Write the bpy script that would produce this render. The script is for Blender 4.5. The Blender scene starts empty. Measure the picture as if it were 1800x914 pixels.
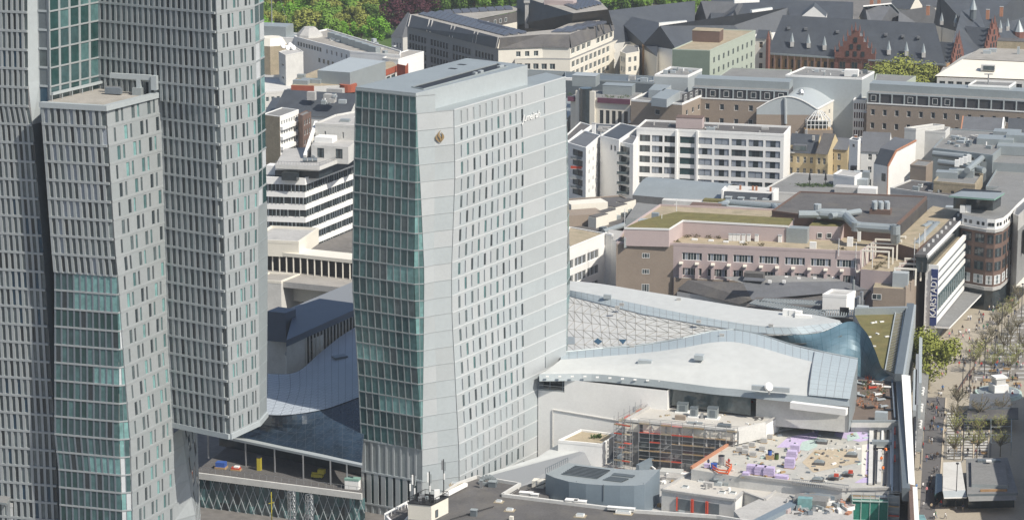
import bpy, math, random
from mathutils import Vector
R = random.Random(7)
S = bpy.context.scene
C = S.collection
# ---------------------------------------------------------------- camera
F, PX, PY, H, PT = 4900., 900., 457., 200., math.radians(13.3)
cd = bpy.data.cameras.new('camera'); cam = bpy.data.objects.new('camera', cd); C.objects.link(cam)
cam.location = (0, 0, H); cam.rotation_euler = (math.radians(90) - PT, 0, 0)
cd.sensor_width = 36; cd.lens = F / 1800 * 36; cd.clip_start = 1; cd.clip_end = 6000
S.camera = cam
# ---------------------------------------------------------------- sky and sun
SUN_EL, SUN_AZ = math.radians(47), math.radians(130)      # azimuth clockwise from +Y
w = bpy.data.worlds.new('World'); S.world = w; w.use_nodes = True
nt = w.node_tree; sky = nt.nodes.new('ShaderNodeTexSky'); sky.sky_type = 'NISHITA'; sky.sun_disc = False
sky.sun_elevation = SUN_EL; sky.sun_rotation = SUN_AZ; sky.altitude = 100; sky.air_density = 1.0; sky.dust_density = 1.5
nt.links.new(sky.outputs[0], nt.nodes['Background'].inputs[0]); nt.nodes['Background'].inputs[1].default_value = 0.108
sl = bpy.data.lights.new('sun', 'SUN'); sl.energy = 4.9; sl.angle = math.radians(0.53); sl.color = (1, .945, .85)
so = bpy.data.objects.new('sun', sl); C.objects.link(so)
sd = Vector((math.sin(SUN_AZ) * math.cos(SUN_EL), math.cos(SUN_AZ) * math.cos(SUN_EL), math.sin(SUN_EL)))
so.rotation_euler = sd.to_track_quat('Z', 'Y').to_euler(); so.location = (200, 300, 300)
S.view_settings.view_transform = 'Standard'; S.view_settings.look = 'None'; S.view_settings.gamma = 1
S.view_settings.exposure = 0.13
# ---------------------------------------------------------------- helpers: points measured against the photograph's perspective
cP, sP = math.cos(PT), math.sin(PT)
def ray(px, py):
    a = (px - PX) / F; b = (py - PY) / F
    return (a, cP - b * sP, -sP - b * cP)
def U(px, py, z=0):                       # ground-plan point at height z
    r = ray(px, py); t = (z - H) / r[2]; return Vector((r[0] * t, r[1] * t, z))
def DY(px, py, Y):                        # point at distance Y
    r = ray(px, py); t = Y / r[1]; return Vector((r[0] * t, Y, H + r[2] * t))
def XY(px, Y, z):                         # point at distance Y and height z
    d = Y * cP - (z - H) * sP; return Vector(((px - PX) / F * d, Y, z))
def pyof(Y, z): 
    zz = z - H; d = Y * cP - zz * sP; return PY - F * (Y * sP + zz * cP) / d
def corner(Y, pts):                       # tower corner: px as function of py at distance Y
    def f(z):
        py = pyof(Y, z); a = pts[0]
        if py <= a[0]: return XY(a[1], Y, z)
        for b in pts[1:]:
            if py <= b[0]: return XY(a[1] + (b[1] - a[1]) * (py - a[0]) / (b[0] - a[0]), Y, z)
            a = b
        return XY(a[1], Y, z)
    return f
# ---------------------------------------------------------------- materials
MATS = {}
def M(name, col, rough=.7, metal=0., var=.12, scale=.35, fine=2.5, bump=0., spec=.4, stain=0., stretch=(1, 1, 1), stcol=None):
    if name in MATS: return name
    m = bpy.data.materials.new(name); m.use_nodes = True; n = m.node_tree; p = n.nodes['Principled BSDF']
    p.inputs['Roughness'].default_value = rough; p.inputs['Metallic'].default_value = metal
    p.inputs['Specular IOR Level'].default_value = spec
    tc = n.nodes.new('ShaderNodeTexCoord'); mp = n.nodes.new('ShaderNodeMapping'); mp.inputs['Scale'].default_value = stretch
    n.links.new(tc.outputs['Object'], mp.inputs[0])
    if var > 0:
        a = n.nodes.new('ShaderNodeTexNoise'); a.inputs['Scale'].default_value = scale; a.inputs['Detail'].default_value = 6; a.inputs['Roughness'].default_value = .65
        b = n.nodes.new('ShaderNodeTexNoise'); b.inputs['Scale'].default_value = fine; b.inputs['Detail'].default_value = 3
        n.links.new(mp.outputs[0], a.inputs[0]); n.links.new(mp.outputs[0], b.inputs[0])
        ad = n.nodes.new('ShaderNodeMath'); ad.operation = 'ADD'; n.links.new(a.outputs[0], ad.inputs[0]); n.links.new(b.outputs[0], ad.inputs[1])
        mr = n.nodes.new('ShaderNodeMapRange'); mr.inputs[1].default_value = .65; mr.inputs[2].default_value = 1.35
        mr.inputs[3].default_value = 1 - var; mr.inputs[4].default_value = 1 + var
        n.links.new(ad.outputs[0], mr.inputs[0])
        mx = n.nodes.new('ShaderNodeVectorMath'); mx.operation = 'SCALE'; mx.inputs[0].default_value = col[:3]
        n.links.new(mr.outputs[0], mx.inputs['Scale']); out = mx.outputs[0]
        if stain > 0:
            c = n.nodes.new('ShaderNodeTexNoise'); c.inputs['Scale'].default_value = scale * .45; c.inputs['Detail'].default_value = 8; c.inputs['Roughness'].default_value = .7
            n.links.new(mp.outputs[0], c.inputs[0])
            r2 = n.nodes.new('ShaderNodeMapRange'); r2.inputs[1].default_value = .5; r2.inputs[2].default_value = .64; r2.inputs[4].default_value = stain
            n.links.new(c.outputs[0], r2.inputs[0])
            mi = n.nodes.new('ShaderNodeMix'); mi.data_type = 'RGBA'; n.links.new(r2.outputs[0], mi.inputs[0]); n.links.new(out, mi.inputs[6])
            mi.inputs[7].default_value = (*(stcol or [v * .45 for v in col[:3]]), 1); out = mi.outputs[2]
        n.links.new(out, p.inputs['Base Color'])
        if bump > 0:
            bu = n.nodes.new('ShaderNodeBump'); bu.inputs['Strength'].default_value = bump; bu.inputs['Distance'].default_value = .1
            n.links.new(b.outputs[0], bu.inputs['Height']); n.links.new(bu.outputs[0], p.inputs['Normal'])
    else: p.inputs['Base Color'].default_value = (*col[:3], 1)
    MATS[name] = m; return name
def add_lines(name, su, sv, wu, wv, col, diag=False, dx=0):   # joints of a panelled sheet, in the sheet's own metres (uv)
    m = MATS[name]; n = m.node_tree; p = n.nodes['Principled BSDF']
    uv = n.nodes.new('ShaderNodeUVMap'); sp = n.nodes.new('ShaderNodeSeparateXYZ'); n.links.new(uv.outputs[0], sp.inputs[0])
    def line(src, s, wd):
        a = n.nodes.new('ShaderNodeMath'); a.operation = 'DIVIDE'; a.inputs[1].default_value = s; n.links.new(src, a.inputs[0])
        f = n.nodes.new('ShaderNodeMath'); f.operation = 'FRACT'; n.links.new(a.outputs[0], f.inputs[0])
        l = n.nodes.new('ShaderNodeMath'); l.operation = 'LESS_THAN'; l.inputs[1].default_value = wd / s; n.links.new(f.outputs[0], l.inputs[0]); return l.outputs[0]
    outs = []
    if su: outs.append(line(sp.outputs[0], su, wu))
    if sv: outs.append(line(sp.outputs[1], sv, wv))
    if diag:
        a = n.nodes.new('ShaderNodeMath'); a.operation = 'ADD'; n.links.new(sp.outputs[0], a.inputs[0])
        b = n.nodes.new('ShaderNodeMath'); b.operation = 'MULTIPLY'; b.inputs[1].default_value = su / sv; n.links.new(sp.outputs[1], b.inputs[0])
        n.links.new(b.outputs[0], a.inputs[1]); outs.append(line(a.outputs[0], su, wu * 1.3))
    o = outs[0]
    for q in outs[1:]:
        mx = n.nodes.new('ShaderNodeMath'); mx.operation = 'MAXIMUM'; n.links.new(o, mx.inputs[0]); n.links.new(q, mx.inputs[1]); o = mx.outputs[0]
    mi = n.nodes.new('ShaderNodeMix'); mi.data_type = 'RGBA'; n.links.new(o, mi.inputs[0])
    l = p.inputs['Base Color'].links
    if l: n.links.new(l[0].from_socket, mi.inputs[6])
    else: mi.inputs[6].default_value = p.inputs['Base Color'].default_value
    mi.inputs[7].default_value = (*col, 1); n.links.new(mi.outputs[2], p.inputs['Base Color'])
def G(name, col, rough=.06, spec=.8, var=.35): return M(name, col, rough, 0, var, .12, .9, .25, spec=spec)
G('glass_dark', (.03, .04, .045)); G('glass_mid', (.09, .115, .12)); G('glass_teal', (.075, .15, .15), .08); G('glass_teal_dark', (.045, .088, .092), .08); G('glass_fin', (.07, .09, .095), .08); G('glass_fin_light', (.15, .18, .185), .1)  # fin glass: sky reflection put into the paler base colours
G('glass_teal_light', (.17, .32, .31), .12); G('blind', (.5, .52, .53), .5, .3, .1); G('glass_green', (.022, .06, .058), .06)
G('glass_blue', (.03, .075, .115), .1, .6); M('blind_grey', (.27, .30, .34), .6)
M('alu', (.385, .41, .415), .42, .25, .07, .2, 1.5); M('alu_white', (.405, .44, .45), .45, .1, .05, .15, 1.2); M('alu_white_2', (.40, .425, .43), .45, .1, .05); M('alu_white_3', (.45, .47, .475), .42, .1, .05); M('alu_2', (.355, .385, .39), .45, .25, .06); M('alu_dark', (.2, .23, .26), .45, .3)
M('white', (.80, .79, .76), .7, 0, .05, .2, 1.5, stain=.12, stcol=(.5, .49, .46)); M('cream', (.72, .68, .59), .8, 0, .06, .2, stain=.15, stcol=(.5, .46, .4)); M('concrete', (.42, .41, .39), .85, 0, .15, stain=.25)
M('light_concrete', (.58, .57, .54), .85, 0, .1, stain=.25, stcol=(.36, .35, .32)); M('gravel', (.33, .31, .28), .95, 0, .22, .3, 3.5, .3, stain=.4, stcol=(.2, .19, .16))
M('felt', (.105, .10, .098), .9, 0, .3, .2, 2, .1, stain=.4, stcol=(.17, .155, .13)); M('felt_light', (.21, .21, .205), .9, 0, .2, .2, 2, stain=.35, stcol=(.13, .125, .12)); M('slate', (.062, .07, .082), .55, 0, .25, .25, 3, .2, stain=.25, stcol=(.1, .11, .115))
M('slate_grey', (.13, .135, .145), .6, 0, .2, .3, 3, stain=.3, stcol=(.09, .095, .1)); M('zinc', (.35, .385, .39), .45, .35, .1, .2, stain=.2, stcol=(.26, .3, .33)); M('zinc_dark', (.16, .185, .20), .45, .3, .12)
M('moss', (.15, .135, .05), .95, 0, .35, .35, 3, .4, stain=.5, stcol=(.2, .15, .06)); M('dirt', (.36, .30, .21), .95, 0, .25, .4, 3, .2, stain=.4, stcol=(.2, .19, .12))
M('pink', (.47, .385, .37), .8, 0, .06, .2, stain=.12); M('brown_tile', (.285, .232, .185), .8, 0, .1, .3, 2.2, stain=.1); M('brick_red', (.33, .085, .045), .8, 0, .15, .5, 4)
M('brown', (.15, .098, .078), .7, 0, .15); M('sandstone_red', (.19, .085, .065), .85, 0, .25, .6, 3, .3); M('sandstone', (.33, .20, .10), .85, 0, .25, .5, 3)
M('yellow', (.52, .42, .25), .8, 0, .1, .4); M('green_tile', (.39, .43, .36), .7, 0, .08); M('green_wall', (.16, .2, .16), .7, 0, .1); M('black', (.02, .02, .022), .5, 0, .1)
M('frame_white', (.75, .75, .73), .5, 0, 0); M('frame_dark', (.06, .06, .065), .5, 0, 0); M('steel', (.45, .46, .47), .35, .7, .1); M('bluepaint', (.03, .05, .16), .5, 0, .1)
M('paving', (.36, .32, .255), .9, 0, .12, .12, 1.5, stain=.2, stcol=(.32, .28, .22)); M('asphalt', (.085, .083, .085), .9, 0, .15, .3); M('city_ground', (.16, .15, .14), .9, 0, .3, .05, .5)
M('grass', (.07, .12, .03), .95, 0, .3, .2); M('copper_green', (.2, .33, .28), .7, 0, .1); M('terracotta', (.42, .2, .12), .85, 0, .2); M('wood', (.35, .24, .13), .8, 0, .25, 1, 6)
M('orange', (.75, .14, .04), .7, 0, .1); M('redpaint', (.5, .07, .04), .6, 0, .15); M('violet', (.50, .42, .60), .8, 0, .12, .5, 2); M('blue', (.04, .1, .35), .5, 0, .1)
M('purple_trim', (.13, .05, .08), .6, 0, .1); M('solar', (.11, .12, .145), .3, .2, .15); M('plant', (.06, .1, .03), .9, 0, .4, 1, 5); M('rust', (.3, .13, .06), .9, 0, .3)
# ---------------------------------------------------------------- mesh builder
SPLIT = {'vent': 1, 'hatch': 1, 'roof_light': 1, 'canopy_post': 1, 'column': 1, 'pilaster': 1, 'bracket': 2, 'roof_vent': 1, 'floodlight': 1, 'flagpole': 1, 'roof_hatch': 1, 'white_band': 1, 'rib': 1, 'quoin': 1, 'spandrel_band': 1, 'cooling_drum': 1, 'prop': 1, 'sheeted_opening': 1, 'banner': 1, 'pier': 1, 'red_panel': 1, 'funnel': 1, 'frame_leg': 1}
def root_of(o):
    while o.parent: o = o.parent
    return o
class MB:
    def __init__(s): s.v = []; s.f = []; s.m = []; s.uv = []; s.mats = []; s.smooth = False; s.hasuv = False; s.pc = []; s.np = 0; s.dp = 0
    def mi(s, m):
        if m not in s.mats: s.mats.append(m)
        return s.mats.index(m)
    def poly(s, pts, m, uv=None):
        b = len(s.v); s.v += [tuple(p) for p in pts]; s.f.append(tuple(range(b, b + len(pts)))); s.m.append(s.mi(m))
        s.uv.append(uv or [(0.5, .5)] * len(pts)); s.hasuv |= uv is not None; s.pc.append(s.np)
    def hexa(s, q, m, skip=()):            # q: 8 points, 4 bottom + 4 top (same winding)
        s.np += 1
        for i, f in enumerate(((3, 2, 1, 0), (4, 5, 6, 7), (0, 1, 5, 4), (1, 2, 6, 5), (2, 3, 7, 6), (3, 0, 4, 7))):
            if i not in skip: s.poly([q[k] for k in f], m)
    def box(s, c, size, m, rz=0):          # c = centre of the base
        cx, cy, cz = c; a, b, h = size; ca, sa = math.cos(rz), math.sin(rz)
        P = [(cx + x * ca - y * sa, cy + x * sa + y * ca) for x, y in ((-a / 2, -b / 2), (a / 2, -b / 2), (a / 2, b / 2), (-a / 2, b / 2))]
        s.hexa([(x, y, cz) for x, y in P] + [(x, y, cz + h) for x, y in P], m)
    def prism(s, pts, z0, z1, m, mt=None, bottom=False):
        s.np += 1; n = len(pts); P = [(p[0], p[1]) for p in pts]
        if sum(P[i][0] * P[(i + 1) % n][1] - P[(i + 1) % n][0] * P[i][1] for i in range(n)) < 0: P = P[::-1]
        for i in range(n):
            a, b = P[i], P[(i + 1) % n]; s.poly([(*a, z0), (*b, z0), (*b, z1), (*a, z1)], m)
        s.poly([(*p, z1) for p in P], mt or m)
        if bottom: s.poly([(*p, z0) for p in P[::-1]], m)
    def bar(s, a, b, wd, m, hd=None):      # square bar between two points
        a = Vector(a); b = Vector(b); d = (b - a)
        if d.length < 1e-6: return
        d.normalize(); up = Vector((0, 0, 1)) if abs(d.z) < .95 else Vector((1, 0, 0))
        x = d.cross(up).normalized() * wd / 2; y = x.cross(d).normalized() * (hd or wd) / 2
        s.hexa([a - x - y, a + x - y, a + x + y, a - x + y, b - x - y, b + x - y, b + x + y, b - x + y], m)
    def tube(s, a, b, r, m, n=8, r2=None, caps=True):
        s.np += 1; a = Vector(a); b = Vector(b); d = (b - a).normalized(); up = Vector((0, 0, 1)) if abs(d.z) < .95 else Vector((1, 0, 0))
        x = d.cross(up).normalized(); y = x.cross(d); r2 = r if r2 is None else r2
        A = [a + (x * math.cos(t) + y * math.sin(t)) * r for t in [i * 2 * math.pi / n for i in range(n)]]
        B = [b + (x * math.cos(t) + y * math.sin(t)) * r2 for t in [i * 2 * math.pi / n for i in range(n)]]
        for i in range(n): j = (i + 1) % n; s.poly([A[i], A[j], B[j], B[i]], m)
        if caps: s.poly(A[::-1], m); s.poly(B, m)
    def build(s, name, parent=None, local=False, mods=None):
        k = SPLIT.get(name)
        if k and s.pc and len(s.pc) == len(s.f):
            ids = sorted(set(s.pc))
            if k < len(ids) <= 100 * k:
                for j in range(0, len(ids), k):
                    grp = set(ids[j:j + k]); o_ = MB(); o_.smooth = s.smooth
                    for f, m, c in zip(s.f, s.m, s.pc):
                        if c in grp: o_.poly([s.v[i] for i in f], s.mats[m])
                    o_.pc = []; r_ = o_.build(name, parent, local)
                return r_
        v = s.v
        if parent is not None and not local:
            r = root_of(parent); L = r.location; a = -r.rotation_euler.z; ca, sa = math.cos(a), math.sin(a)
            v = [((x - L.x) * ca - (y - L.y) * sa, (x - L.x) * sa + (y - L.y) * ca, z - L.z) for x, y, z in v]
        me = bpy.data.meshes.new(name); me.from_pydata(v, [], s.f)
        for m in s.mats: me.materials.append(MATS[m])
        me.polygons.foreach_set('material_index', s.m)
        if s.smooth: me.polygons.foreach_set('use_smooth', [True] * len(s.f))
        if s.hasuv:
            l = me.uv_layers.new(name='UVMap'); l.data.foreach_set('uv', [c for f in s.uv for q in f for c in q])
        me.update(); o = bpy.data.objects.new(name, me); C.objects.link(o)
        if parent is not None: o.parent = parent
        return o
def tag(o, label=None, cat=None, group=None, kind=None):
    if label: o['label'] = label
    if cat: o['category'] = cat
    if group: o['group'] = group
    if kind: o['kind'] = kind
    return o
def thing(name, label, cat, loc=(0, 0, 0), rz=0, group=None):
    o = bpy.data.objects.new(name, None); C.objects.link(o); o.location = loc; o.rotation_euler = (0, 0, rz); o.empty_display_size = .5
    return tag(o, label, cat, group)
def copy_tree(o, parent=None):
    c = o.copy(); C.objects.link(c); c.parent = parent
    for ch in KIDS.get(o.name, [x for x in o.children]): copy_tree(ch, c)
    return c
KIDS = {}
def dup(proto, loc, rz, label=None, group=None, s=1):
    if proto.name not in KIDS: KIDS[proto.name] = list(proto.children)
    for k in KIDS[proto.name]:
        if k.name not in KIDS: KIDS[k.name] = list(k.children)
    if not proto.get('used'): o = proto; o['used'] = 1
    else: o = copy_tree(proto)
    o.location = loc; o.rotation_euler = (0, 0, rz); o.scale = (s, s, s) if not isinstance(s, tuple) else s
    if label: o['label'] = label
    if group: o['group'] = group
    return o
# ---------------------------------------------------------------- windows
WP = {}
def window_mb(wd, h, st):                  # local: x along wall, z up, -y outwards; st=(frame, glass, mullions, transoms)
    fr, gl, nm, ntr = st[:4]; b = MB(); t = min(.12, wd * .09)
    x0, x1 = -wd / 2, wd / 2
    for (a, c) in (((x0, 0), (x1, t)), ((x0, h - t), (x1, h)), ((x0, t), (x0 + t, h - t)), ((x1 - t, t), (x1, h - t))):
        b.hexa([(a[0], -.06, a[1]), (c[0], -.06, a[1]), (c[0], .02, a[1]), (a[0], .02, a[1]), (a[0], -.06, c[1]), (c[0], -.06, c[1]), (c[0], .02, c[1]), (a[0], .02, c[1])], fr)
    for i in range(nm):
        x = x0 + (i + 1) * wd / (nm + 1); b.box((x, -.02, t), (t * .8, .07, h - 2 * t), fr)
    for i in range(ntr):
        z = (i + 1) * h / (ntr + 1); b.box((0, -.02, z - t * .4), (wd - 2 * t, .066, t * .8), fr)
    g = MB(); n = nm + 1
    for i in range(n):
        xa, xb = x0 + i * wd / n, x0 + (i + 1) * wd / n
        gg = gl[(i * 7 + int(wd * 10)) % len(gl)] if isinstance(gl, (list, tuple)) else gl
        g.poly([(xa, 0, 0), (xb, 0, 0), (xb, 0, h), (xa, 0, h)], gg)
    return b, g
BLD_W = {}
def put_window(th, A, B, u, z, wd, h, st, inset):   # registers a window on wall A->B (left to right seen from outside)
    d = Vector((B.x - A.x, B.y - A.y, 0)); a = math.atan2(d.y, d.x); p = A.lerp(B, u); nrm = Vector((math.sin(a), -math.cos(a), 0))
    BLD_W.setdefault(th.name, (th, []))[1].append((Vector((p.x, p.y, z)) - nrm * inset, a, round(wd, 1), round(h, 1), st))
def flush_windows(maxn=100):
    for th, L in BLD_W.values():
        r = th; L.sort(key=lambda q: q[0].length); rest = MB(); ri = r.rotation_euler.z
        for i, (p, a, wd, h, st) in enumerate(L):
            key = (wd, h, st)
            if i < maxn:
                if key not in WP:
                    b, g = window_mb(wd, h, st); pane = wd * h > 2.2
                    if not pane:
                        for f, m in zip(g.f, g.m): b.poly([g.v[k] for k in f], g.mats[m])
                    o = b.build('window', r, local=True)
                    WP[key] = (o, g.build('pane', o, local=True) if pane else None)
                else:
                    so_, sg = WP[key]; o = so_.copy(); C.objects.link(o); o.parent = r
                    if sg: g2 = sg.copy(); C.objects.link(g2); g2.parent = o
                q = p - r.location; ca, sa = math.cos(-ri), math.sin(-ri)
                o.location = (q.x * ca - q.y * sa, q.x * sa + q.y * ca, q.z); o.rotation_euler = (0, 0, a - ri)
            else:
                b, g = window_mb(wd, h, st); ca, sa = math.cos(a), math.sin(a)
                for src in (b, g):
                    for f, m in zip(src.f, src.m):
                        rest.poly([(p.x + src.v[k][0] * ca - src.v[k][1] * sa, p.y + src.v[k][0] * sa + src.v[k][1] * ca, p.z + src.v[k][2]) for k in f], src.mats[m])
        if rest.f: tag(rest.build('window', r), kind='stuff')
    BLD_W.clear()
def wall_holes(b, A, B, z0, z1, rows, m, dep=.25):  # A->B left to right seen from outside; rows [(zb,zt,[(u0,u1)])]
    d = Vector((B.x - A.x, B.y - A.y, 0)); n = Vector((d.y, -d.x, 0)).normalized() * -dep
    def P(u, z, i=0): return (A.x + (B.x - A.x) * u + n.x * i, A.y + (B.y - A.y) * u + n.y * i, z)
    z = z0
    for zb, zt, us in sorted(rows):
        if zb > z: b.poly([P(0, z), P(1, z), P(1, zb), P(0, zb)], m)
        u = 0
        for a, c in sorted(us):
            if a > u: b.poly([P(u, zb), P(a, zb), P(a, zt), P(u, zt)], m)
            b.poly([P(a, zb), P(a, zb, 1), P(a, zt, 1), P(a, zt)], m); b.poly([P(c, zb, 1), P(c, zb), P(c, zt), P(c, zt, 1)], m)
            b.poly([P(a, zb), P(c, zb), P(c, zb, 1), P(a, zb, 1)], m); b.poly([P(a, zt, 1), P(c, zt, 1), P(c, zt), P(a, zt)], m)
            u = c
        if u < 1: b.poly([P(u, zb), P(1, zb), P(1, zt), P(u, zt)], m)
        z = zt
    if z < z1: b.poly([P(0, z), P(1, z), P(1, z1), P(0, z1)], m)
def rowspec(A, B, ztop, spec):
    """spec: (top, h, pitch, rows, n, u0, u1, frac, style) -> list of rows"""
    top, h, pitch, rows, n, u0, u1, frac, st = spec; out = []
    for k in range(rows):
        zt = ztop - top - k * pitch; us = []
        for i in range(n):
            a = u0 + (u1 - u0) * (i + (1 - frac) / 2) / n; us.append((a, a + (u1 - u0) * frac / n))
        out.append((zt - h, zt, us, st))
    return out
def pick(st, rnd=R):
    return st if not isinstance(st, list) else rnd.choice(st)
def P3(pts, z): return [U(p[0], p[1], p[2] if len(p) > 2 else z) if not isinstance(p, Vector) else p for p in pts]
def bld(name, label, cat, pts, z, wall='white', roof='felt', z0=0, par=.5, parm=None, win=None, group=None, parent=None, edges=None, inset=.25, pw=.35, bands=None):
    """flat-roofed block: pts = roof corners; win: {edge index: [rowspec,...]}"""
    P = P3(pts, z); n = len(P); c = sum(P, Vector()) / n
    area = sum(P[i].x * P[(i + 1) % n].y - P[(i + 1) % n].x * P[i].y for i in range(n))
    t = parent or thing(name, label, cat, (c.x, c.y, z0), 0, group)
    wb = MB(); win = win or {}
    for i in range(n):
        A, B = P[i], P[(i + 1) % n]
        if area < 0: A, B = B, A
        rows = []
        for sp in win.get(i, []):
            if area < 0: sp = sp[:5] + (1 - sp[6], 1 - sp[5]) + sp[7:]
            rows += rowspec(A, B, z, sp)
        rows.sort(key=lambda r: r[0])
        L = (B - A).length; mg = {}
        for zb, zt, us, st in rows: mg.setdefault((round(zb, 2), round(zt, 2)), []).extend(us)
        for zb, zt, us, st in rows:
            for a, e in us: put_window(t, A, B, (a + e) / 2, zb, (e - a) * L, zt - zb, pick(st), inset)
        wall_holes(wb, A, B, z0, z, [(k[0], k[1], v) for k, v in mg.items()], wall, inset)
    wo = wb.build('wall', t)
    rb = MB(); Q = P if area > 0 else P[::-1]
    rb.poly([(p.x, p.y, z - (.02 if par else 0)) for p in Q], roof)
    ro = rb.build('roof', t)
    if par:
        pb = MB()
        for i in range(n):
            A, B = Q[i], Q[(i + 1) % n]; d = (B - A).normalized(); inn = Vector((-d.y, d.x, 0)) * pw; o = inn * -.15
            A2, B2 = A + d * .0, B
            q = [A2 + o - d * .05, B2 + o + d * .05, B2 + inn - d * pw * .9, A2 + inn + d * pw * .9]
            e = .004 * i
            pb.hexa([(p.x, p.y, z - .25 - e) for p in q] + [(p.x, p.y, z + par + e) for p in q], parm or wall)
        pb.build('parapet', ro)
    t['ztop'] = z; t['_'] = 0; del t['_']
    del t['ztop']
    return t, P, ro
def rbox(parent, name, px, py, z, size, m, rz=None, mt=None):   # a unit standing on a roof, base centre seen at px,py on height z
    p = U(px, py, z); b = MB(); rz = RZ if rz is None else rz; b.box(p, size, m, rz)
    if mt: b.box((p.x, p.y, p.z + size[2]), (size[0] + .2, size[1] + .2, .12), mt, rz)
    return b.build(name, parent)
RZ = math.radians(-15)
def loft(b, rails, m, n=24, vs=1, closed=False, uvscale=1., sub=1):
    """rails: list of polylines (Vectors); resampled and skinned, uv in metres"""
    def res(pl, n):
        # Catmull-Rom along the rail
        k = len(pl) - 1; out = []
        for i in range(n + 1):
            t = i * k / n; j = min(int(t), k - 1); f = t - j
            p0, p1, p2, p3 = pl[max(j - 1, 0)], pl[j], pl[j + 1], pl[min(j + 2, k)]
            out.append(.5 * ((2 * p1) + (p2 - p0) * f + (2 * p0 - 5 * p1 + 4 * p2 - p3) * f * f + (3 * p1 - p0 - 3 * p2 + p3) * f ** 3))
        return out
    g = [res(r, n) for r in rails]
    cols = [res([g[j][i] for j in range(len(g))], vs * (len(g) - 1)) for i in range(n + 1)]
    nv = vs * (len(g) - 1); uu = [0]
    mid = nv // 2
    for i in range(n): uu.append(uu[-1] + (cols[i + 1][mid] - cols[i][mid]).length)
    for i in range(n):
        v = 0
        for j in range(nv):
            dv = (cols[i][j + 1] - cols[i][j]).length * .5 + (cols[i + 1][j + 1] - cols[i + 1][j]).length * .5
            b.poly([cols[i][j], cols[i + 1][j], cols[i + 1][j + 1], cols[i][j + 1]], m, [(uu[i], v), (uu[i + 1], v), (uu[i + 1], v + dv), (uu[i], v + dv)])
            v += dv
    b.smooth = True
    return cols
# ================================================================ ground
def sheet(name, pts, z, m):
    b = MB(); P = [U(p[0], p[1], z) if not isinstance(p, Vector) else Vector((p.x, p.y, z)) for p in pts]
    if sum(P[i].x * P[(i + 1) % len(P)].y - P[(i + 1) % len(P)].x * P[i].y for i in range(len(P))) < 0: P = P[::-1]
    b.poly(P, m); return tag(b.build(name), kind='structure')
b = MB(); b.poly([(-780, -40, -.02), (780, -40, -.02), (780, 2280, -.02), (-780, 2280, -.02)], 'city_ground'); tag(b.build('ground'), kind='structure')
# ================================================================ facades of the towers
RT = random.Random(21)
def grid_face(wb, glist, PL, PR, zs, bays, mp='alu', mg=('glass_dark',), dep=.35, belt=.45, gv=(0, 1), mbelt=None):
    tones = {'alu': ('alu', 'alu', 'alu', 'alu_2'), 'alu_white': ('alu_white', 'alu_white', 'alu_white_3', 'alu_white_2')}.get(mp, (mp,)); mp0 = mp; mbelt = mbelt or mp
    for k in range(len(zs) - 1):
        za, zb = zs[k], zs[k + 1]
        La, Lb, Ra, Rb = PL(za), PL(zb), PR(za), PR(zb)
        n = (Ra - La).cross(Lb - La).normalized()
        def P(u, v, o=0): return La.lerp(Ra, u).lerp(Lb.lerp(Rb, u), v) + n * o
        hb = belt / (zb - za)
        for u0, u1, kd in bays(k):
            mp = RT.choice(tones)
            if kd == 'p':
                q = [P(u0, 0), P(u1, 0), P(u1, 1), P(u0, 1)]; f = [P(u0, 0, dep), P(u1, 0, dep), P(u1, 1, dep), P(u0, 1, dep)]
                wb.poly(f, mp); wb.poly([q[0], f[0], f[3], q[3]], mp); wb.poly([f[1], q[1], q[2], f[2]], mp)
            elif kd == 'r':
                wb.poly([P(u0, 0), P(u1, 0), P(u1, 1), P(u0, 1)], mp)
            else:
                g = R.choice(mg) if kd == 'g' else kd
                va, vb = max(gv[0], hb * .5), min(gv[1], 1 - hb * .5)
                if gv[0] > 0: wb.poly([P(u0, 0, dep), P(u1, 0, dep), P(u1, va, dep), P(u0, va, dep)], mp); wb.poly([P(u0, va, dep), P(u1, va, dep), P(u1, va), P(u0, va)], mp)
                if gv[1] < 1: wb.poly([P(u0, vb, dep), P(u1, vb, dep), P(u1, 1, dep), P(u0, 1, dep)], mp); wb.poly([P(u0, vb), P(u1, vb), P(u1, vb, dep), P(u0, vb, dep)], mp)
                glist.append(([P(u0, va, .02), P(u1, va, .02), P(u1, vb, .02), P(u0, vb, .02)], g, (P(.5, .5)).length))
        # belt round the top of the floor
        d = dep + .06; v0, v1 = 1 - hb * .5, 1 + hb * .5
        q = [P(0, v0), P(1, v0), P(1, v0, d), P(0, v0, d), P(0, v1), P(1, v1), P(1, v1, d), P(0, v1, d)]
        wb.hexa([q[3], q[2], q[1], q[0], q[7], q[6], q[5], q[4]], mbelt or mp)
def emit_glass(glist, parent, name='window', maxn=100):
    glist.sort(key=lambda g: g[2]); rest = MB()
    for i, (q, m, _) in enumerate(glist):
        if i < maxn: b = MB(); b.poly(q, m); b.build(name, parent)
        else: rest.poly(q, m)
    if rest.f: tag(rest.build(name, parent), kind='stuff')
def alt(n, frac=.6, jit=0.):             # regular bays: pier, glass, pier ...
    L = []
    for i in range(n):
        a = i / n; L.append((a, a + (1 - frac) / n, 'p')); L.append((a + (1 - frac) / n, a + 1 / n, 'g'))
    return lambda k: L
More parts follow.
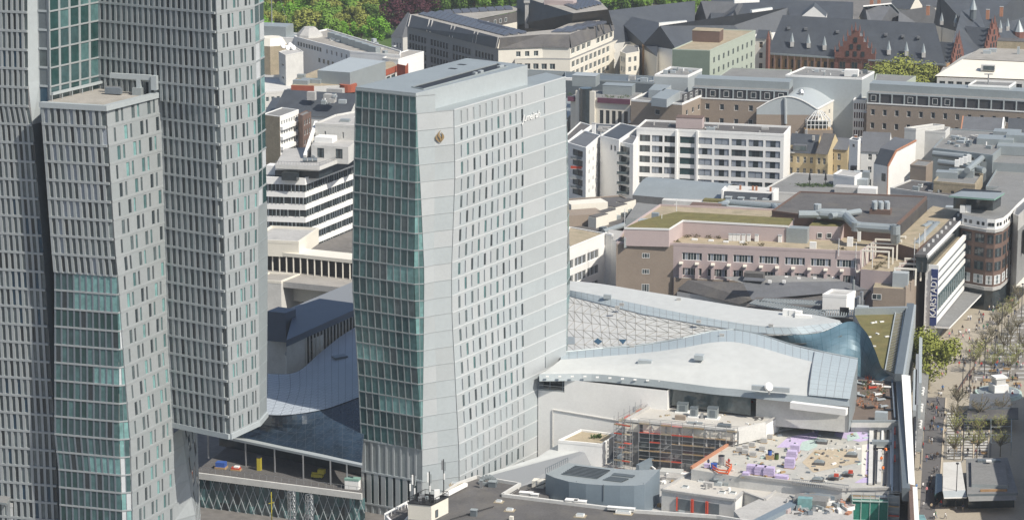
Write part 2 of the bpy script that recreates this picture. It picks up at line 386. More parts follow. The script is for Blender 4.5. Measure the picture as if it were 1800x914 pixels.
def slots(pat_fn, n, u0=0., u1=1., frac=.32, kinds=('glass_mid',)):
    """narrow slots in panelled face; alternate by floor"""
    def f(k):
        rr = random.Random(k * 31 + n); L = []; u = 0
        for i in range(n):
            c = u0 + (u1 - u0) * (i + .5 + (.18 if (i + k) % 2 else -.18)) / n; hw = (u1 - u0) / n * frac * (1 if (i + k) % 2 else .62) / 1.0
            a, b = c - hw / 2, c + hw / 2
            L.append((u, a, 'p')); L.append((a, b, rr.choice(kinds))); u = b
        L.append((u, 1, 'p')); return L
    return f
# ---------------- the large grey office tower at the left (Y about 540 m)
FH = 3.72
zs_all = [124 + .6 + FH * 3 - FH * i for i in range(0, 40)][::-1]   # floor levels
zmain_bot = 36.2
zs_all = [zmain_bot + FH * i for i in range(27)]
t = thing('office_tower', 'tall grey office tower with slanting gridded facades and a recessed green glass slot', 'office tower', (-65, 550, 0), 0)
wb = MB(); gl = []
G3 = ('glass_dark', 'glass_fin', 'glass_fin', 'glass_mid', 'glass_fin_light', 'glass_fin_light')
cMain = corner(540, [(0, 378), (302, 389), (453, 394), (765, 404)])
cRight = corner(549.5, [(0, 445), (300, 453), (453, 452), (740, 455)])
cJunc = corner(548.5, [(0, 277), (175, 281), (217, 284), (453, 291), (602, 295), (734, 303), (760, 304)])
cUp = corner(555.6, [(0, 174), (190, 175)])
Z1 = 104.2
lowz = [z for z in zs_all if z <= Z1 + 1]; upz = [z for z in zs_all if z >= lowz[-1] - .01]
grid_face(wb, gl, cJunc, cMain, lowz, alt(10, .6), 'alu', G3)
grid_face(wb, gl, cUp, cMain, upz, alt(21, .6), 'alu', G3)
SK = ('glass_mid', 'glass_teal', 'glass_dark', 'glass_teal_light', 'glass_mid')
grid_face(wb, gl, cMain, cRight, zs_all, slots(None, 6, .06, .98, .42, SK), 'alu', G3, dep=.22, gv=(.1, .85))
# glass strip at the corner and its shaded return
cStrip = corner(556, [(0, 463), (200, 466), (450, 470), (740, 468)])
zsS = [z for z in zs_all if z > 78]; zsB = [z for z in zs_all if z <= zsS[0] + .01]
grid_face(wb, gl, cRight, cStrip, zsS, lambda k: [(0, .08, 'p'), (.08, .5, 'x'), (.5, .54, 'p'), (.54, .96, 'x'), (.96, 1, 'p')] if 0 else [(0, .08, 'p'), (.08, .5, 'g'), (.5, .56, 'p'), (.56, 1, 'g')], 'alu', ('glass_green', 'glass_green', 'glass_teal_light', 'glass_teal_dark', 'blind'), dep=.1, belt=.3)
grid_face(wb, gl, cRight, cStrip, zsB, lambda k: [(0, 1, 'p')], 'zinc', dep=.1, belt=.15)
wb.build('facade', t)
emit_glass(gl, t)
# back walls, roofless top is out of the picture: close the volume
wb = MB(); zt = zs_all[-1]
def strip(wb, fa, fb, z0, z1, m, n=8):
    for i in range(n):
        a, b_ = z0 + (z1 - z0) * i / n, z0 + (z1 - z0) * (i + 1) / n
        wb.poly([fa(a), fb(a), fb(b_), fa(b_)], m)
back1 = lambda z: Vector((-62, 585, z)); back2 = lambda z: Vector((-100, 600, z))
strip(wb, cStrip, back1, zmain_bot, zt, 'alu'); strip(wb, back1, back2, zmain_bot, zt, 'alu')
wb.poly([cUp(zt), cMain(zt), cRight(zt), cStrip(zt), back1(zt), back2(zt)], 'felt')
# underside and fascia of the overhang
A_, B_, C_, D_ = cJunc(zmain_bot), cMain(zmain_bot), cRight(zmain_bot), cStrip(zmain_bot)
und = [A_, B_, C_, D_, back1(zmain_bot), back2(zmain_bot)]
wb.poly([(p.x, p.y, zmain_bot - .9) for p in und[::-1]], 'alu_white')
wb.build('wall', t)
fb_ = MB()
for a, b_ in ((A_, B_), (B_, C_), (C_, D_)):
    d = (b_ - a).normalized(); o = Vector((d.y, -d.x, 0)) * .45
    fb_.hexa([(a.x + o.x, a.y + o.y, zmain_bot - 1), (b_.x + o.x, b_.y + o.y, zmain_bot - 1), (b_.x, b_.y, zmain_bot - 1), (a.x, a.y, zmain_bot - 1),
              (a.x + o.x, a.y + o.y, zmain_bot + .1), (b_.x + o.x, b_.y + o.y, zmain_bot + .1), (b_.x, b_.y, zmain_bot + .1), (a.x, a.y, zmain_bot + .1)], 'alu_white')
fb_.build('fascia', t)
# recessed green curtain wall
cG = corner(542, [(0, 85), (190, 88)]); zr = [z for z in zs_all if z >= 100]
cg = MB(); gl2 = []
def bays_g(k): return [(i / 5 + .02, (i + 1) / 5 - .02, 'g') for i in range(5)] + [(i / 5 - .02 if i else 0, i / 5 + .02, 'p') for i in range(6)]
zz = [z for z in zs_all if z >= 104]; 
grid_face(cg, gl2, cG, cUp, [99.5] + zz, bays_g, 'alu', ('glass_green', 'glass_teal_dark', 'glass_green', 'glass_teal'), dep=.12, belt=.3)
cw = cg.build('curtain_wall', t); emit_glass(gl2, t, 'glass_pane')
# corner column beside it and far-left leaning facade
cF = corner(541, [(0, 48), (185, 50), (217, 57), (450, 77), (602, 86), (755, 96), (914, 103)])
cF2 = corner(546, [(0, -95), (914, -60)])
zfull = [-1.0 + i * FH for i in range(0, 37)]
zfull = [zmain_bot - FH * 10 + FH * i for i in range(37)]
wb = MB(); gl = []
grid_face(wb, gl, cF2, cF, zfull, alt(15, .58), 'alu', G3 + ('glass_blue',))
zc = [z for z in zs_all if z >= 100]
cF3 = corner(543.2, [(0, 66), (220, 71)]); cF4 = corner(542.5, [(0, 83), (220, 86)])
strip(wb, cF, cF3, 99.5, zt, 'alu_white', 4)
grid_face(wb, gl, cF3, cF4, [99.5] + zz, lambda k: [(0, .06, 'p'), (.06, .94, 'g'), (.94, 1, 'p')], 'alu_white', ('zinc_dark', 'glass_blue', 'glass_mid'), dep=.1, belt=.4)
strip(wb, cF4, cG, 99.5, zt, 'alu_white', 4)
# recess between the wing and the left facade
cR1 = lambda z: cF(z) + Vector((3.5, 9, 0)); cR2 = corner(543, [(0, 73), (193, 75), (453, 95), (765, 98), (914, 108)])
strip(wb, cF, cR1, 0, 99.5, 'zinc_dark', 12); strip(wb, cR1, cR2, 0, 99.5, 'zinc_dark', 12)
wb.build('facade', t); emit_glass(gl, t, 'window', 0)
# ---------------- lower wing in front (own thing: terraced wing)
zl = [Z1 - FH * i for i in range(0, 29)][::-1]
t2 = t
wb = MB(); gl = []
cA = corner(537, [(193, 73), (453, 93), (485, 96), (765, 96), (825, 103), (914, 106)])
cB = corner(533, [(197, 185), (443, 201), (485, 205), (653, 209), (775, 209), (830, 212), (914, 214)])
cBp = corner(533.6, [(197, 185.5), (443, 201.5), (485, 206), (653, 218), (775, 228), (914, 232)])
zsplit = [z for z in zl if pyof(535, z) < 490][0]
zu = [z for z in zl if z >= zsplit - .01]; zd = [z for z in zl if z <= zsplit + .01]
grid_face(wb, gl, cA, cB, zu, alt(10, .6), 'alu', G3 + ('blind_grey',))
GT = ('glass_teal_dark', 'glass_teal_dark', 'glass_green', 'glass_teal', 'glass_dark')
def bays_t(k):
    L = []; rr = random.Random(k * 5 + 3); on = {19: (0, 5), 18: (3, 10), 17: (3, 10), 13: (6, 10), 8: (5, 10), 3: (3, 10)}.get(k)
    for i in range(10):
        a = i / 10; L.append((a, a + .025, 'p'))
        g = 'g'
        if on and on[0] <= i < on[1]: g = 'glass_teal_light'
        L.append((a + .025, a + .1, g))
    return L
grid_face(wb, gl, cA, cB, zd, bays_t, 'alu_dark', GT, dep=.12, belt=.35, mbelt='alu')
grid_face(wb, gl, cB, cBp, zd, lambda k: [(.06, .47, 'g'), (.47, .53, 'p'), (.53, .96, 'g')], 'alu_dark', ('glass_teal', 'glass_teal_light', 'blind', 'glass_teal_dark'), dep=.08, belt=.3, mbelt='alu')
cJ2 = corner(548.5, [(175, 281.5), (217, 284), (453, 291), (602, 295), (734, 303), (914, 306)])
grid_face(wb, gl, cBp, cJ2, zl, slots(None, 6, .08, .96, .40, SK), 'alu', G3, dep=.22, gv=(.1, .85))
wb.build('facade', t); emit_glass(gl, t, 'window', 0)
# wing roof, parapet, window-cleaning crane
wb = MB(); zr_ = Z1
wb.poly([cA(zr_), cB(zr_), cJ2(zr_), cUp(zr_) , cG(zr_)], 'gravel'); wr = wb.build('roof', t)
pb = MB()
for k_, (a, b_) in enumerate(((cA(zr_), cB(zr_)), (cB(zr_), cJ2(zr_)))):
    d = (b_ - a).normalized(); o = Vector((d.y, -d.x, 0)); a2 = a + o * .5 - d * .3; b2 = b_ + o * .5 + d * .3; a3 = a - o * .7; b3 = b_ - o * .7
    pb.hexa([(*a2.xy, zr_ - .5), (*b2.xy, zr_ - .5), (*b3.xy, zr_ - .5), (*a3.xy, zr_ - .5), (*a2.xy, zr_ + .55 + .01 * k_), (*b2.xy, zr_ + .55 + .01 * k_), (*b3.xy, zr_ + .55 + .01 * k_), (*a3.xy, zr_ + .55 + .01 * k_)], 'alu_white')
pb.build('parapet', wr)
q = U(222, 166, zr_); rc = math.radians(-17)
crane = thing('cleaning_crane', 'pale grey window cleaning crane parked on the gravel roof of the tower wing', 'crane', (q.x, q.y, zr_), rc)
b = MB(); b.box((2.6, 0, 0), (1.9, 1.6, 1.5), 'zinc', 0); b.box((2.8, .2, 1.5), (.9, .9, 1.6), 'alu_white'); b.build('base', crane, local=True)
b = MB(); b.box((1, .2, 3.1), (8.8, .8, 1.0), 'alu_white'); b.build('boom', crane, local=True)
b = MB(); b.box((6.2, .2, 1.2), (1.2, 1.3, 2.8), 'alu_white'); b.build('counterweight', crane, local=True)
b = MB(); b.box((-2.2, -1.2, .2), (3.4, 1.0, 1.2), 'alu_dark'); b.box((-2.2, -1.2, 1.4), (3.2, .1, .3), 'steel'); b.build('cradle', crane, local=True)
# slot rail in front of the curtain wall
b = MB(); a, e = cG(105.6) + Vector((.6, -.9, 0)), cUp(105.6) + Vector((.6, -.5, 0))
b.bar(a, e, .5, 'alu_white')
for i in range(6): p = a.lerp(e, i / 5); b.bar(p, p - Vector((0, 0, 4)), .15, 'alu_white')
b.build('railing', t)
# lower parts below the overhang: wing foot and recessed columns
wb = MB(); gl = []
cf1 = corner(549, [(734, 303), (914, 306)]); cf2 = corner(553, [(760, 318), (800, 325), (870, 335), (914, 345)])
zf = [z for z in zl if z < zmain_bot]
grid_face(wb, gl, cf1, cf2, zf, lambda k: [(0, 1, 'p')], 'alu', dep=.1, belt=.25)
cf3 = corner(575, [(740, 345), (914, 352)])
grid_face(wb, gl, cf2, cf3, zf, slots(None, 2, .1, .9, .4, ('glass_dark',)), 'alu', dep=.1, belt=.25)
wb.build('facade', t); emit_glass(gl, t, 'window', 0)

# ================================================================ hotel tower
M('belt_light', (.55, .57, .57), .5, .1, .05)
J = thing('hotel_tower', 'slim pale hotel tower with teal glass front and folded white panel side', 'hotel tower', (-8, 612, 0), 0)
FJ = 3.78; ZT = 96.2
jz = [ZT - FJ * i for i in range(0, 26)][::-1]
jA = corner(600, [(160, 625), (330, 621), (500, 619), (650, 629), (780, 635), (914, 637)])
jB = corner(592, [(172, 731), (300, 730), (480, 727), (650, 733), (790, 741), (914, 726)])
jB2 = corner(592.4, [(172, 732), (250, 734), (330, 739), (480, 745.5), (640, 744), (790, 742), (914, 742)])
jC = corner(594.3, [(190, 765), (480, 762), (914, 772)])
jD = corner(596.5, [(200, 797), (310, 799), (480, 793), (560, 794), (790, 806), (914, 807)])
jE = corner(639.5, [(140, 993), (400, 996), (640, 994), (914, 990)])
wb = MB(); gl = []
GJ = ('glass_teal', 'glass_teal', 'glass_teal_dark', 'glass_teal', 'glass_teal_dark', 'glass_mid')
glz = [z for z in jz if pyof(596, z) < 790]; base = [z for z in jz if z <= glz[0] + .01]
def bj(k):
    L = []; on = {16: (5, 6), 14: (5, 9), 10: (5, 9), 2: (3, 8), 5: (0, 4)}.get(k)
    for i in range(9):
        a = i / 9; L.append((a, a + .016, 'p')); g = 'g'
        if on and on[0] <= i < on[1] and k != 14: g = 'glass_teal_light'
        L.append((a + .016, a + 1 / 9, g))
    return L
grid_face(wb, gl, jA, jB, glz, bj, 'zinc', GJ, dep=.1, belt=.28, mbelt='zinc')
grid_face(wb, gl, jB, jB2, glz, lambda k: [(.05, .48, 'g'), (.48, .54, 'p'), (.54, .97, 'g')], 'zinc', ('glass_teal', 'glass_teal_light', 'glass_teal'), dep=.06, belt=.25)
# ground storeys: white panels with tall slits
def bb(k):
    L = [(0, .04, 'p')]; n = 8
    for i in range(n):
        a = .04 + .96 * i / n
        if k >= len(base) - 4 and k < len(base) - 1: L += [(a, a + .03, 'p'), (a + .03, a + .12, 'zinc')]
        else: L += [(a, a + .045, 'glass_teal_dark' if (i + k // 3) % 2 else 'glass_dark'), (a + .045, a + .12, 'p')]
    return L
base2 = [base[0], base[2], base[4], base[-1]] if len(base) >= 6 else base
base2 = [base[-1] - 7.4 * i for i in range(0, 4)][::-1]
grid_face(wb, gl, jA, jB2, base2, lambda k: bb(len(base) - 2) if k == 2 else bb(0 if k else 1), 'alu_white', dep=.15, belt=.4)
wb.build('glass_facade', J); emit_glass(gl, J)
wb = MB(); gl = []
J0 = [z for z in jz]
grid_face(wb, gl, jB2, jC, jz, lambda k: [(0, 1, 'p')], 'alu_white', dep=.1, belt=.14, mbelt='alu')
grid_face(wb, gl, jC, jD, jz[:-1], lambda k: [(0, .985, 'p')], 'alu_white', dep=.1, belt=.14, mbelt='alu')
def sr(k):
    m = len(jz) - 2 - k      # floor index from the top of the side face
    L = []; u = 0.
    if m in (0, 1): ps = [(i, 'alu') for i in range(11)]
    elif m >= 20: ps = [(i, 'alu') for i in range(11)] if m < 23 else [(i, 'glass_mid') for i in range(11)]
    else: ps = [(i, 'glass') for i in range(11)]
    for i, kd in ps:
        wide = (i + m) % 2 == 0
        c = .05 + .56 * i / 10.5; hw = .018 if wide else .010
        g = kd if kd != 'glass' else (R.choice(('glass_mid', 'glass_teal', 'glass_dark', 'glass_mid')) if wide else 'alu_dark')
        if kd == 'alu': hw = .014
        L += [(u, c, 'p'), (c, c + hw, g)]; u = c + hw
    L += [(u, .795, 'p'), (.795, .803, 'alu_dark'), (.803, 1, 'p')]
    return L
grid_face(wb, gl, jD, jE, jz[:-1], sr, 'alu_white', dep=.18, belt=.26, mbelt='belt_light', gv=(.12, .84))
sd_ = wb.build('side_facade', J); emit_glass(gl, J, 'slot_window')
# rear glass strip
wb = MB(); gl = []
jF = corner(646, [(140, 993.5), (250, 998), (500, 1002), (560, 999), (640, 995), (914, 991)])
grid_face(wb, gl, jE, jF, jz[1:-1], lambda k: [(0, .06, 'p'), (.06, .5, 'g'), (.5, .56, 'p'), (.56, 1, 'g')], 'zinc', ('glass_teal', 'glass_teal_light'), dep=.05, belt=.25)
jG = corner(651, [(110, 850), (914, 850)]); jH = corner(641, [(110, 810), (914, 800)])
strip(wb, jF, jG, 0, ZT - FJ, 'alu_white', 2); strip(wb, jG, jH, 0, ZT - FJ, 'alu_white', 2); strip(wb, jH, jA, 0, ZT, 'glass_teal', 6)
wb.build('rear_facade', J); emit_glass(gl, J, 'window', 0)
# roofs
zt2 = ZT + .0
r1 = [jA(ZT), jB(ZT), U(927, 120, ZT), U(820, 108, ZT)]
wb = MB(); wb.prism(r1, ZT, ZT + .7, 'alu_white', 'zinc')
rr_ = wb.build('roof', J)
# long dark slot and hatches cut in the roof
sb = MB(); sl_ = [U(724, 154, ZT + .72), U(744, 158, ZT + .72), U(892, 118, ZT + .72), U(874, 113, ZT + .72)]
sb.poly(sl_, 'black')
for (x, y) in ((796, 121), (812, 114)):
    p = U(x, y, ZT + .72); sb.box((p.x, p.y, ZT + .705), (1.9, 1.3, .03), 'black', math.radians(-30))
sb.build('roof_slot', rr_)
sb = MB()
for i in range(4):
    a, b_ = sl_[i], sl_[(i + 1) % 4]; sb.bar(a + Vector((0, 0, .1)), b_ + Vector((0, 0, .1)), .22, 'zinc')
for (x, y, l) in ((880, 119, 1.8), (845, 128, 1.2), (835, 131, .9)): p = U(x, y, ZT + .7); sb.box(p, (l, .8, .5), 'alu_white', math.radians(58))
sb.build('slot_edge', rr_)
wb = MB(); ZL = jz[-2]
wb.poly([jC(ZL), jD(ZL), jE(ZL), U(960, 128, ZL), U(927, 136, ZL), jB2(ZL)], 'zinc')
wb.poly([jB(ZL), U(927, 140, ZL) , U(927, 120, ZT), jB(ZT)], 'alu_white')
p1, p2 = jB2(ZL), Vector((*U(927, 120, ZT).xy, ZL))
lr = wb.build('lower_roof', J)
wb = MB(); wb.poly([jB2(ZL) + Vector((.05, -.05, 0)), p2 + Vector((.05, -.05, 0)), p2 + Vector((.05, -.05, ZT - ZL)), jB2(ZT) + Vector((.05, -.05, 0))], 'alu_white')
wb.poly([p2, Vector((*U(850, 108, ZT).xy, ZL)), U(850, 108, ZT), U(927, 120, ZT)], 'alu_white'); wb.build('penthouse_wall', J)
# small roof equipment
b = MB()
for (x, y, s) in ((864, 158, 1.5), (868, 156, 1.7)):
    p = U(x, y, ZL); b.tube(p + Vector((0, 0, .2)), p + Vector((.3, 0, 1.0)), .1, 'steel'); b.tube(p + Vector((0, 0, s * .7)), p + Vector((.14, -.14, s * .7 + .02)), s * .5, 'white', 12)
b.build('satellite_dish', J)
b = MB()
for (x, y) in ((880, 154), (884, 153), (889, 152)): p = U(x, y, ZL); b.box(p, (.35, .35, 1.0), 'black')
for (x, y) in ((843, 168), (850, 166)): p = U(x, y, ZL); b.box(p, (.8, .5, .35), 'dirt', .9)
b.build('roof_unit', J)
# emblem on the folded panels: a golden leaf-like flame in three strokes
em = MB(); c0 = jC(0).lerp(jD(0), .1)
zc_ = DY(772, 240, 594.6).z
a_, b__ = jC(zc_), jD(zc_); ex = (b__ - a_).normalized(); en = Vector((ex.y, -ex.x, 0)) * .3; eo = DY(772, 240, 594.8) + en
def ep(x, z, o=0): return eo + ex * x + Vector((0, 0, z)) + en.normalized() * o
def stroke(pts, w_):
    for i in range(len(pts) - 1):
        (x1, z1), (x2, z2) = pts[i], pts[i + 1]; wa = w_ * math.sin(math.pi * (i + .02) / (len(pts) - 1)) + .03; wb_ = w_ * math.sin(math.pi * (i + 1) / (len(pts) - 1)) + .03
        em.hexa([ep(x1 - wa, z1), ep(x1 + wa, z1), ep(x2 + wb_, z2), ep(x2 - wb_, z2), ep(x1 - wa, z1, .15), ep(x1 + wa, z1, .15), ep(x2 + wb_, z2, .15), ep(x2 - wb_, z2, .15)], 'gold')
M('gold', (.42, .3, .16), .35, .6, .05)
stroke([(-.75, .5), (-.95, 0), (-.8, -.5), (-.3, -1.05), (.1, -1.3)], .22)
stroke([(.1, 1.35), (-.3, .8), (-.35, .3), (0, -.2), (.15, -.7), (-.05, -1.1)], .24)
stroke([(.35, .9), (.7, .3), (.75, -.3), (.5, -.8), (.2, -1.2)], .24)
em.build('emblem', J)
def text_obj(name, s, parent, origin, ex, size, m, up=Vector((0, 0, 1)), ext=.06, align='CENTER', shear=0, group=None):
    cu = bpy.data.curves.new(name, 'FONT'); cu.body = s; cu.size = size; cu.extrude = ext; cu.align_x = align; cu.align_y = 'CENTER'; cu.shear = shear; cu.offset = size * .012
    o = bpy.data.objects.new(name, cu); C.objects.link(o)
    dg = bpy.context.evaluated_depsgraph_get(); me = bpy.data.meshes.new_from_object(o.evaluated_get(dg)); bpy.data.objects.remove(o)
    ex = Vector(ex).normalized(); up = Vector(up).normalized(); en = ex.cross(up)
    b = MB()
    for p in me.polygons: b.poly([Vector(origin) + ex * me.vertices[k].co.x + up * me.vertices[k].co.y + en * me.vertices[k].co.z for k in p.vertices], m)
    return b.build(name, parent)
p = DY(930, 204, 0.93 * 0 + 626); a_, b__ = jD(p.z), jE(p.z); ex = (b__ - a_).normalized()
# intersect the viewing line with the side face plane
nn = Vector((ex.y, -ex.x, 0)); rr = Vector(ray(931, 205)); tt = (a_ - Vector((0, 0, H))).dot(nn) / rr.dot(nn); o = Vector((0, 0, H)) + rr * tt + nn * .35
text_obj('lettering', 'Jumeirah', J, o, ex, 2.3, 'alu_dark', shear=.25)
text_obj('lettering', 'Jumeirah', J, o + nn * .08 + Vector((0, 0, .04)), ex, 2.25, 'frame_white', shear=.25)
# ================================================================ shopping centre with the free-form roof
SC = thing('shopping_centre', 'sprawling shopping centre with a curved white roof, triangulated glass valley and blue dome end', 'shopping centre', (50, 640, 0), 0)
M('membrane', (.50, .51, .495), .6, 0, .07, .06, .5, stain=.2, stcol=(.42, .42, .42)); M('membrane_edge', (.40, .455, .475), .5, .1, .08, .1); M('lattice_bar', (.27, .255, .225), .6, 0, 0); M('lattice_glass', (.50, .50, .48), .35, 0, .1, .12, .4, spec=.4)
M('dome', (.10, .175, .22), .45, .1, .25, .06, .3, spec=.5); M('funnel_glass', (.02, .035, .055), .1, 0, .5, .12, .5, spec=.8)
M('membrane_shaded', (.42, .46, .50), .55, .1, .15, .08)  # membrane copy with the shadow's blue-grey put into its colour
add_lines('membrane_edge', 2.0, 2.0, .13, .08, (.24, .25, .26)); add_lines('dome', 2.2, 2.0, .1, .1, (.04, .1, .13)); add_lines('membrane_shaded', 2.6, 2.25, .13, .13, (.16, .18, .21), True)
add_lines('funnel_glass', 2.4, 2.1, .12, .12, (.05, .065, .085), True)
def RL(*p): return [U(*q) for q in p]
crease = RL((990, 518, 28), (1050, 533, 28), (1130, 553, 28), (1230, 571, 28), (1330, 585.5, 28), (1400, 588, 28.5), (1443, 583, 29), (1480, 568, 30.5))
topm = RL((990, 508, 29.5), (1050, 519, 29.5), (1130, 536, 29.5), (1230, 556, 29.5), (1330, 572, 29.5), (1390, 575, 30), (1430, 571, 30.2), (1478, 566, 30.8))
back = RL((990, 493, 30), (1050, 498, 30), (1130, 511, 30), (1230, 527, 30), (1310, 540, 30), (1380, 548, 30), (1430, 553, 30.4), (1476, 563, 31))
b = MB(); c_ = loft(b, [topm, back], 'membrane', 60, 3); b.build('roof_shell', SC)
b = MB(); loft(b, [crease, topm], 'membrane_edge', 60, 2); b.build('roof_edge', SC)
b = MB(); loft(b, [[p + Vector((0, 0, -1.2)) + Vector((0, .5, 0)) for p in back], back], 'zinc', 60, 1); 
lowtop = [(985, 620, 25.5), (1060, 612.5, 26), (1110, 609, 26.4), (1150, 604, 27), (1200, 595, 28.3), (1250, 583, 29.6), (1290, 579.5, 30), (1335, 588, 29.8), (1390, 606, 29), (1450, 620, 28), (1508, 631, 27)]
lowtopV = RL(*lowtop)
mid1 = RL((985, 632, 26), (1060, 626, 26.6), (1110, 622, 27), (1150, 618, 27.6), (1200, 611, 28.8), (1250, 602, 30), (1290, 601, 30.2), (1335, 610, 30), (1390, 626, 29), (1450, 640, 28.2), (1505, 648, 27.3))
mid2 = RL((965, 648, 25.2), (1050, 643, 26), (1105, 642, 26.5), (1150, 642, 27), (1200, 642, 27.5), (1255, 642, 27.8), (1300, 645, 27.8), (1345, 652, 27.5), (1400, 662, 27.2), (1450, 668, 27), (1499, 672, 26.8))
low = RL((948, 657, 25), (1040, 657, 25), (1100, 662, 25), (1150, 667, 25), (1200, 673, 25), (1255, 680, 25), (1300, 684, 25), (1345, 689, 25), (1400, 694, 25), (1450, 698, 25), (1493, 701, 25))
b = MB(); loft(b, [lowtopV, mid1], 'membrane_edge', 70, 2); b.build('roof_edge', SC)
b = MB(); loft(b, [mid1, mid2, low], 'membrane', 70, 3); lowroof = b.build('roof_shell', SC)
# right-hand panelled end of the lower shell
b = MB()
pe = [RL((1432, 616.5, 28.7), (1508, 631.5, 27.25)), RL((1428, 638, 28.7), (1505, 648, 27.6)), RL((1424, 667, 27.4), (1499, 673, 27.05)), RL((1421, 694, 25.3), (1494, 701, 25.2))]
loft(b, pe, 'membrane_edge', 6, 2); b.build('roof_panels', SC)
# fascia band under the lower edge, and its shadow gap
fas = RL((948, 657, 25), (1040, 657, 25), (1100, 662, 25), (1150, 667, 25), (1200, 673, 25), (1255, 680, 25), (1300, 684, 25), (1345, 689, 25), (1400, 694, 25), (1450, 698, 25), (1493, 701, 25))
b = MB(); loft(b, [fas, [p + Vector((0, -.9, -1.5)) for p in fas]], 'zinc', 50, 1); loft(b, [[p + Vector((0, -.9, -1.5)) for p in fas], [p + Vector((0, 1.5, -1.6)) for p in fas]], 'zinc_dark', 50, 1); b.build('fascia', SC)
b = MB()
for i in range(13):
    p = U(962 + i * 22, 660 + max(0, (i - 3)) * 1.4, 24.8) + Vector((0, -.5, -.2)); b.box(p, (.7, .35, .3), 'white')
b.build('floodlight', SC)
# rim tube along the top of the lower shell
b = MB()
for i in range(len(lowtopV) - 1): b.tube(lowtopV[i] + Vector((0, .1, .1)), lowtopV[i + 1] + Vector((0, .1, .1)), .22, 'zinc', 6)
b.build('rim', SC)
# valley between the shells: triangulated
valbot = RL((985, 626, 24), (1060, 622, 24), (1130, 614, 24.5), (1230, 600, 26), (1330, 597, 27), (1400, 604, 27.2), (1445, 600, 27.6), (1480, 590, 29))
b = MB(); cols = loft(b, [crease, [a.lerp(c, .5) + Vector((0, 0, -1.0)) for a, c in zip(crease, valbot)], valbot], 'lattice_glass', 34, 4); b.smooth = False
for i in range(len(b.f)):
    if R.random() < .012: b.m[i] = b.mi('membrane')
b.build('valley_glass', SC)
b = MB(); nv = len(cols[0]); up = Vector((0, -.02, .03))
for i in range(0, len(cols)):
    for j in range(nv):
        if j + 1 < nv: b.bar(cols[i][j] + up, cols[i][j + 1] + up, .075, 'lattice_bar')
        if i + 1 < len(cols):
            if j + 1 < nv and j % 2 == 0: b.bar(cols[i][j] + up, cols[i + 1][j + 1] + up, .075, 'lattice_bar')
            if j + 1 < nv and j % 2 == 1: b.bar(cols[i + 1][j] + up, cols[i][j + 1] + up, .075, 'lattice_bar')
            b.bar(cols[i][j] + up, cols[i + 1][j] + up, .075, 'lattice_bar')
b.build('lattice', SC)
b = MB()      # dark open panes in the valley
for (i, j, h_) in ((4, 5, 2), (7, 5, 1)):
    q = [cols[i][j], cols[i + 1][j], cols[i + 1][min(j + 1, nv - 1)], cols[i][min(j + 1, nv - 1)]]
    q = [p + Vector((0, -.06, .07)) for p in q]
    c = sum(q, Vector()) / 4
    if h_ == 2: b.poly([q[0].lerp(q[1], .5), q[1].lerp(q[2], .5), q[2].lerp(q[3], .5), q[3].lerp(q[0], .5)], 'glass_blue')
    else: b.poly([q[0], q[1], q[2].lerp(q[3], .5)], 'glass_blue')
b.poly([p + Vector((0, -.06, .07)) for p in (cols[1][5], cols[2][5], cols[2][6], cols[1][6])], 'zinc')
b.build('open_pane', SC)
b = MB()
for (i) in range(len(crease) - 1): b.tube(crease[i], crease[i + 1], .2, 'alu_dark', 6)
b.build('rim', SC)
# blue glass dome
d_top = RL((1335, 590, 29), (1390, 589, 29), (1443, 584, 29.5), (1480, 568, 31), (1499, 565, 31.5), (1514, 574, 31), (1527, 591, 29.5), (1538, 615, 26.5), (1552, 649, 21.5), (1575, 664, 18.5))
d_mid = RL((1340, 600, 27), (1395, 606, 26.5), (1450, 605, 27.5), (1478, 594, 30), (1497, 590, 30.5), (1510, 596, 30), (1520, 611, 28), (1529, 632, 25), (1539, 656, 20), (1560, 668, 18.2))
d_bot = RL((1345, 612, 24), (1400, 630, 23), (1450, 648, 23), (1478, 655, 22), (1495, 658, 21), (1505, 660, 20), (1512, 662, 19), (1520, 664, 18.3), (1530, 667, 18), (1550, 670, 18))
d_mid = [a.lerp(c, .5) + Vector((0, 0, .9)) for a, c in zip(d_top, d_bot)]
b = MB(); loft(b, [d_top, d_mid, d_bot], 'dome', 50, 6); b.build('glass_dome', SC)
b = MB(); q = [DY(1452, 608, 645), DY(1467, 620, 644), DY(1461, 628, 643), DY(1444, 622, 644)]; 
# hatches and vents on the shells
b = MB()
for (x, y, z, l, w_) in ((1134, 638, 26.9, 3.2, 1.5), (1229, 629, 28.9, 2.1, 2.0), (1333, 683, 26, 3, 1), (1365, 686, 25.9, 6, .6), (1068, 523, 29.6, 2, .8)):
    p = U(x, y, z); b.box(p + Vector((0, 0, -.3)), (l, w_, 1.1), 'alu_white', RZ)
b.build('hatch', SC)
b = MB()
for (x, y) in ((1382, 553), (1393, 554), (1404, 556)): p = U(x, y, 30); b.box(p - Vector((0, 0, .2)), (1.6, 1.3, 1.6), 'white', RZ)
p = U(1412, 559, 30); b.box(p, (4, 1, .8), 'white', RZ); b.build('roof_unit', SC)
b = MB()
for (x, y, z) in ((1085, 541, 29.3), (1093, 536, 29.6), (1355, 573, 29.8), (1269, 590, 30.2), (1111, 610, 26.5), (1193, 527, 30), (1228, 566, 29)): p = U(x, y, z); b.box(p - Vector((0, 0, .2)), (1.1, .5, .7), 'concrete', RZ)
b.build('vent', SC)
b = MB(); p = U(1352, 690, 25.5); b.tube(p - Vector((0, 0, .4)), p + Vector((0, 0, 1.2)), .25, 'steel'); b.tube(p + Vector((-.1, .2, 1.3)), p + Vector((.05, -.1, 1.45)), 1.1, 'white', 16, .9); b.build('satellite_dish', SC)
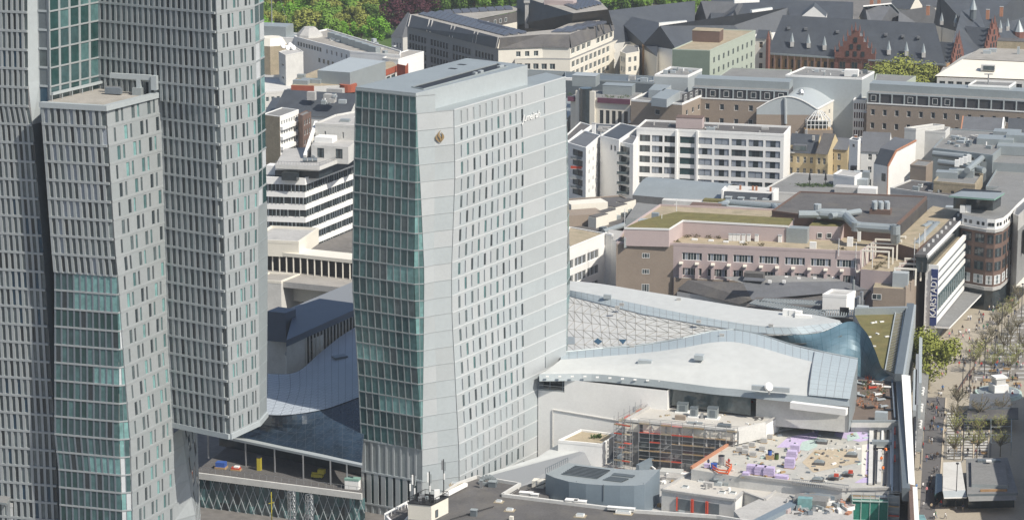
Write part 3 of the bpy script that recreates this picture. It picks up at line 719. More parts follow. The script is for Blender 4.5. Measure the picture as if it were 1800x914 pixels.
# end wall of the lower shell
b = MB()
ew = [U(1508, 631, 27), U(1505, 648, 27.3), U(1499, 672, 26.8), U(1493, 701, 25)]
for i in range(3): a, e = ew[i], ew[i + 1]; b.poly([Vector((a.x, a.y, 17)), Vector((e.x, e.y, 17)), e, a], 'zinc')
a, e = U(1330, 687.5, 25) + Vector((0, .6, 0)), U(1493, 701, 25) + Vector((0, .4, 0))
b.poly([(a.x, a.y, 17), (e.x, e.y, 17), (e.x, e.y, 24), (a.x, a.y, 24)], 'light_concrete'); b.build('end_wall', SC)
b = MB(); a, e = U(1390, 702, 24) + Vector((0, -.8, 0)), U(1488, 714, 24) + Vector((0, -.8, 0)); b.bar(a - Vector((0, 0, 1)), e - Vector((0, 0, 1)), 1.5, 'white'); b.build('gutter', SC)
# white block below the shell
F0, F1, F2 = XY(946, 627.3, 20), XY(1173, 617.5, 20), U(1320, 700, 23)
zb_ = 4
b = MB(); nrm = Vector(((F1 - F0).y, -(F1 - F0).x, 0)).normalized()
F0.z = F1.z = 0
A, B = F0, F1; L = (B - A).length
ur = .205
b.poly([(A.x, A.y, zb_), (B.x, B.y, zb_), (B.x, B.y, 20.5), (A.x, A.y, 20.5)], 'white')
C1 = A.lerp(B, ur); b.poly([(C1.x, C1.y, 20.5), (B.x, B.y, 20.5), (B.x, B.y, 23.2), (C1.x, C1.y, 23.7)], 'white')
bk = -nrm * 4; b.poly([(C1.x + bk.x, C1.y + bk.y, 20.5), (C1.x, C1.y, 20.5), (C1.x, C1.y, 23.7), (C1.x + bk.x, C1.y + bk.y, 23.7)], 'white')
bk = -nrm * 14; b.poly([(A.x + bk.x, A.y + bk.y, zb_), (A.x, A.y, zb_), (A.x, A.y, 20.5), (A.x + bk.x, A.y + bk.y, 20.5)], 'white')
b.poly([(B.x, B.y, zb_), (B.x + bk.x, B.y + bk.y, zb_), (B.x + bk.x, B.y + bk.y, 23.2), (B.x, B.y, 23.2)], 'white')
b.poly([(A.x, A.y, 20.5), (B.x, B.y, 20.5), (B.x + bk.x, B.y + bk.y, 20.5), (A.x + bk.x, A.y + bk.y, 20.5)], 'concrete')
b.build('wall', SC)
b = MB(); q = [A - nrm * 3, C1 - nrm * 3]; b.poly([(q[0].x, q[0].y, 20.6), (q[1].x, q[1].y, 20.6), (q[1].x, q[1].y, 24), (q[0].x, q[0].y, 24)], 'glass_dark')
q = [C1 - nrm * 2.5, B - nrm * 2.5, B - nrm * 2.5 + (F2 - B) * Vector((1, 1, 0)).x]; q2 = Vector((F2.x, F2.y, 0))
b.poly([(q[0].x, q[0].y, 22), (q[1].x, q[1].y, 21), (q[1].x, q[1].y, 24), (q[0].x, q[0].y, 24)], 'glass_dark')
b.poly([(q[1].x, q[1].y, 19), (q2.x, q2.y, 19), (q2.x, q2.y, 24), (q[1].x, q[1].y, 24)], 'glass_mid'); b.build('clerestory', SC)
b = MB()
for u_ in (0.0, .09, .19): p = A.lerp(B, u_) - nrm * .3; b.bar((p.x, p.y, 20.6), (p.x, p.y, 23.8), .2, 'alu_dark')
p, q = A - nrm * .3, C1 - nrm * .3; b.bar((p.x, p.y, 21.7), (q.x, q.y, 21.7), .12, 'steel'); b.bar((p.x, p.y, 20.65), (q.x, q.y, 20.65), .3, 'zinc')
b.build('window_frame', SC)
b = MB()
def onw(u, z, o=.1): p = A.lerp(B, u) + nrm * o; return Vector((p.x, p.y, z))
for a, e in (((.115, 4), (.115, 16.1)), ((.115, 16.1), (.64, 14.9))): b.bar(onw(*a), onw(*e), .22, 'light_concrete')
b.build('wall_trim', SC)
bld('stair_block', '', '', [(981, 776), (1021, 757), (1084, 765), (1058, 783)], 13, 'white', 'dirt', z0=3, par=.4, parent=SC)
b = MB()
for i in range(9):
    p = U(1047 + R.uniform(-8, 8), 769 + R.uniform(-2, 2), 13); 
    for k in range(5): b.bar(p, p + Vector((R.uniform(-.4, .4), R.uniform(-.3, .3), R.uniform(.5, 1.1))), .16, 'plant')
b.build('weeds', SC)
# low folded pale roofs between hotel and building site
b = MB()
b.poly(RL((985, 777, 11), (1060, 784, 10), (1100, 792, 9), (1082, 812, 8), (1000, 830, 7.5), (900, 862, 7), (845, 845, 7), (850, 834, 8), (945, 803, 10)), 'zinc')
b.smooth = False; b.build('low_roof', SC)
b = MB()
b.poly(RL((985, 777, 11.2), (1045, 786, 11.6), (850, 838, 8.4), (850, 834, 8.2), (945, 803, 10.2)), 'membrane')
b.poly(RL((1045, 786, 11.6), (1095, 800, 8.6), (905, 858, 7.1), (850, 838, 8.4)), 'membrane_edge')
b.build('low_roof', SC)
# green roof on the street side with ladder-like service walk and parapets
gp = [(1500, 549), (1592, 544), (1577, 658), (1548, 646), (1533, 608), (1516, 578)]
b = MB(); b.prism(RL(*[(x, y, 19) for x, y in gp]), 0, 19, 'light_concrete', 'moss'); b.build('green_roof', SC)
b = MB()
a0, a1, c0, c1 = U(1575, 545, 19.4), U(1556, 650, 19.4), U(1590, 546, 19.4), U(1573, 655, 19.4)
b.bar(a0, a1, .25, 'alu_white'); b.bar(c0, c1, .25, 'alu_white')
for i in range(40): t_ = (i + .5) / 40; b.bar(a0.lerp(a1, t_), c0.lerp(c1, t_), .18, 'concrete')
b.build('service_walk', SC)
b = MB()
for (x, y) in ((1534, 568), (1540, 567), (1550, 566), (1528, 593), (1542, 587), (1559, 592), (1536, 609)): b.box(U(x, y, 19), (1.1, .5, .25), 'white', R.random() * 3)
b.build('roof_vent', SC)
# street wall and its caps
W0, W1, W2 = U(1607, 533, 20.6), U(1587, 657, 20.6), U(1600, 852, 19.6)
b = MB()
def slab(b, A, B, w_, z0, z1, m, side=1, zB=None):
    d = (B - A).normalized(); o = Vector((d.y, -d.x, 0)).normalized() * w_ * side
    dz = 0 if zB is None else zB - z1
    b.hexa([(A.x, A.y, z0), (B.x, B.y, z0), (B.x + o.x, B.y + o.y, z0), (A.x + o.x, A.y + o.y, z0), (A.x, A.y, z1), (B.x, B.y, z1 + dz), (B.x + o.x, B.y + o.y, z1 + dz), (A.x + o.x, A.y + o.y, z1)], m)
slab(b, W1, W0, -1.9, 17.5, 20.6, 'zinc_dark'); slab(b, W1, W0, .5, 0, 20.3, 'alu_white')
b.build('street_wall', SC)
b = MB(); slab(b, U(1501, 542, 20.5), U(1594, 540, 20.5), 1.2, 18.5, 20.8, 'zinc'); b.build('parapet', SC)
b = MB(); slab(b, W2, W1, -1.6, 16, 18.9, 'zinc_dark'); slab(b, W2, W1, .3, 0, 18.6, 'brown'); b.build('street_wall', SC)
WB = [U(1585, 658, 20.8), U(1600, 660, 20.4), U(1608, 848, 18.8), U(1597, 846, 19.3)]
b = MB(); q = [p - Vector((0, 0, .5)) for p in WB]; b.hexa([*q, *WB], 'white'); b.build('white_band', SC)
b = MB(); a, e = U(1604, 855, 18), U(1608, 945, 17); slab(b, e, a, 1.0, 0, 18, 'white'); slab(b, e, a, -.8, 0, 18.4, 'brown'); b.build('street_wall', SC)
b = MB()
for y0, y1, x, m_ in ((595, 640, 1614, 'alu_white'), (627, 680, 1608, 'membrane_edge'), (655, 690, 1604, 'alu_white')):
    a, e = U(x, y0 + 55, 6), U(x - 2, y1 + 95, 6); slab(b, e, a, .8, 4, 15, m_)
b.build('banner', SC)
b = MB(); a, e = U(1606, 755, 9), U(1604, 815, 9); slab(b, e, a, .5, 4, 13.5, 'black'); sg = b.build('shop_sign', SC)
d = (a - e).normalized(); text_obj('lettering', 'MANGO', sg, (e + a) / 2 + Vector((d.y, -d.x, 0)) * .58 + Vector((0, 0, 1)), Vector((0, 0, 1)), 1.5, 'frame_white', up=-d)
# street canopy
cp = RL((1612, 652, 6), (1633, 656, 6), (1619, 790, 6), (1602, 790, 6))
b = MB(); b.prism(cp, 5.5, 6, 'zinc', 'felt_light', True); b.build('street_canopy', SC)
b = MB()
for i in range(9):
    for (x, y) in ((1623 - i * .7, 684 + i * 5 + (i // 3) * 14),): b.tube(U(x, y, 6), U(x, y, 6) + Vector((0, 0, .5)), .35, 'white', 8)
b.build('roof_light', SC)
b = MB()
for (x, y) in ((1631, 662), (1629, 690), (1625, 720), (1622, 750), (1619, 785)): p = U(x, y, 5.5); b.tube((p.x, p.y, 0), (p.x, p.y, 5.5), .15, 'steel')
b.build('canopy_post', SC)
# planted roof terrace
b = MB(); tp = RL((1508, 666, 17.4), (1572, 670, 17.4), (1586, 741, 17.4), (1496, 741, 17.4)); M('terrace_floor', (.14, .11, .09), .8, 0, .2, .5, 3); b.prism(tp, 0, 17.4, 'light_concrete', 'terrace_floor'); tf = b.build('terrace', SC)
b = MB(); a, e = U(1568, 671, 17.4), U(1573, 738, 17.4); b.bar(a + Vector((0, 0, .5)), e + Vector((0, 0, .5)), .4, 'alu_dark'); b.bar(U(1497, 740, 18), U(1586, 740, 18), .5, 'zinc'); b.build('railing', tf)
b = MB(); b.box(U(1549, 738, 17.4), (2.8, 1.5, 2), 'alu_white', RZ); b.build('plant_box', tf)
ter = [(1512, 676, 'alu_white'), (1527, 673, 'orange'), (1541, 677, 'white'), (1533, 683, 'redpaint'), (1520, 684, 'plant'), (1514, 697, 'alu_white'), (1525, 699, 'plant'), (1532, 703, 'rust'), (1543, 695, 'white'), (1552, 694, 'plant'), (1548, 704, 'alu_white'), (1560, 700, 'black'), (1510, 712, 'terracotta'), (1518, 716, 'rust'), (1528, 718, 'black'), (1540, 717, 'rust'), (1553, 716, 'alu_white'), (1562, 722, 'black'), (1547, 687, 'terracotta'), (1558, 682, 'white')]
g_um = 0
for i, (x, y, m_) in enumerate(ter):
    p = U(x, y, 17.4)
    if m_ in ('plant', 'rust', 'terracotta', 'orange'):
        nm = {'plant': 'green', 'rust': 'rusty red', 'terracotta': 'tan leaved', 'orange': 'orange'}[m_]
        o = thing('potted_plant', f'{nm} potted shrub on the brown roof terrace beside the blue dome', 'plant', p, 0, 'potted plants on the roof terrace')
        b = MB(); b.tube((0, 0, 0), (0, 0, .5), .35, 'terracotta', 8, .45); b.build('pot', o, local=True); o['label'] = f'{nm} potted shrub on the brown roof terrace, {["first", "second", "third", "fourth", "fifth", "sixth", "seventh", "eighth", "ninth", "tenth", "eleventh", "twelfth", "13th", "14th", "15th", "16th", "17th", "18th", "19th", "20th"][i]} object from the dome end'
        b = MB()
        for k in range(40):
            v = Vector((R.gauss(0, .5), R.gauss(0, .45), abs(R.gauss(.5, .35)) + .45)); s = .16
            b.poly([v, v + Vector((R.uniform(-s, s) * 2, R.uniform(-s, s) * 2, s)), v + Vector((R.uniform(-s, s), R.uniform(-s, s), s * 2))], m_)
        b.build('foliage', o, local=True)
    else:
        nm = {'alu_white': 'pale grey', 'white': 'white', 'redpaint': 'red', 'black': 'black'}[m_]
        o = thing('sun_lounger', f'{nm} cushioned lounge seat on the brown roof terrace', 'lounge seat', p, R.uniform(-.8, .8), 'lounge seats on the roof terrace')
        b = MB(); b.box((0, 0, .25), (2.3, .9, .2), m_); b.box((-1.0, 0, .45), (.25, .9, .5), m_); b.build('cushion', o, local=True); o['label'] = f'{nm} lounge seat on the brown roof terrace, {["first", "second", "third", "fourth", "fifth", "sixth", "seventh", "eighth", "ninth", "tenth", "eleventh", "twelfth", "13th", "14th", "15th", "16th", "17th", "18th", "19th", "20th"][i]} object from the dome end'
        b = MB()
        for sx in (-1, 1):
            for sy in (-.35, .35): b.box((sx * .95, sy, 0), (.08, .08, .25), 'wood')
        b.build('frame', o, local=True)
# ---------------- western half of the shopping centre, in the hotel's shade
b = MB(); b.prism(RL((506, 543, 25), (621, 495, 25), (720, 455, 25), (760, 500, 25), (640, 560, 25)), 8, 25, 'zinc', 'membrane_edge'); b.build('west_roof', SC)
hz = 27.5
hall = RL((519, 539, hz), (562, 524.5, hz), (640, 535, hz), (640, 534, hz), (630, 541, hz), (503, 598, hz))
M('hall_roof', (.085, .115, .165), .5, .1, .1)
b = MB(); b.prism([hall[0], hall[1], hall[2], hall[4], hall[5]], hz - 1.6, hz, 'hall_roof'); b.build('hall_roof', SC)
e0, e1 = U(503, 598, hz), U(630, 541, hz)
e0 = Vector((e0.x, e0.y + .9, 0)); e1 = Vector((e1.x, e1.y + .9, 0))
b = MB(); b.poly([(e0.x, e0.y, 16), (e1.x, e1.y, 16), (e1.x, e1.y, hz - 1.5), (e0.x, e0.y, hz - 1.5)], 'glass_dark'); b.build('hall_glass', SC)
b = MB()
for i in range(17):
    p = e0.lerp(e1, .26 + i * .046) + Vector((.1, -.5, 0)); b.bar((p.x, p.y, 16), (p.x, p.y, hz - 1.6), .35, 'light_concrete')
b.build('column', SC)
b = MB(); a, e = e0 + Vector((0, -.35, 0)), e0.lerp(e1, .27) + Vector((0, -.35, 0)); b.poly([(a.x, a.y, 16), (e.x, e.y, 16), (e.x, e.y, hz - 1.6), (a.x, a.y, hz - 1.6)], 'light_concrete'); b.build('hall_wall', SC)
bld('', '', '', [(469, 547), (489, 539), (520, 543), (502, 550)], 29.5, 'hall_roof', 'hall_roof', z0=22, par=0, parent=SC)
bld('', '', '', [(530, 594), (546, 598), (568, 590), (555, 586)], 24.5, 'light_concrete', 'concrete', z0=18, par=.2, parent=SC)
bld('', '', '', [(455, 586), (503, 591), (519, 570), (465, 560)], 23, 'light_concrete', 'felt', z0=0, par=0, parent=SC)
bld('', '', '', [(501, 627), (517, 633), (567, 611), (632, 570), (620, 540), (505, 600)], 18.5, 'light_concrete', 'felt', z0=0, par=.4, parent=SC)
b = MB()
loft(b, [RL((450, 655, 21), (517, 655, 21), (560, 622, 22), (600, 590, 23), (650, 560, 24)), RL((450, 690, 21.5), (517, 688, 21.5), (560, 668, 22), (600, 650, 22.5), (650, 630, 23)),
         RL((445, 727, 21), (500, 729, 21), (560, 721, 21.5), (600, 709, 22), (650, 690, 22.5))], 'membrane_shaded', 30, 4); b.build('roof_shell', SC)
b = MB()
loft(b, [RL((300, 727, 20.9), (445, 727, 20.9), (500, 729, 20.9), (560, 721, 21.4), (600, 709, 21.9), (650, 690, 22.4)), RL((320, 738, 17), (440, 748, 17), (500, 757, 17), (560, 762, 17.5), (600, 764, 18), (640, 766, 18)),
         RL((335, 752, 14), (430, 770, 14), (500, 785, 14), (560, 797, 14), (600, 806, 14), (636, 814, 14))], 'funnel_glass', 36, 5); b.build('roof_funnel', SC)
b = MB(); q = U(608, 628, 22.8); b.box(q + Vector((-1.5, 0, -.1)), (3.4, 2.2, .5), 'alu_dark', math.radians(30)); b.build('hatch', SC)
# canopy, terrace and rhombus glass front
K0, K1 = U(340, 756, 14), U(637, 818, 14)
b = MB(); d = (K1 - K0).normalized(); o = Vector((-d.y, d.x, 0))
b.prism([K0, K1, XY(637, K1.y + 2.2, 14), K0 + o * 2.6], 13.5, 14.05, 'alu_white', None, True); b.build('canopy', SC)
T0, T1 = U(338, 832, 8), U(637, 870, 8)
b = MB(); b.prism([T0, T1, XY(636, 603, 8), XY(600, 606, 8), K0 + o * 16], 7.2, 8, 'concrete', 'felt', True); b.build('terrace', SC)  # dark felt floor colour paints in the shade under the canopy
b = MB(); slab(b, T0, T1, .5, 7.1, 8.5, 'light_concrete'); b.build('parapet', SC)
b = MB(); a, e = K0 + o * 9, XY(636, 601, 8); b.poly([(a.x, a.y, 8), (e.x, e.y, 8), (e.x, e.y, 14), (a.x, a.y, 14)], 'glass_dark'); b.build('terrace_glass', SC)
b = MB()
for x, y in ((363, 762), (429, 775), (480, 786), (530, 797), (578, 807), (607, 813)):
    p = U(x, y, 14) + o * .5; b.tube((p.x, p.y, 8), (p.x, p.y, 13.6), .2, 'steel')
b.build('column', SC)
b = MB()
for i in range(24): p = T0.lerp(T1, i / 23) + o * .6; b.bar((p.x, p.y, 8.4), (p.x, p.y, 9.6), .07, 'steel')
p, q = T0 + o * .6, T1 + o * .6; b.bar((p.x, p.y, 9.6), (q.x, q.y, 9.6), .07, 'steel'); b.build('railing', SC)
G0, G1 = T0 + o * .9, T1 + o * .9
b = MB()
for i in range(34):
    a, e = G0.lerp(G1, i / 34), G0.lerp(G1, (i + 1) / 34)
    for k in range(3): b.poly([(a.x, a.y, -1 + k * 2.7), (e.x, e.y, -1 + k * 2.7), (e.x, e.y, 1.7 + k * 2.7), (a.x, a.y, 1.7 + k * 2.7)], R.choice(('glass_teal_dark', 'glass_teal', 'glass_dark', 'glass_mid', 'glass_teal_light')))
b.build('glass_front', SC)
b = MB(); L = (G1 - G0).length; sp_ = 2.05; g2 = o * -.25
n = int(L / sp_) + 3
for i in range(-3, n):
    for s in (0, 1):
        x0, x1 = i * sp_, i * sp_ + 3.1
        if s: x0, x1 = x1, x0
        z0, z1 = -1, 7.1
        # clip to the front
        def cl(xa, za, xb, zb):
            if xa > xb: xa, za, xb, zb = xb, zb, xa, za
            if xb < 0 or xa > L: return None
            if xa < 0: za += (zb - za) * (0 - xa) / (xb - xa); xa = 0
            if xb > L: zb = za + (zb - za) * (L - xa) / (xb - xa); xb = L
            return xa, za, xb, zb
        c = cl(x0, z0, x1, z1)
        if c:
            p, q = G0.lerp(G1, c[0] / L) + g2, G0.lerp(G1, c[2] / L) + g2; b.bar((p.x, p.y, c[1]), (q.x, q.y, c[3]), .13, 'alu_white')
b.build('rhombus_frame', SC)
# ---------------- building-site things on and in front of the terrace
def truss(name, label, cat, p, h, w_, m, group=None, seg=1.2):
    o = thing(name, label, cat, p, .5, group); b = MB()
    cs = [(-w_ / 2, -w_ / 2), (w_ / 2, -w_ / 2), (w_ / 2, w_ / 2), (-w_ / 2, w_ / 2)]
    for x, y in cs: b.bar((x, y, 0), (x, y, h), .13, m)
    b.build('frame', o, local=True); b = MB(); n = int(h / seg)
    for i in range(n):
        for k in range(4):
            (xa, ya), (xb, yb) = cs[k], cs[(k + 1) % 4]; z0, z1 = i * h / n, (i + 1) * h / n
            b.bar((xa, ya, z0), (xb, yb, z1) if i % 2 else (xb, yb, z1), .09, m); b.bar((xa, ya, z1), (xb, yb, z1), .09, m)
    b.build('brace', o, local=True); return o
p = U(514, 870, 8) ; p = XY(514, 575, 0); truss('hoist_mast', 'silver lattice hoist mast, the left of two before the rhombus glass front', 'hoist mast', p, 12.6, 1.2, 'steel', 'lattice hoist masts')
p = XY(545, 573.5, 0); truss('hoist_mast', 'silver lattice hoist mast, the right of two before the rhombus glass front', 'hoist mast', p, 12.4, 1.2, 'steel', 'lattice hoist masts')
p = XY(478.5, 578, 0); o = thing('yellow_pole', 'thin yellow support pole before the terrace edge', 'pole', p); M('yellowpaint', (.42, .35, .04), .5)
b = MB(); b.tube((0, 0, 0), (0, 0, 11.6), .12, 'yellowpaint'); b.build('pole', o, local=True); b = MB(); b.bar((-.6, 0, 9), (.6, 0, 9.3), .15, 'yellowpaint'); b.build('bracket', o, local=True)
def small(name, label, cat, px, py, z, parts, rz=RZ, group=None):
    p = U(px, py, z); o = thing(name, label, cat, p, rz, group)
    for nm, boxes in parts:
        b = MB()
        for c, s, m in boxes: b.box(c, s, m)
        b.build(nm, o, local=True)
    return o
small('tarpaulin_heap', 'blue tarpaulin over building material on the shaded terrace', 'tarpaulin', 389, 823, 8, (('tarpaulin', [((0, 0, .5), (2.2, 1.6, 1.1), 'blue')]), ('pallet', [((0, 0, 0), (2.6, 2, .5), 'wood')])))
small('material_stack', 'red and white stack of boards on the shaded terrace', 'stack', 415, 826, 8, (('pallet', [((0, 0, 0), (2.4, 1.4, .3), 'wood')]), ('boards', [((0, 0, .3), (2, 1.1, .4), 'redpaint'), ((.2, 0, .7), (1.2, 1, .3), 'white')])))
small('lifting_platform', 'yellow lifting platform parked under the canopy', 'lift', 558, 840, 8, (('chassis', [((0, 0, .3), (2.6, 1.3, .7), 'yellowpaint')]), ('basket', [((1, 0, 1.2), (1.6, 1.1, 1.0), 'yellowpaint')]), ('arm', [((-.1, 0, 1.0), (2.4, .3, .35), 'yellowpaint')]), ('wheels', [((-.9, 0, 0), (.5, 1.5, .4), 'black'), ((.9, 0, 0), (.5, 1.5, .4), 'black')])))
small('site_cabinet', 'white and green site cabinet at the right end of the terrace', 'cabinet', 620, 858, 8, (('body', [((0, 0, 0), (3.2, 1.6, 2), 'white')]), ('lid', [((0, 0, 2), (3.3, 1.7, .5), 'copper_green')])))
small('yellow_bin', 'yellow bin standing against the column under the canopy', 'bin', 456, 826, 8, (('bin', [((0, 0, 0), (.9, .9, 3), 'yellowpaint')]), ('lid', [((0, 0, 3), (1, 1, .15), 'black')])))

# ================================================================ the city blocks at the right and middle
def rectP(p1, p2, z, depth):
    a, b_ = U(*p1, z), U(*p2, z); d = (b_ - a).normalized(); o = Vector((-d.y, d.x, 0)) * depth
    return [a, b_, b_ + o, a + o]
def par3(l, c, r, z):
    a, b_, e = U(*l, z), U(*c, z), U(*r, z); return [a, b_, e, a + e - b_]
def unit(parent, name, px, py, z, size, m='alu_white', rz=None, mt=None): return rbox(parent, name, px, py, z, size, m, rz, mt)
def units(parent, name, L, z, m='zinc', rz=None):
    for (x, y, s) in L: unit(parent, name, x, y, z, s, m, rz)
def scatter(parent, A, B, Cc, n, z, seed=1, kinds=None):   # assorted vents and boxes over a roof parallelogram A + u(B-A) + v(C-A)
    rr = random.Random(seed); kinds = kinds or ('vent_pipe', 'roof_unit', 'skylight')
    A, B, Cc = U(*A, z), U(*B, z), U(*Cc, z)
    ang_ = math.atan2((B - A).y, (B - A).x)
    for i in range(n):
        p = A + (B - A) * rr.uniform(.06, .94) + (Cc - A) * rr.uniform(.1, .9); k = rr.choice(kinds); b = MB()
        if k == 'vent_pipe': b.tube(p, p + Vector((0, 0, rr.uniform(.6, 1.3))), rr.uniform(.15, .35), rr.choice(('zinc', 'concrete', 'white')), 7)
        elif k == 'roof_unit':
            s = (rr.uniform(1, 3), rr.uniform(.8, 1.8), rr.uniform(.6, 1.5)); b.box(p, s, rr.choice(('zinc', 'alu_white', 'concrete', 'zinc_dark')), ang_)
        elif k == 'skylight': b.box(p, (1.4, 1.1, .35), 'frame_white', ang_); b.box(p + Vector((0, 0, .35)), (1.1, .8, .08), 'glass_mid', ang_)
        elif k == 'antenna':
            h = rr.uniform(2, 4); b.tube(p, p + Vector((0, 0, h)), .06, 'steel', 5)
            for q in range(3): b.bar(p + Vector((-.5, 0, h - .3 - q * .35)), p + Vector((.5, 0, h - .3 - q * .35)), .05, 'steel')
        b.build(k, parent)
SW = ('frame_white', ('glass_dark', 'glass_mid'), 0, 0); SW1 = ('frame_white', ('glass_dark', 'glass_mid'), 1, 0); SW1d = ('frame_dark', ('glass_dark', 'glass_mid'), 1, 0)
SX = ('frame_white', ('glass_dark',), 1, 1); R6 = ('frame_white', ('glass_dark', 'glass_mid', 'glass_dark', 'blind_grey'), 6, 0)
RD = ('frame_dark', ('glass_dark', 'glass_dark', 'glass_mid'), 3, 0); RB = ('frame_dark', ('glass_dark', 'blind_grey', 'blind_grey'), 2, 0); RB2 = ('frame_dark', ('blind_grey',), 1, 0); RG = ('frame_dark', ('glass_teal', 'glass_teal_dark'), 0, 1)
SB = ('frame_white', ('glass_dark',), 0, 0); RED = ('redpaint', ('glass_dark',), 0, 0)
# ---- pink department store
K, P, ro = bld('department_store', 'pink rendered department store with ribbon windows, planted roof and white portal frames', 'department store',
   [(1084, 428), (1183, 430), (1512, 445), (1549, 419), (1600, 385), (1405, 372), (1160, 362), (1100, 402)], 24, 'pink', 'dirt', par=.5, parm='pink',
   win={0: [], 1: [(2.1, 2.2, 4.4, 2, 7, .035, 1.0, .78, R6)]})
b = MB(); a, e = P[0], P[1]; d = (e - a).normalized(); n_ = Vector((d.y, -d.x, 0))
q = [a + n_ * .12 - d * .1, e + n_ * .12 + d * .1]; wall_holes(b, q[0], q[1], 0, 23.9, [(20.0, 21.4, [(.45, .59)]), (15.4, 16.8, [(.45, .59)]), (9.5, 12.5, [(.45, .58)])], 'brown_tile', .1); b.build('tiled_wall', K)
for z_, h_ in ((20, 1.4), (15.4, 1.4), (9.5, 3)): put_window(K, q[0], q[1], .52, z_, 2.1, h_, ('frame_white', ('glass_dark', 'glass_mid'), 2, 0), .04)
# ledge and lower tiled storey
a, e = P[1] + Vector((.3, -1.2, 0)), P[2] + Vector((1, -1.2, 0)); b = MB(); wall_holes(b, a, e, 0, 14.8, [(10.2, 12.6, [(.06 + i * .1, .12 + i * .1) for i in range(9)])], 'brown_tile')
b.poly([(a.x, a.y, 14.8), (e.x, e.y, 14.8), (e.x, e.y + 2, 14.8), (a.x, a.y + 2, 14.8)], 'concrete'); b.build('lower_storey', K)
for i in range(9): put_window(K, a, e, 0.09 + i * .1, 10.2, 3.0, 2.4, SX, .25)
# brackets over the second row of windows
b = MB()
for i in range(12):
    p = P[1].lerp(P[2], .045 + i * .086) + n_ * .8; b.box((p.x, p.y, 14.8), (.9, 1.7, 4.1), 'pink', RZ * .5); b.box((p.x, p.y - .2, 18.9), (1.1, 2.3, .3), 'cream', RZ * .5)
b.build('bracket', K)
# upper storey with moss roof
zu = 28.6
up_ = [U(1097, 401, zu), U(1176, 403, zu), U(1200, 388, zu), U(1386, 398, zu), U(1393, 388, zu), U(1190, 375.5, zu), U(1181, 376, zu), U(1120, 394, zu)]
b = MB(); b.prism([up_[0], up_[1], up_[2], up_[3], U(1396, 384, zu), U(1190, 372, zu), U(1125, 388, zu)], 23.5, zu, 'pink', 'moss'); us_ = b.build('upper_storey', K)
b = MB()
for i in range(3): slab(b, up_[i], up_[i + 1], .12, zu - .3, zu + .25, 'frame_white')
b.build('parapet', us_)
zz2 = 28
b = MB(); b.prism(RL((1422, 397, zz2), (1477, 398.5, zz2), (1489, 389, zz2), (1432, 387, zz2)), 23.5, zz2, 'pink', 'moss'); ph = b.build('penthouse', K)
for u_ in (.35, .65): put_window(K, U(1422, 397, zz2) + Vector((0, -.25, 0)), U(1477, 398.5, zz2) + Vector((0, -.25, 0)), u_, 24.6, 1.4, 1.5, SW, .1)
unit(K, 'plant_room', 1402, 425, 24, (6, 3.5, 4.2), 'zinc', RZ)
for x in (1286, 1293, 1300, 1309, 1318, 1332, 1373): unit(K, 'air_conditioner', x - 2, 423 + (x - 1286) * .03, 24, (1.0, .7, 1.9), 'white', RZ, 'alu_white')
units(K, 'air_conditioner', [(1429, 437, (1.8, .9, 1.9)), (1494, 433, (1.6, 1, 2.6)), (1510, 424, (.9, .9, 3.2))], 24, 'white', RZ)
units(K, 'skylight', [(1221, 422, (1.6, 1, .4)), (1250, 424, (1.4, 1, .4)), (1276, 426, (1.4, 1, .4)), (1305, 427, (1.5, 1, .4))], 24, 'frame_white', RZ)
def bushes(parent, name, L, z, m='plant', r=.8, n=36):
    for (x, y) in L:
        p = U(x, y, z); b = MB()
        for k in range(n):
            v = p + Vector((R.gauss(0, r * .6), R.gauss(0, r * .5), abs(R.gauss(.35, .25)))); s = .22
            b.poly([v, v + Vector((R.uniform(-s, s) * 2, R.uniform(-s, s) * 2, s * .6)), v + Vector((R.uniform(-s, s), R.uniform(-s, s), s * 1.5))], m)
        b.build(name, parent)
M('shrub_dry', (.10, .085, .04), .95, 0, .4, 1, 5)
bushes(K, 'shrub', [(1208, 418), (1216, 416), (1226, 418), (1246, 419), (1262, 420), (1480, 440), (1190, 427), (1310, 432), (1340, 433)], 24, 'shrub_dry', .9)
# terrace step to the east with white portal frames
z3 = 20.5
b = MB(); b.prism(RL((1513, 473, z3), (1571, 478, z3), (1607, 449, z3), (1549, 444, z3)), 0, z3, 'pink', 'dirt'); b.prism(RL((1535, 505, 17), (1590, 508, 17), (1634, 468, 17), (1607, 449, 17), (1549, 470, 17)), 0, 17, 'brown_tile', 'dirt'); b.build('east_terrace', K)
b = MB(); e0_, e1_ = U(1571, 478, z3), U(1607, 449, z3); slab(b, e0_, e1_, .3, z3 - 2, z3 + .5, 'pink'); e0_, e1_ = U(1590, 508, 17), U(1634, 468, 17); slab(b, e0_, e1_, .4, 0, 17.6, 'sandstone_light'if 0 else 'brown_tile')
b.build('parapet', K)
for i in range(5):
    t_ = i / 4; p = U(1516 + 30 * t_, 469 - 27 * t_, z3); q = p + Vector((7.0, -1.6, 0)); b = MB()
    b.bar(p + Vector((0, 0, 4.6)), q + Vector((0, 0, 4.6)), .45, 'frame_pink' if 0 else 'cream'); b.bar(q, q + Vector((0, 0, 4.8)), .45, 'cream'); b.bar(p, p + Vector((0, 0, 4.8)), .45, 'cream'); b.build('portal_frame', K)
for i in range(6):
    t_ = i / 5; p = U(1572 + 46 * t_, 500 - 43 * t_, 17); q = p + Vector((5.6, -1.4, 0)); b = MB()
    b.bar(p + Vector((0, 0, 4.6)), q + Vector((0, 0, 4.6)), .45, 'cream'); b.bar(q, q + Vector((0, 0, 4.8)), .45, 'cream'); b.bar(p, p + Vector((0, 0, 4.8)), .45, 'cream'); b.build('portal_frame', K)
unit(K, 'plant_room', 1583, 503, 17, (4.2, 3, 4), 'alu_white', RZ)
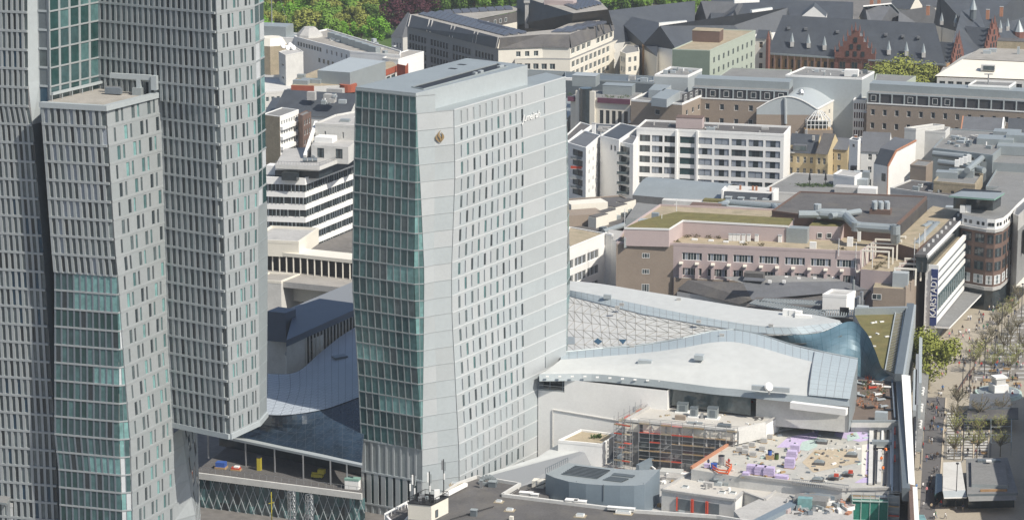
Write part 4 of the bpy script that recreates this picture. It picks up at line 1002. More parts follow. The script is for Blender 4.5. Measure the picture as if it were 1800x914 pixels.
bushes(K, 'shrub', [(1545, 470), (1553, 465), (1561, 458), (1568, 452), (1540, 474)], z3, 'shrub_dry', .9)
put_window(K, U(1535, 505, 17), U(1590, 508, 17), .12, 13.6, 2.6, 1.6, SW1, -.05)
b = MB(); p = U(1588, 516, 15) + Vector((0, -.8, 0))
for i in range(4): b.box((p.x, p.y, 8 + i * 1.8), (1.6, .2, .25), 'frame_white')
b.bar((p.x - .8, p.y, 7), (p.x - .8, p.y, 15), .2, 'frame_white'); b.bar((p.x + .8, p.y, 7), (p.x + .8, p.y, 15), .2, 'frame_white'); b.build('stair_ladder', K)
# left wing roof with plant, masts
bld('', '', '', [(1097, 421), (1120, 395), (1181, 377), (1170, 400)], 25.5, 'zinc', 'felt_light', z0=23, par=.3, parent=K)
scatter(K, (1110, 418), (1165, 405), (1140, 390), 14, 25.5, 5, ('roof_unit', 'roof_unit', 'vent_pipe'))
b = MB(); b.box(U(1140, 400, 25.6), (5.5, 3.5, 2.2), 'alu_white', RZ); b.box(U(1126, 404, 25.6), (3, 2.4, 1.4), 'concrete', RZ); b.box(U(1152, 392, 25.6), (2, 1.6, 3), 'zinc', RZ); b.build('ventilation_plant', K)
for (x, y0, y1, z_) in ((1098, 400, 367, 25.8), (1163, 400, 377, 26), (1189, 375, 350, 26.6), (1474, 450, 420, 23), (1503, 500, 428, 15), (1532, 505, 440, 15), (1606, 485, 420, 17.5), (1614, 478, 412, 17.5), (1623, 470, 404, 17.5), (1625, 468, 402, 17.5), (1470, 396, 372, 26)):
    p = U(x, y0, z_); b = MB(); b.tube(p, p + Vector((0, 0, (y0 - y1) / 6.0)), .11, 'frame_white', 6); b.build('flagpole', K)
# silver ducts
def duct(parent, pts, r, m='zinc', name='duct', seg=10):
    b = MB()
    for i in range(len(pts) - 1): b.tube(pts[i], pts[i + 1], r, m, seg)
    for p in pts[1:-1]: b.tube(p - Vector((0, 0, r * .9)), p + Vector((0, 0, r * .9)), r * 1.0, m, seg)
    b.build(name, parent)
duct(K, RL((1404, 377, 30.4), (1440, 377, 30.4), (1488, 381, 30.4)), 1.15); duct(K, RL((1440, 375, 30.4), (1488, 376, 30.4)), 1.4)
duct(K, RL((1488, 381, 30.4), (1505, 398, 29.6), (1572, 403, 29.6), (1574, 404, 29.6), (1574, 424, 26)), 1.35)
duct(K, RL((1460, 380, 30.8), (1511, 372, 30)), .9)
duct(K, RL((1610, 432, 24), (1646, 396, 24), (1636, 395, 24), (1622, 402, 24)), 1.1)
units(K, 'roof_unit', [(1620, 410, (5, 2.5, 1.2)), (1600, 404, (2, 1, 1)), (1680, 372, (6, 2.5, 1.5)), (1500, 420, (3, 2, 1)), (1520, 415, (5, 1, .6))], 23, 'alu_white', RZ)
# brown-walled upper hall with dark roof
zb2 = 28.8
HB, P, ro = bld('', '', '', [(1357, 372), (1572, 400), (1629, 347), (1406, 338)], zb2, 'brown', 'felt', z0=20, par=.35, parm='brown', parent=K)
b = MB(); a, e = P[1], P[2]; d = (e - a).normalized(); n_ = Vector((d.y, -d.x, 0))
for i in range(70): p = a.lerp(e, (i + .5) / 70) + n_ * .15; b.bar((p.x, p.y, 24.8), (p.x, p.y, zb2 - .7), .3, 'felt')
b.build('cladding_ribs', K)
b = MB(); b.prism(RL((1560, 423, 24.6), (1640, 362, 24.6), (1690, 372, 24.6), (1612, 438, 24.6)), 20, 24.6, 'brown', 'dirt'); b.build('roof_terrace', K)
b = MB(); p = U(1548, 375, zb2); b.box(p, (6, 3.4, 1.4), 'brown', RZ)
for i in range(3):
    for j in range(2): b.tube(p + Vector((-1.8 + i * 1.8, -.8 + j * 1.6, 1.4)), p + Vector((-1.8 + i * 1.8, -.8 + j * 1.6, 3.4)), .75, 'alu_white', 9)
b.build('cooling_tower', K)
b = MB(); p = U(1539, 362, zb2); b.tube(p, p + Vector((0, 0, 1.6)), .5, 'alu_white'); b.build('vent_pipe', K)
b = MB(); p = U(1437, 372, zb2); b.tube(p, p + Vector((0, 0, 2.2)), 1.1, 'alu_white'); b.build('vent_pipe', K)
# striped street wing
SWg = thing('striped_wing', 'white and grey striped store wing with long glass band and navy corner sign', 'shop building', U(1690, 480, 0), 0)
s0, s1 = U(1648, 467.5, 21.5), U(1715, 392, 21.5); s0.z = s1.z = 0; d = (s1 - s0).normalized(); n_ = Vector((d.y, -d.x, 0)); bk = -n_
Z = lambda p, z: Vector((p.x, p.y, z))
b = MB(); q = [s0, s1, s1 + bk * 3.2, s0 + bk * 3.2]; b.prism(q, 0, 20.6, 'zinc_dark', 'dirt'); b.build('wall', SWg)
b = MB(); b2 = MB()
zs = [21.5, 20.2, 19.0, 17.9, 16.7, 15.6, 14.4, 13.3, 12.1]
for i in range(0, 8, 2): slab(b, s0, s1, .35, zs[i + 1], zs[i], 'white')
for z0_, z1_ in ((7.4, 8.6), (5.2, 6.3)): slab(b, s0, s1, .35, z0_, z1_, 'white')
b.build('white_band', SWg)
slab(b2, s0, s1, .28, 8.6, 12.4, 'glass_teal_dark'); b2.build('glass_band', SWg)
b = MB()
for i in range(18): p = s0.lerp(s1, (i + .5) / 18) + n_ * .3; b.bar((p.x, p.y, 8.6), (p.x, p.y, 12.4), .25, 'zinc')
p = s0.lerp(s1, .985) + n_ * .2; b.build('mullion', SWg)
b = MB(); ew0, ew1 = s0 - n_ * 3.2, s0 + n_ * .36; slab(b, ew0, ew1, .3, 0, 21.8, 'white'); b.build('corner_pier', SWg)
b = MB(); sa, sb_ = s0 - n_ * 1.55, s0 + n_ * .30; slab(b, sa - d * .32, sb_ - d * .32, .35, 4.5, 20.6, 'bluepaint'); sg = b.build('vertical_sign', SWg)
text_obj('lettering', 'KARSTADT', sg, Z((sa + sb_) / 2 - d * .72, 12.8), Vector((0, 0, 1)), 2.35, 'frame_white', up=-n_, ext=.05)
b = MB(); cpz = 4.8; q = [s0 - d * 1.5, s1, s1 + n_ * 6.5, s0 - d * 1.5 + n_ * 4.2]; b.prism(q, cpz - .5, cpz, 'white', 'felt_light', True)
b.build('street_canopy', SWg)
b = MB(); slab(b, s0 + bk * .6, s1 + bk * .6, .6, 20.6, 21.5, 'white'); b.build('parapet', SWg)
b = MB(); f0, f1 = U(1629, 448, 25), U(1703, 372, 25); slab(b, f0, f1, -3, 20, 24.2, 'glass_dark'); slab(b, f0, f1, -3.2, 24.2, 24.9, 'felt'); slab(b, f0 - (f1 - f0).normalized() * .2, f1, .5, 24.3, 25.1, 'white'); b.build('penthouse', SWg)
b = MB()
for i in range(9): p = f0.lerp(f1, .08 + i * .1) + Vector((-1.6, .5, -.1)); b.box(p, (.6, .4, .8), 'white', RZ)
b.build('roof_vent', SWg)
b = MB(); slab(b, f0 + Vector((0, 0, 0)), f1, .2, 20.6, 24.2, 'glass_dark'); b.build('penthouse_glass', SWg)
# ---- white framed building left of the store
WB_, P, ro = bld('office_building', 'low white office building with a brown felt roof beside the pink store', 'office building', [(985, 443), (1067, 410), (1078, 414), (1000, 400)], 20, 'white', 'dirt', par=.3,
   win={0: [(3.6, 2.6, 4.6, 3, 3, .02, .83, .9, ('frame_white', ('glass_dark', 'blind_grey', 'glass_dark'), 7, 0))]})
wbk = P
b = MB(); q = [U(1067, 410, 20), U(1100, 425, 20), U(1100, 400, 20), U(1070, 396, 20)]; b.prism(q, 0, 18.8, 'white', 'concrete'); b.build('rear_block', WB_)
# ---- grey deck roofs behind it
D1, P, ro = bld('low_building', 'flat grey decked roof with rows of cream cooling housings', 'low building', [(985, 430), (1085, 405), (1150, 372), (1090, 345), (985, 352)], 16, 'brown_tile', 'felt', par=.3)
for i in range(4):
    b = MB(); p = U(1052 + i * 14 + (6 if i > 1 else 0), 397 - i * 8 + (-2 if i > 1 else 0), 16); b.box(p, (6.5, 3.0, 3.2), 'cream', math.radians(52)); b.box(p + Vector((0, 0, 3.2)), (6.2, 2.6, .25), 'felt', math.radians(52)); b.build('cooling_housing', D1)
b = MB(); b.box(U(1020, 392, 16), (13, 8, 3.4), 'brown_tile', math.radians(20)); b.box(U(1030, 380, 16), (12, 6, 4.6), 'cream', math.radians(20)); b.build('plant_room', D1)
duct(D1, RL((1060, 408, 17), (1108, 392, 17), (1125, 372, 17)), .8)
scatter(D1, (1035, 418), (1085, 405), (1100, 365), 16, 16, 3)
b = MB(); b.prism(RL((1100, 385, 19), (1170, 382, 19), (1192, 364, 19), (1120, 356, 19)), 15, 19, 'zinc', 'felt_light'); b.build('roof_block', D1)
# ---- barrel roof hall
BH = thing('barrel_roof_hall', 'low hall with a pale grey barrel roof before the white office block', 'hall', U(1200, 350, 0), 0)
b = MB(); A0, A1 = U(1112, 343, 14), U(1262, 356, 14); dd = (A1 - A0).normalized(); oo = Vector((-dd.y, dd.x, 0)) * 24
r_ = []
for k in range(9):
    t_ = k / 8; r_.append([A0 + oo * t_ + Vector((0, 0, 3.4 * math.sin(math.pi * t_))), A1 + oo * t_ + Vector((0, 0, 3.4 * math.sin(math.pi * t_)))])
loft(b, [[r[0], r[0].lerp(r[1], .5), r[1]] for r in r_], 'zinc', 12, 1); b.build('barrel_roof', BH)
b = MB(); b.prism([A0, A1, A1 + oo, A0 + oo], 0, 14, 'felt_light'); b.build('wall', BH)
# ---- mansard house with dormers
MH, P, ro = bld('dormer_house', 'small white house with a dark mansard roof and four white dormers', 'house', rectP((1268, 366), (1357, 371), 13, 12), 13, 'white', 'felt', par=0, win={0: [(.6, 1.6, 3, 2, 4, .02, .98, .66, ('frame_white', ('glass_mid',), 2, 0))]})
b = MB(); q = [p.copy() for p in P]; c_ = (P[2] - P[1]); top = [P[0] + c_ * .22, P[1] + c_ * .22, P[2], P[3]]
b.poly([P[0], P[1], Vector((*top[1].xy, 18)), Vector((*top[0].xy, 18))], 'slate'); b.poly([Vector((*p.xy, 18)) for p in top], 'light_concrete')
for i, j in ((0, 0), (1, 1)): b.poly([P[i], Vector((*top[i].xy, 18)), Vector((*P[3 - i].xy, 18)), P[3 - i]], 'white')
b.build('mansard_roof', MH)
for i in range(4):
    p = P[0].lerp(P[1], .13 + i * .245) + c_ * .11; b = MB(); b.box((p.x, p.y, 14.2), (1.7, 2.2, 2.2), 'frame_white', RZ); b.box((p.x, p.y, 16.4), (2.1, 2.8, .25), 'alu_white', RZ); b.box((p.x - .3, p.y - 1.15, 14.6), (1.0, .1, 1.5), 'glass_dark', RZ); b.build('dormer', MH)
b = MB()
for i in (0, 1): p = P[i] + c_ * .3; b.box((p.x, p.y, 13), (.5, 6, 5.8), 'white', RZ)
for x in (.3, .55, .62, .9): p = P[0].lerp(P[1], x) + c_ * .5; b.box((p.x, p.y, 18), (.6, .6, 1.4), 'terracotta', RZ)
b.build('chimney', MH)
# ---- roof clutter between barrel hall and store
CL, P, ro = bld('low_building', 'cluttered low roof of grey skylights and ducts behind the moss roof', 'low building', [(1160, 386), (1390, 398), (1420, 356), (1195, 352)], 17, 'concrete', 'felt_light', par=.4)
for (x, y, s, m_) in ((1180, 372, (16, 5, 1.2), 'zinc'), (1240, 376, (9, 5, 3), 'brown'), (1270, 373, (3, 3, 2.8), 'zinc'), (1293, 380, (12, 4, 2.4), 'brown'), (1318, 372, (14, 4, 1.2), 'alu_white'), (1350, 377, (14, 4, 1.4), 'zinc'), (1335, 366, (20, 2, 1.6), 'zinc'), (1395, 376, (10, 6, 1.2), 'dirt'), (1215, 360, (18, 3, 1.3), 'light_concrete'), (1262, 362, (9, 3, 2), 'moss')):
    unit(CL, 'roof_unit', x, y, 17, s, m_, RZ)
scatter(CL, (1180, 380), (1390, 390), (1210, 358), 36, 17, 9)
duct(CL, RL((1268, 360, 19), (1280, 355, 19), (1360, 362, 19), (1370, 372, 19)), .9)
# ---- dark pitched roofs in front of the store
z4 = 15
DR = thing('slate_roof_building', 'dark low-pitched roofs between the store and the curved roof', 'building', U(1360, 520, 0), 0)
b = MB()
L_ = RL((1192, 500, 15), (1312, 488, 16.5), (1320, 525, 14), (1190, 510, 13)); 
b.poly(RL((1190, 508, 13), (1210, 492, 15.5), (1306, 497, 16), (1322, 527, 13.5), (1300, 535, 12)), 'felt')
b.poly(RL((1306, 497, 16), (1480, 494, 16.5), (1535, 508, 15), (1322, 527, 13.5)), 'slate_grey')
b.poly(RL((1322, 527, 13.5), (1535, 508, 15), (1520, 524, 13), (1495, 530, 12.5), (1325, 530, 12.5)), 'felt')
b.poly(RL((1270, 487, 17), (1350, 484, 17), (1470, 484, 17), (1480, 495, 16.4), (1306, 498, 15.9)), 'felt_light'); b.build('roof', DR)
b = MB(); b.prism(RL((1190, 512, 12.5), (1325, 532, 12.5), (1520, 526, 12.5), (1530, 505, 12.5), (1210, 492, 12.5)), 0, 12.4, 'light_concrete', 'felt'); b.build('wall', DR)
b = MB(); b.box(U(1326, 492, 16.6), (5.4, 3, 2.2), 'felt', RZ); b.box(U(1326, 492, 18.8), (5.8, 3.4, .2), 'slate_grey', RZ); b.build('roof_hut', DR)
b = MB()
for (x, y) in ((1353, 497), (1378, 497), (1382, 490), (1404, 492), (1432, 492), (1465, 491)): b.box(U(x, y, 16.3), (.9, .7, .7), 'white', RZ)
b.build('roof_vent', DR)
b = MB(); p = U(1500, 510, 15); b.tube(p, p + Vector((0, 0, 3)), .35, 'zinc'); b.build('vent_pipe', DR)
# white technical box and grille fields behind the curved roof
TB, P, ro = bld('technical_building', 'white technical box with open steel grilles behind the dome', 'technical building', [(1446, 520), (1488, 522), (1504, 514), (1462, 511)], 20.5, 'white', 'concrete', par=.5, z0=15)
b = MB(); p = U(1491, 536, 20); b.box((p.x - 1, p.y - .2, 17), (2.4, .2, 2.4), 'black', RZ); b.build('door', TB)
for (xa, ya, xb, yb, xc, yc, n) in ((1318, 534, 1440, 555, 1330, 527, 26), (1440, 556, 1500, 556, 1442, 545, 14), (1335, 531, 1440, 536, 1345, 525, 20)):
    a, e, g = U(xa, ya, 18), U(xb, yb, 18), U(xc, yc, 18); b = MB()
    for i in range(n + 1): p = a.lerp(e, i / n); b.bar(p, p + (g - a), .3, 'zinc')
    b.bar(a, e, .3, 'zinc'); b.bar(a + (g - a), e + (g - a), .3, 'zinc'); b.build('grille', TB)
b = MB(); b.prism(RL((1310, 538, 16), (1505, 562, 16), (1505, 528, 16), (1330, 522, 16)), 0, 16, 'felt', 'felt'); b.build('low_roof', TB)
b = MB(); 
for (x, y, h) in ((1509, 547, 4), (1514, 545, 5), (1505, 543, 3)): p = U(x, y, 19); b.tube(p, p + Vector((0, 0, h)), .5, 'steel', 8)
b.box(U(1516, 551, 19), (3, 2, 2), 'alu_white', RZ); b.build('steam_pipe', TB)
# ---- rounded brown shop building
zr1 = 27
RBd = thing('corner_shop_building', 'brown shop building with a rounded corner, white attic band and green glazed penthouse', 'shop building', U(1760, 460, 0), 0)
def arcpts():
    a = U(1648, 380, zr1); c = U(1750, 387, zr1); e = U(1800, 350, zr1)
    L = [U(1690, 378, zr1), U(1735, 386, zr1), U(1750, 387, zr1), U(1763, 384, zr1), U(1772, 377, zr1), U(1790, 358, zr1), U(1830, 322, zr1), U(1780, 318, zr1), U(1690, 360, zr1)]
    return L
ap = arcpts(); cen = sum(ap, Vector()) / len(ap)
def ring(s_): return [cen + (p - cen) * s_ for p in ap]
b = MB(); b.prism(ring(1.04), 23.4, 24.2, 'concrete', 'concrete', True); b.build('cornice', RBd)
b = MB(); b.prism(ring(.98), 24.2, zr1 + .1, 'white', 'felt_light'); b.build('attic', RBd)
b = MB(); b.prism(ring(1.0), 6.5, 23.4, 'brown', 'brown'); b.build('wall', RBd)
b = MB(); b.prism(ring(.97), 0, 6.5, 'glass_dark', 'black'); b.build('shop_front', RBd)
b = MB(); b.prism(ring(1.03), 6.2, 7.2, 'concrete', 'concrete', True); b.build('canopy', RBd)
for i in range(7):
    a, e = ap[i], ap[i + 1]
    if (e - a).length < 1: continue
    n_w = max(1, round((e - a).length / 4.2))
    for k in range(n_w):
        for r_ in range(4):
            z_ = 7.9 + r_ * 4.0; put_window(RBd, a, e, (k + .5) / n_w, z_, min(3.2, (e - a).length / n_w - .6), 2.6, ('frame_dark' if r_ else 'frame_white', ('glass_dark', 'glass_mid') if r_ else ('blind', 'glass_mid'), 2, 1), -.07)
        for m_ in (.3, .7): put_window(RBd, cen + (a - cen) * .98, cen + (e - cen) * .98, (k + m_) / n_w, 25.0, .9, 1.0, ('frame_dark', ('glass_dark',), 0, 0), -.07)
b = MB(); q = RL((1668, 344, 32), (1748, 350, 32), (1766, 339, 32), (1690, 336, 32)); b.prism(q, 31.5, 32, 'copper_green', 'zinc', True); b.build('penthouse_roof', RBd)
b = MB(); q = RL((1672, 349, 30), (1745, 354, 30), (1760, 345, 30), (1690, 340, 30)); b.prism([cen + (p - cen) * .95 for p in q], zr1, 31.5, 'glass_dark', 'black'); b.build('penthouse', RBd)
b = MB(); 
for x in (1692, 1702): b.box(U(x, 374, zr1), (1.5, 1, 2.2), 'white', RZ)
b.build('air_conditioner', RBd)
text_obj('lettering', 'PRIMARK', RBd, U(1719, 478, 4) + Vector((0, -2.0, 0)), Vector((.97, -.2, 0)), 1.6, 'glass_teal_light') if 0 else None
b = MB(); p = ap[4] + Vector((.6, -1.2, 0)); b.box((p.x, p.y, 8.6), (.4, 1.4, 8.0), 'black', 0); b.build('vertical_sign', RBd)
N1, P, ro = bld('shop_building', 'grey ribbed shop building at the right edge with a black vertical sign', 'shop building', [(1781, 378), (1790, 382), (1850, 325), (1800, 320)], 26, 'concrete', 'slate_grey', par=.4, win={1: [(5, 14, 20, 1, 6, .1, .95, .25, ('frame_dark', ('glass_dark',), 0, 6))]})
b = MB(); q = [P[1], P[2]]; slab(b, P[1], P[2], .15, 0, 22, 'felt_light'); b.build('cladding', N1)
b = MB(); p = P[1].lerp(P[2], .12) + Vector((.6, -.4, 0)); b.box((p.x, p.y, 14), (.4, 1.6, 7), 'black'); b.build('vertical_sign', N1)
b = MB(); p = P[1].lerp(P[2], .1); b.prism([P[1], P[2], P[2] + Vector((4, -1.5, 0)), P[1] + Vector((4, -1.5, 0))], 5.2, 5.6, 'cream', 'cream', True); b.build('awning', N1)
# ---- second layer: terraces, yellow row, white houses, grey blocks
WO, P, ro = bld('office_building', 'white five-storey office block with banded windows, blinds and a glazed stair bay', 'office building', rectP((1119, 227), (1378, 239), 25, 15), 25, 'white', 'felt', par=.6,
   win={0: [(1.9, 2.3, 3.62, 6, 3, .015, .27, .86, [RD, RB, RD]), (1.9, 2.3, 3.62, 6, 1, .285, .41, .8, RG), (1.9, 2.3, 3.62, 6, 5, .41, .985, .86, [RB, RD, RB2, RB])]}, inset=.3)
b = MB(); a, e = P[0].lerp(P[1], .27), P[0].lerp(P[1], .283); slab(b, a, e, 1.0, 0, 25.4, 'white'); a, e = P[0].lerp(P[1], .412), P[0].lerp(P[1], .425); slab(b, a, e, 1.0, 0, 25.4, 'white'); b.build('pier', WO)
unit(WO, 'lift_house', 1213, 224, 25, (9, 5, 3.6), 'pink', math.radians(-12), 'brown')
scatter(WO, (1125, 225), (1370, 236), (1130, 217), 12, 25, 12)
# terraces houses left
HT, P, ro = bld('apartment_building', 'white apartment house with stacked balconies beside the hotel tower', 'apartment building', par3((996, 252), (1030, 262), (1056, 240), 22), 22, 'white', 'slate_grey', par=.4,
   win={0: [(1.2, 2.2, 3.3, 5, 1, .25, .9, .8, SW1d)], 1: [(1.5, 1.6, 3.3, 5, 3, .1, .9, .3, SW)]})
for i in range(4):
    p = P[0].lerp(P[1], .6) + Vector((0, -.8, 0)); b = MB(); b.box((p.x, p.y, 22 - 4.2 - i * 3.3), (5.2, 1.6, .2), 'concrete', RZ); b.box((p.x, p.y - .7, 22 - 4.1 - i * 3.3), (5.2, .1, 1.0), ('zinc_dark', 'redpaint', 'zinc', 'zinc_dark')[i], RZ); b.build('balcony', HT)
HT2, P, ro = bld('apartment_building', 'white apartment house with glass balconies left of the office block', 'apartment building', par3((1085, 250), (1113, 256), (1121, 242), 22), 22, 'white', 'slate_grey', par=.3,
   win={0: [(1.0, 2.3, 3.4, 5, 1, .1, .9, .7, SW1d)]})
for i in range(5):
    p = P[0].lerp(P[1], .4) + Vector((0, -.8, 0)); b = MB(); b.box((p.x, p.y, 22 - 3.7 - i * 3.4), (4.6, 1.8, .2), 'concrete', RZ); b.box((p.x, p.y - .8, 22 - 3.6 - i * 3.4), (4.6, .1, 1.0), 'glass_mid', RZ); b.build('balcony', HT2)
bld('apartment_building', 'white party-wall house with a dark roof behind the balcony houses', 'apartment building', par3((1055, 240), (1088, 248), (1122, 225), 23), 23, 'white', 'slate', par=.3, win={0: [(2, 1.8, 3.5, 1, 2, .5, .9, .5, SW)]})
bld('apartment_building', 'long dark-roofed white house behind the hotel tower with a white chimney', 'apartment building', [(990, 244), (1000, 250), (1040, 222), (1020, 216)], 22, 'white', 'felt', par=.3, win={1: [(1.0, 1.8, 3.3, 2, 7, .05, .95, .5, SW)]})
b = bld('tenement_roof', 'long low slate-roofed house with skylights and chimneys before the dark columns', 'house', [(1025, 241), (1119, 246), (1130, 222), (1045, 218)], 21, 'light_concrete', 'slate', par=.2)[0]
scatter(b, (1035, 238), (1115, 240), (1050, 224), 16, 21, 4, ('vent_pipe', 'skylight', 'roof_unit'))
def chimney(parent, px, py, z, h=2.0, s=(.9, .7), m='terracotta'):
    p = U(px, py, z); b = MB(); b.box(p - Vector((0, 0, .6)), (*s, h + .6), m, RZ); b.box(p + Vector((0, 0, h)), (s[0] + .2, s[1] + .2, .15), 'concrete', RZ); b.build('chimney', parent)
chimney(b, 1044, 240, 21, 4.5, (1.2, 1), 'white')
def gabled(name, label, cat, p1, p2, z, depth, rise, wall, roof, win=None, group=None, hip=0):
    P = rectP(p1, p2, z, depth); t, P, ro = bld(name, label, cat, P, z, wall, roof, par=0, win=win, group=group)
    bpy.data.objects.remove(ro); b = MB(); a, e, f, g = P; d = (e - a); dn = d.normalized(); m0, m1 = a.lerp(g, .5) + dn * hip, e.lerp(f, .5) - dn * hip; m0 = m0 + Vector((0, 0, rise)); m1 = m1 + Vector((0, 0, rise))
    o = (a - g).normalized() * .4
    b.poly([a + o, e + o, m1, m0], roof); b.poly([f - o, g - o, m0, m1], roof)
    if hip: b.poly([e + o, f - o, m1], roof); b.poly([g - o, a + o, m0], roof); b.build('roof', t)
    else:
        b.build('roof', t); w_ = MB(); w_.poly([e, f, m1], wall); w_.poly([g, a, m0], wall); w_.build('gable', t)
    return t, P, (m0, m1)
Y1, P, _ = gabled('yellow_house', 'ochre yellow house with dormer window and brown roof, leftmost of the yellow row', 'house', (1384, 268), (1434, 271), 16, 13, 5.5, 'yellow', 'slate', win={0: [(1.2, 2.2, 4, 2, 4, .03, .97, .42, SX)]}, group='yellow houses in a row')
b = MB(); p = P[0].lerp(P[1], .45) + Vector((.2, 1.8, 0)); b.box((p.x, p.y, 16.6), (4.6, 3, 2.0), 'slate_grey', RZ); b.box((p.x, p.y - 1.55, 16.9), (3.8, .1, 1.4), 'glass_mid', RZ); b.build('dormer', Y1)
b = MB(); p = P[0].lerp(P[1], .14) + Vector((0, .2, 0)); b.box((p.x, p.y, 16), (2.6, 2.6, .2), 'concrete', RZ); b.box((p.x, p.y + .8, 16), (2.2, .2, 2.4), 'orange' if 0 else 'yellow', RZ); b.build('balcony', Y1)
Y2, P, _ = gabled('yellow_house', 'ochre yellow house with arched ground windows and steep brown roof, middle of the yellow row', 'house', (1434, 270), (1455, 272), 17, 13, 6, 'yellow', 'felt', win={0: [(1.4, 2.2, 4, 2, 2, .05, .95, .5, SX)]}, group='yellow houses in a row')
Y3, P, _ = gabled('yellow_house', 'ochre yellow house with flat dark roof beside the white stair tower', 'house', (1455, 262), (1490, 264), 18, 12, 3, 'yellow', 'slate_grey', win={0: [(1.4, 2.3, 4, 2, 2, .08, .75, .5, SX)]}, group='yellow houses in a row')
for (x, y) in ((1400, 240), (1417, 236), (1430, 247)): unit(Y1, 'chimney', x, y, 20, (.8, .8, 1.6), 'concrete')
bw = bld('garden_wall', 'long ochre rubble wall below the yellow houses', 'wall', rectP((1388, 293), (1465, 295), 9.5, 1), 9.5, 'sandstone', 'sandstone', par=0)
TW, P, ro = bld('stair_tower', 'narrow white stair tower with a dark cap beside the yellow row', 'tower', par3((1493, 246), (1508, 249), (1513, 245), 24), 24, 'white', 'slate', par=.2, win={0: [(1.2, 1.0, 9, 1, 1, .3, .7, .7, ('frame_dark', ('glass_dark',), 0, 0))]})
H1, P, _ = gabled('white_house', 'white house with mullioned windows and grey roof between the stair tower and the orange-edged gable', 'house', (1513, 266), (1562, 268), 18, 14, 5.5, 'white', 'slate_grey', win={0: [(.8, 2.2, 4.4, 4, 2, .2, .75, .5, SX)]})
bld('white_house', 'white narrow wing with red-framed windows right of the stair tower', 'house', par3((1508, 266), (1524, 270), (1530, 262), 16.5), 16.5, 'white', 'concrete', par=.2, win={1: [(1.4, 1.8, 4, 3, 2, .1, .9, .5, RED)], 0: [(6, 1.8, 4, 2, 1, .4, .9, .6, RED)]})
H2b, P, ro = bld('white_house', 'roof strip of slate-grey terrace houses before the brown hotel', 'house', rectP((1500, 252), (1600, 258), 19, 12), 19, 'light_concrete', 'slate_grey', par=.2)
for (x, y) in ((1504, 247), (1592, 250), (1560, 252)): chimney(H2b, x, y, 19, 1.8)
# orange-edged gable house
OG = thing('gable_house', 'white house whose bright blank gable has an orange tiled edge', 'house', U(1570, 330, 0), 0)
l, c, r = U(1536, 288, 18), U(1561, 293, 18), U(1609, 282, 18); bk2 = l - c; ctr = c.lerp(r, .5)
zt_ = 23.4
g_ = [Vector((c.x, c.y, 18)), Vector((*c.lerp(r, .28).xy, 22.6)), Vector((*r.xy, zt_ + 1.2))]
b = MB(); 
b.poly([(c.x, c.y, 0), (r.x, r.y, 0), g_[2], g_[1], g_[0]], 'white'); b.poly([(l.x, l.y, 0), (c.x, c.y, 0), (c.x, c.y, 18), (l.x, l.y, 18)], 'white')
r2 = r + bk2 * 1.6; b.poly([(r.x, r.y, 0), (r2.x, r2.y, 0), (r2.x, r2.y, zt_), g_[2]], 'white'); b.build('wall', OG)
b = MB(); b.poly([Vector((l.x, l.y, 18)), g_[0], g_[1], g_[1] + bk2 * 1.1], 'slate'); b.poly([g_[1] + bk2 * 1.1, g_[1], g_[2], g_[2] + bk2 * 1.5], 'slate_grey'); b.build('roof', OG)
b = MB(); u_ = Vector((0, -.1, .15)); b.bar(g_[0] + u_, g_[1] + u_, .5, 'terracotta'); b.bar(g_[1] + u_, g_[2] + u_, .5, 'terracotta'); b.bar(Vector((c.x, c.y, 6)) + u_, g_[0] + u_, .3, 'terracotta'); b.build('verge_tile', OG)
put_window(OG, l, c, .72, 12.8, 1.7, 2.6, ('frame_dark', ('glass_dark', 'glass_mid'), 1, 1), -.07)
# grey and beige blocks right of it
GB, P, ro = bld('grey_block', 'light grey rendered block with two dark windows above the orange-edged gable', 'apartment building', par3((1590, 227), (1610, 229), (1660, 222), 27), 27, 'light_concrete', 'concrete', par=.5)
GB2, P, ro = bld('grey_block', 'pale rendered block with stacked windows right of the grey block', 'apartment building', rectP((1611, 231), (1662, 234), 26, 9), 26, 'light_concrete', 'felt_light', par=.4, win={0: [(1.4, 2.6, 4.8, 3, 1, .02, .28, .5, ('frame_dark', ('glass_mid',), 0, 0))]})
BB, P, ro = bld('beige_block', 'beige rendered cube with a white right side', 'building', par3((1600, 291), (1628, 294), (1640, 285), 22), 22, 'brown_tile', 'felt_light', par=.3)
BC, P, ro = bld('beige_building', 'sand coloured building with three small windows below rooftop ventilation plant', 'office building', par3((1641, 321), (1714, 327), (1728, 308), 20), 20, 'yellow_stone' if 0 else 'dirt', 'felt_light', par=.5, win={0: [(2.2, 1.6, 5, 2, 3, .02, .9, .28, ('frame_dark', ('glass_dark',), 0, 0))]})
units(BC, 'roof_unit', [(1665, 312, (7, 4, 2)), (1690, 310, (8, 4, 2.2)), (1705, 300, (6, 3, 3))], 20, 'zinc', RZ)
for x in (1672, 1679, 1686, 1693): unit(BC, 'air_conditioner', x + 10, 293 - (x - 1672) * .4, 23, (1.4, 1, 2.2), 'white', RZ)
PL, P, ro = bld('plant_building', 'grey metal-clad rooftop plant building with ducts beyond the beige building', 'technical building', [(1640, 262), (1745, 275), (1790, 235), (1672, 228)], 24, 'zinc', 'felt_light', par=.4, win={0: [(1.2, 1.0, 5, 1, 9, .05, .9, .5, ('frame_dark', ('glass_dark',), 0, 0))]})
scatter(PL, (1655, 258), (1740, 268), (1680, 235), 24, 24, 14, ('roof_unit', 'roof_unit', 'vent_pipe'))
for pts in (((1640, 270, 23), (1700, 276, 23), (1720, 262, 23)), ((1650, 285, 22), (1690, 290, 22), (1730, 300, 22)), ((1700, 300, 23), (1745, 262, 23), (1790, 258, 23))): duct(PL, RL(*pts), 1.0)
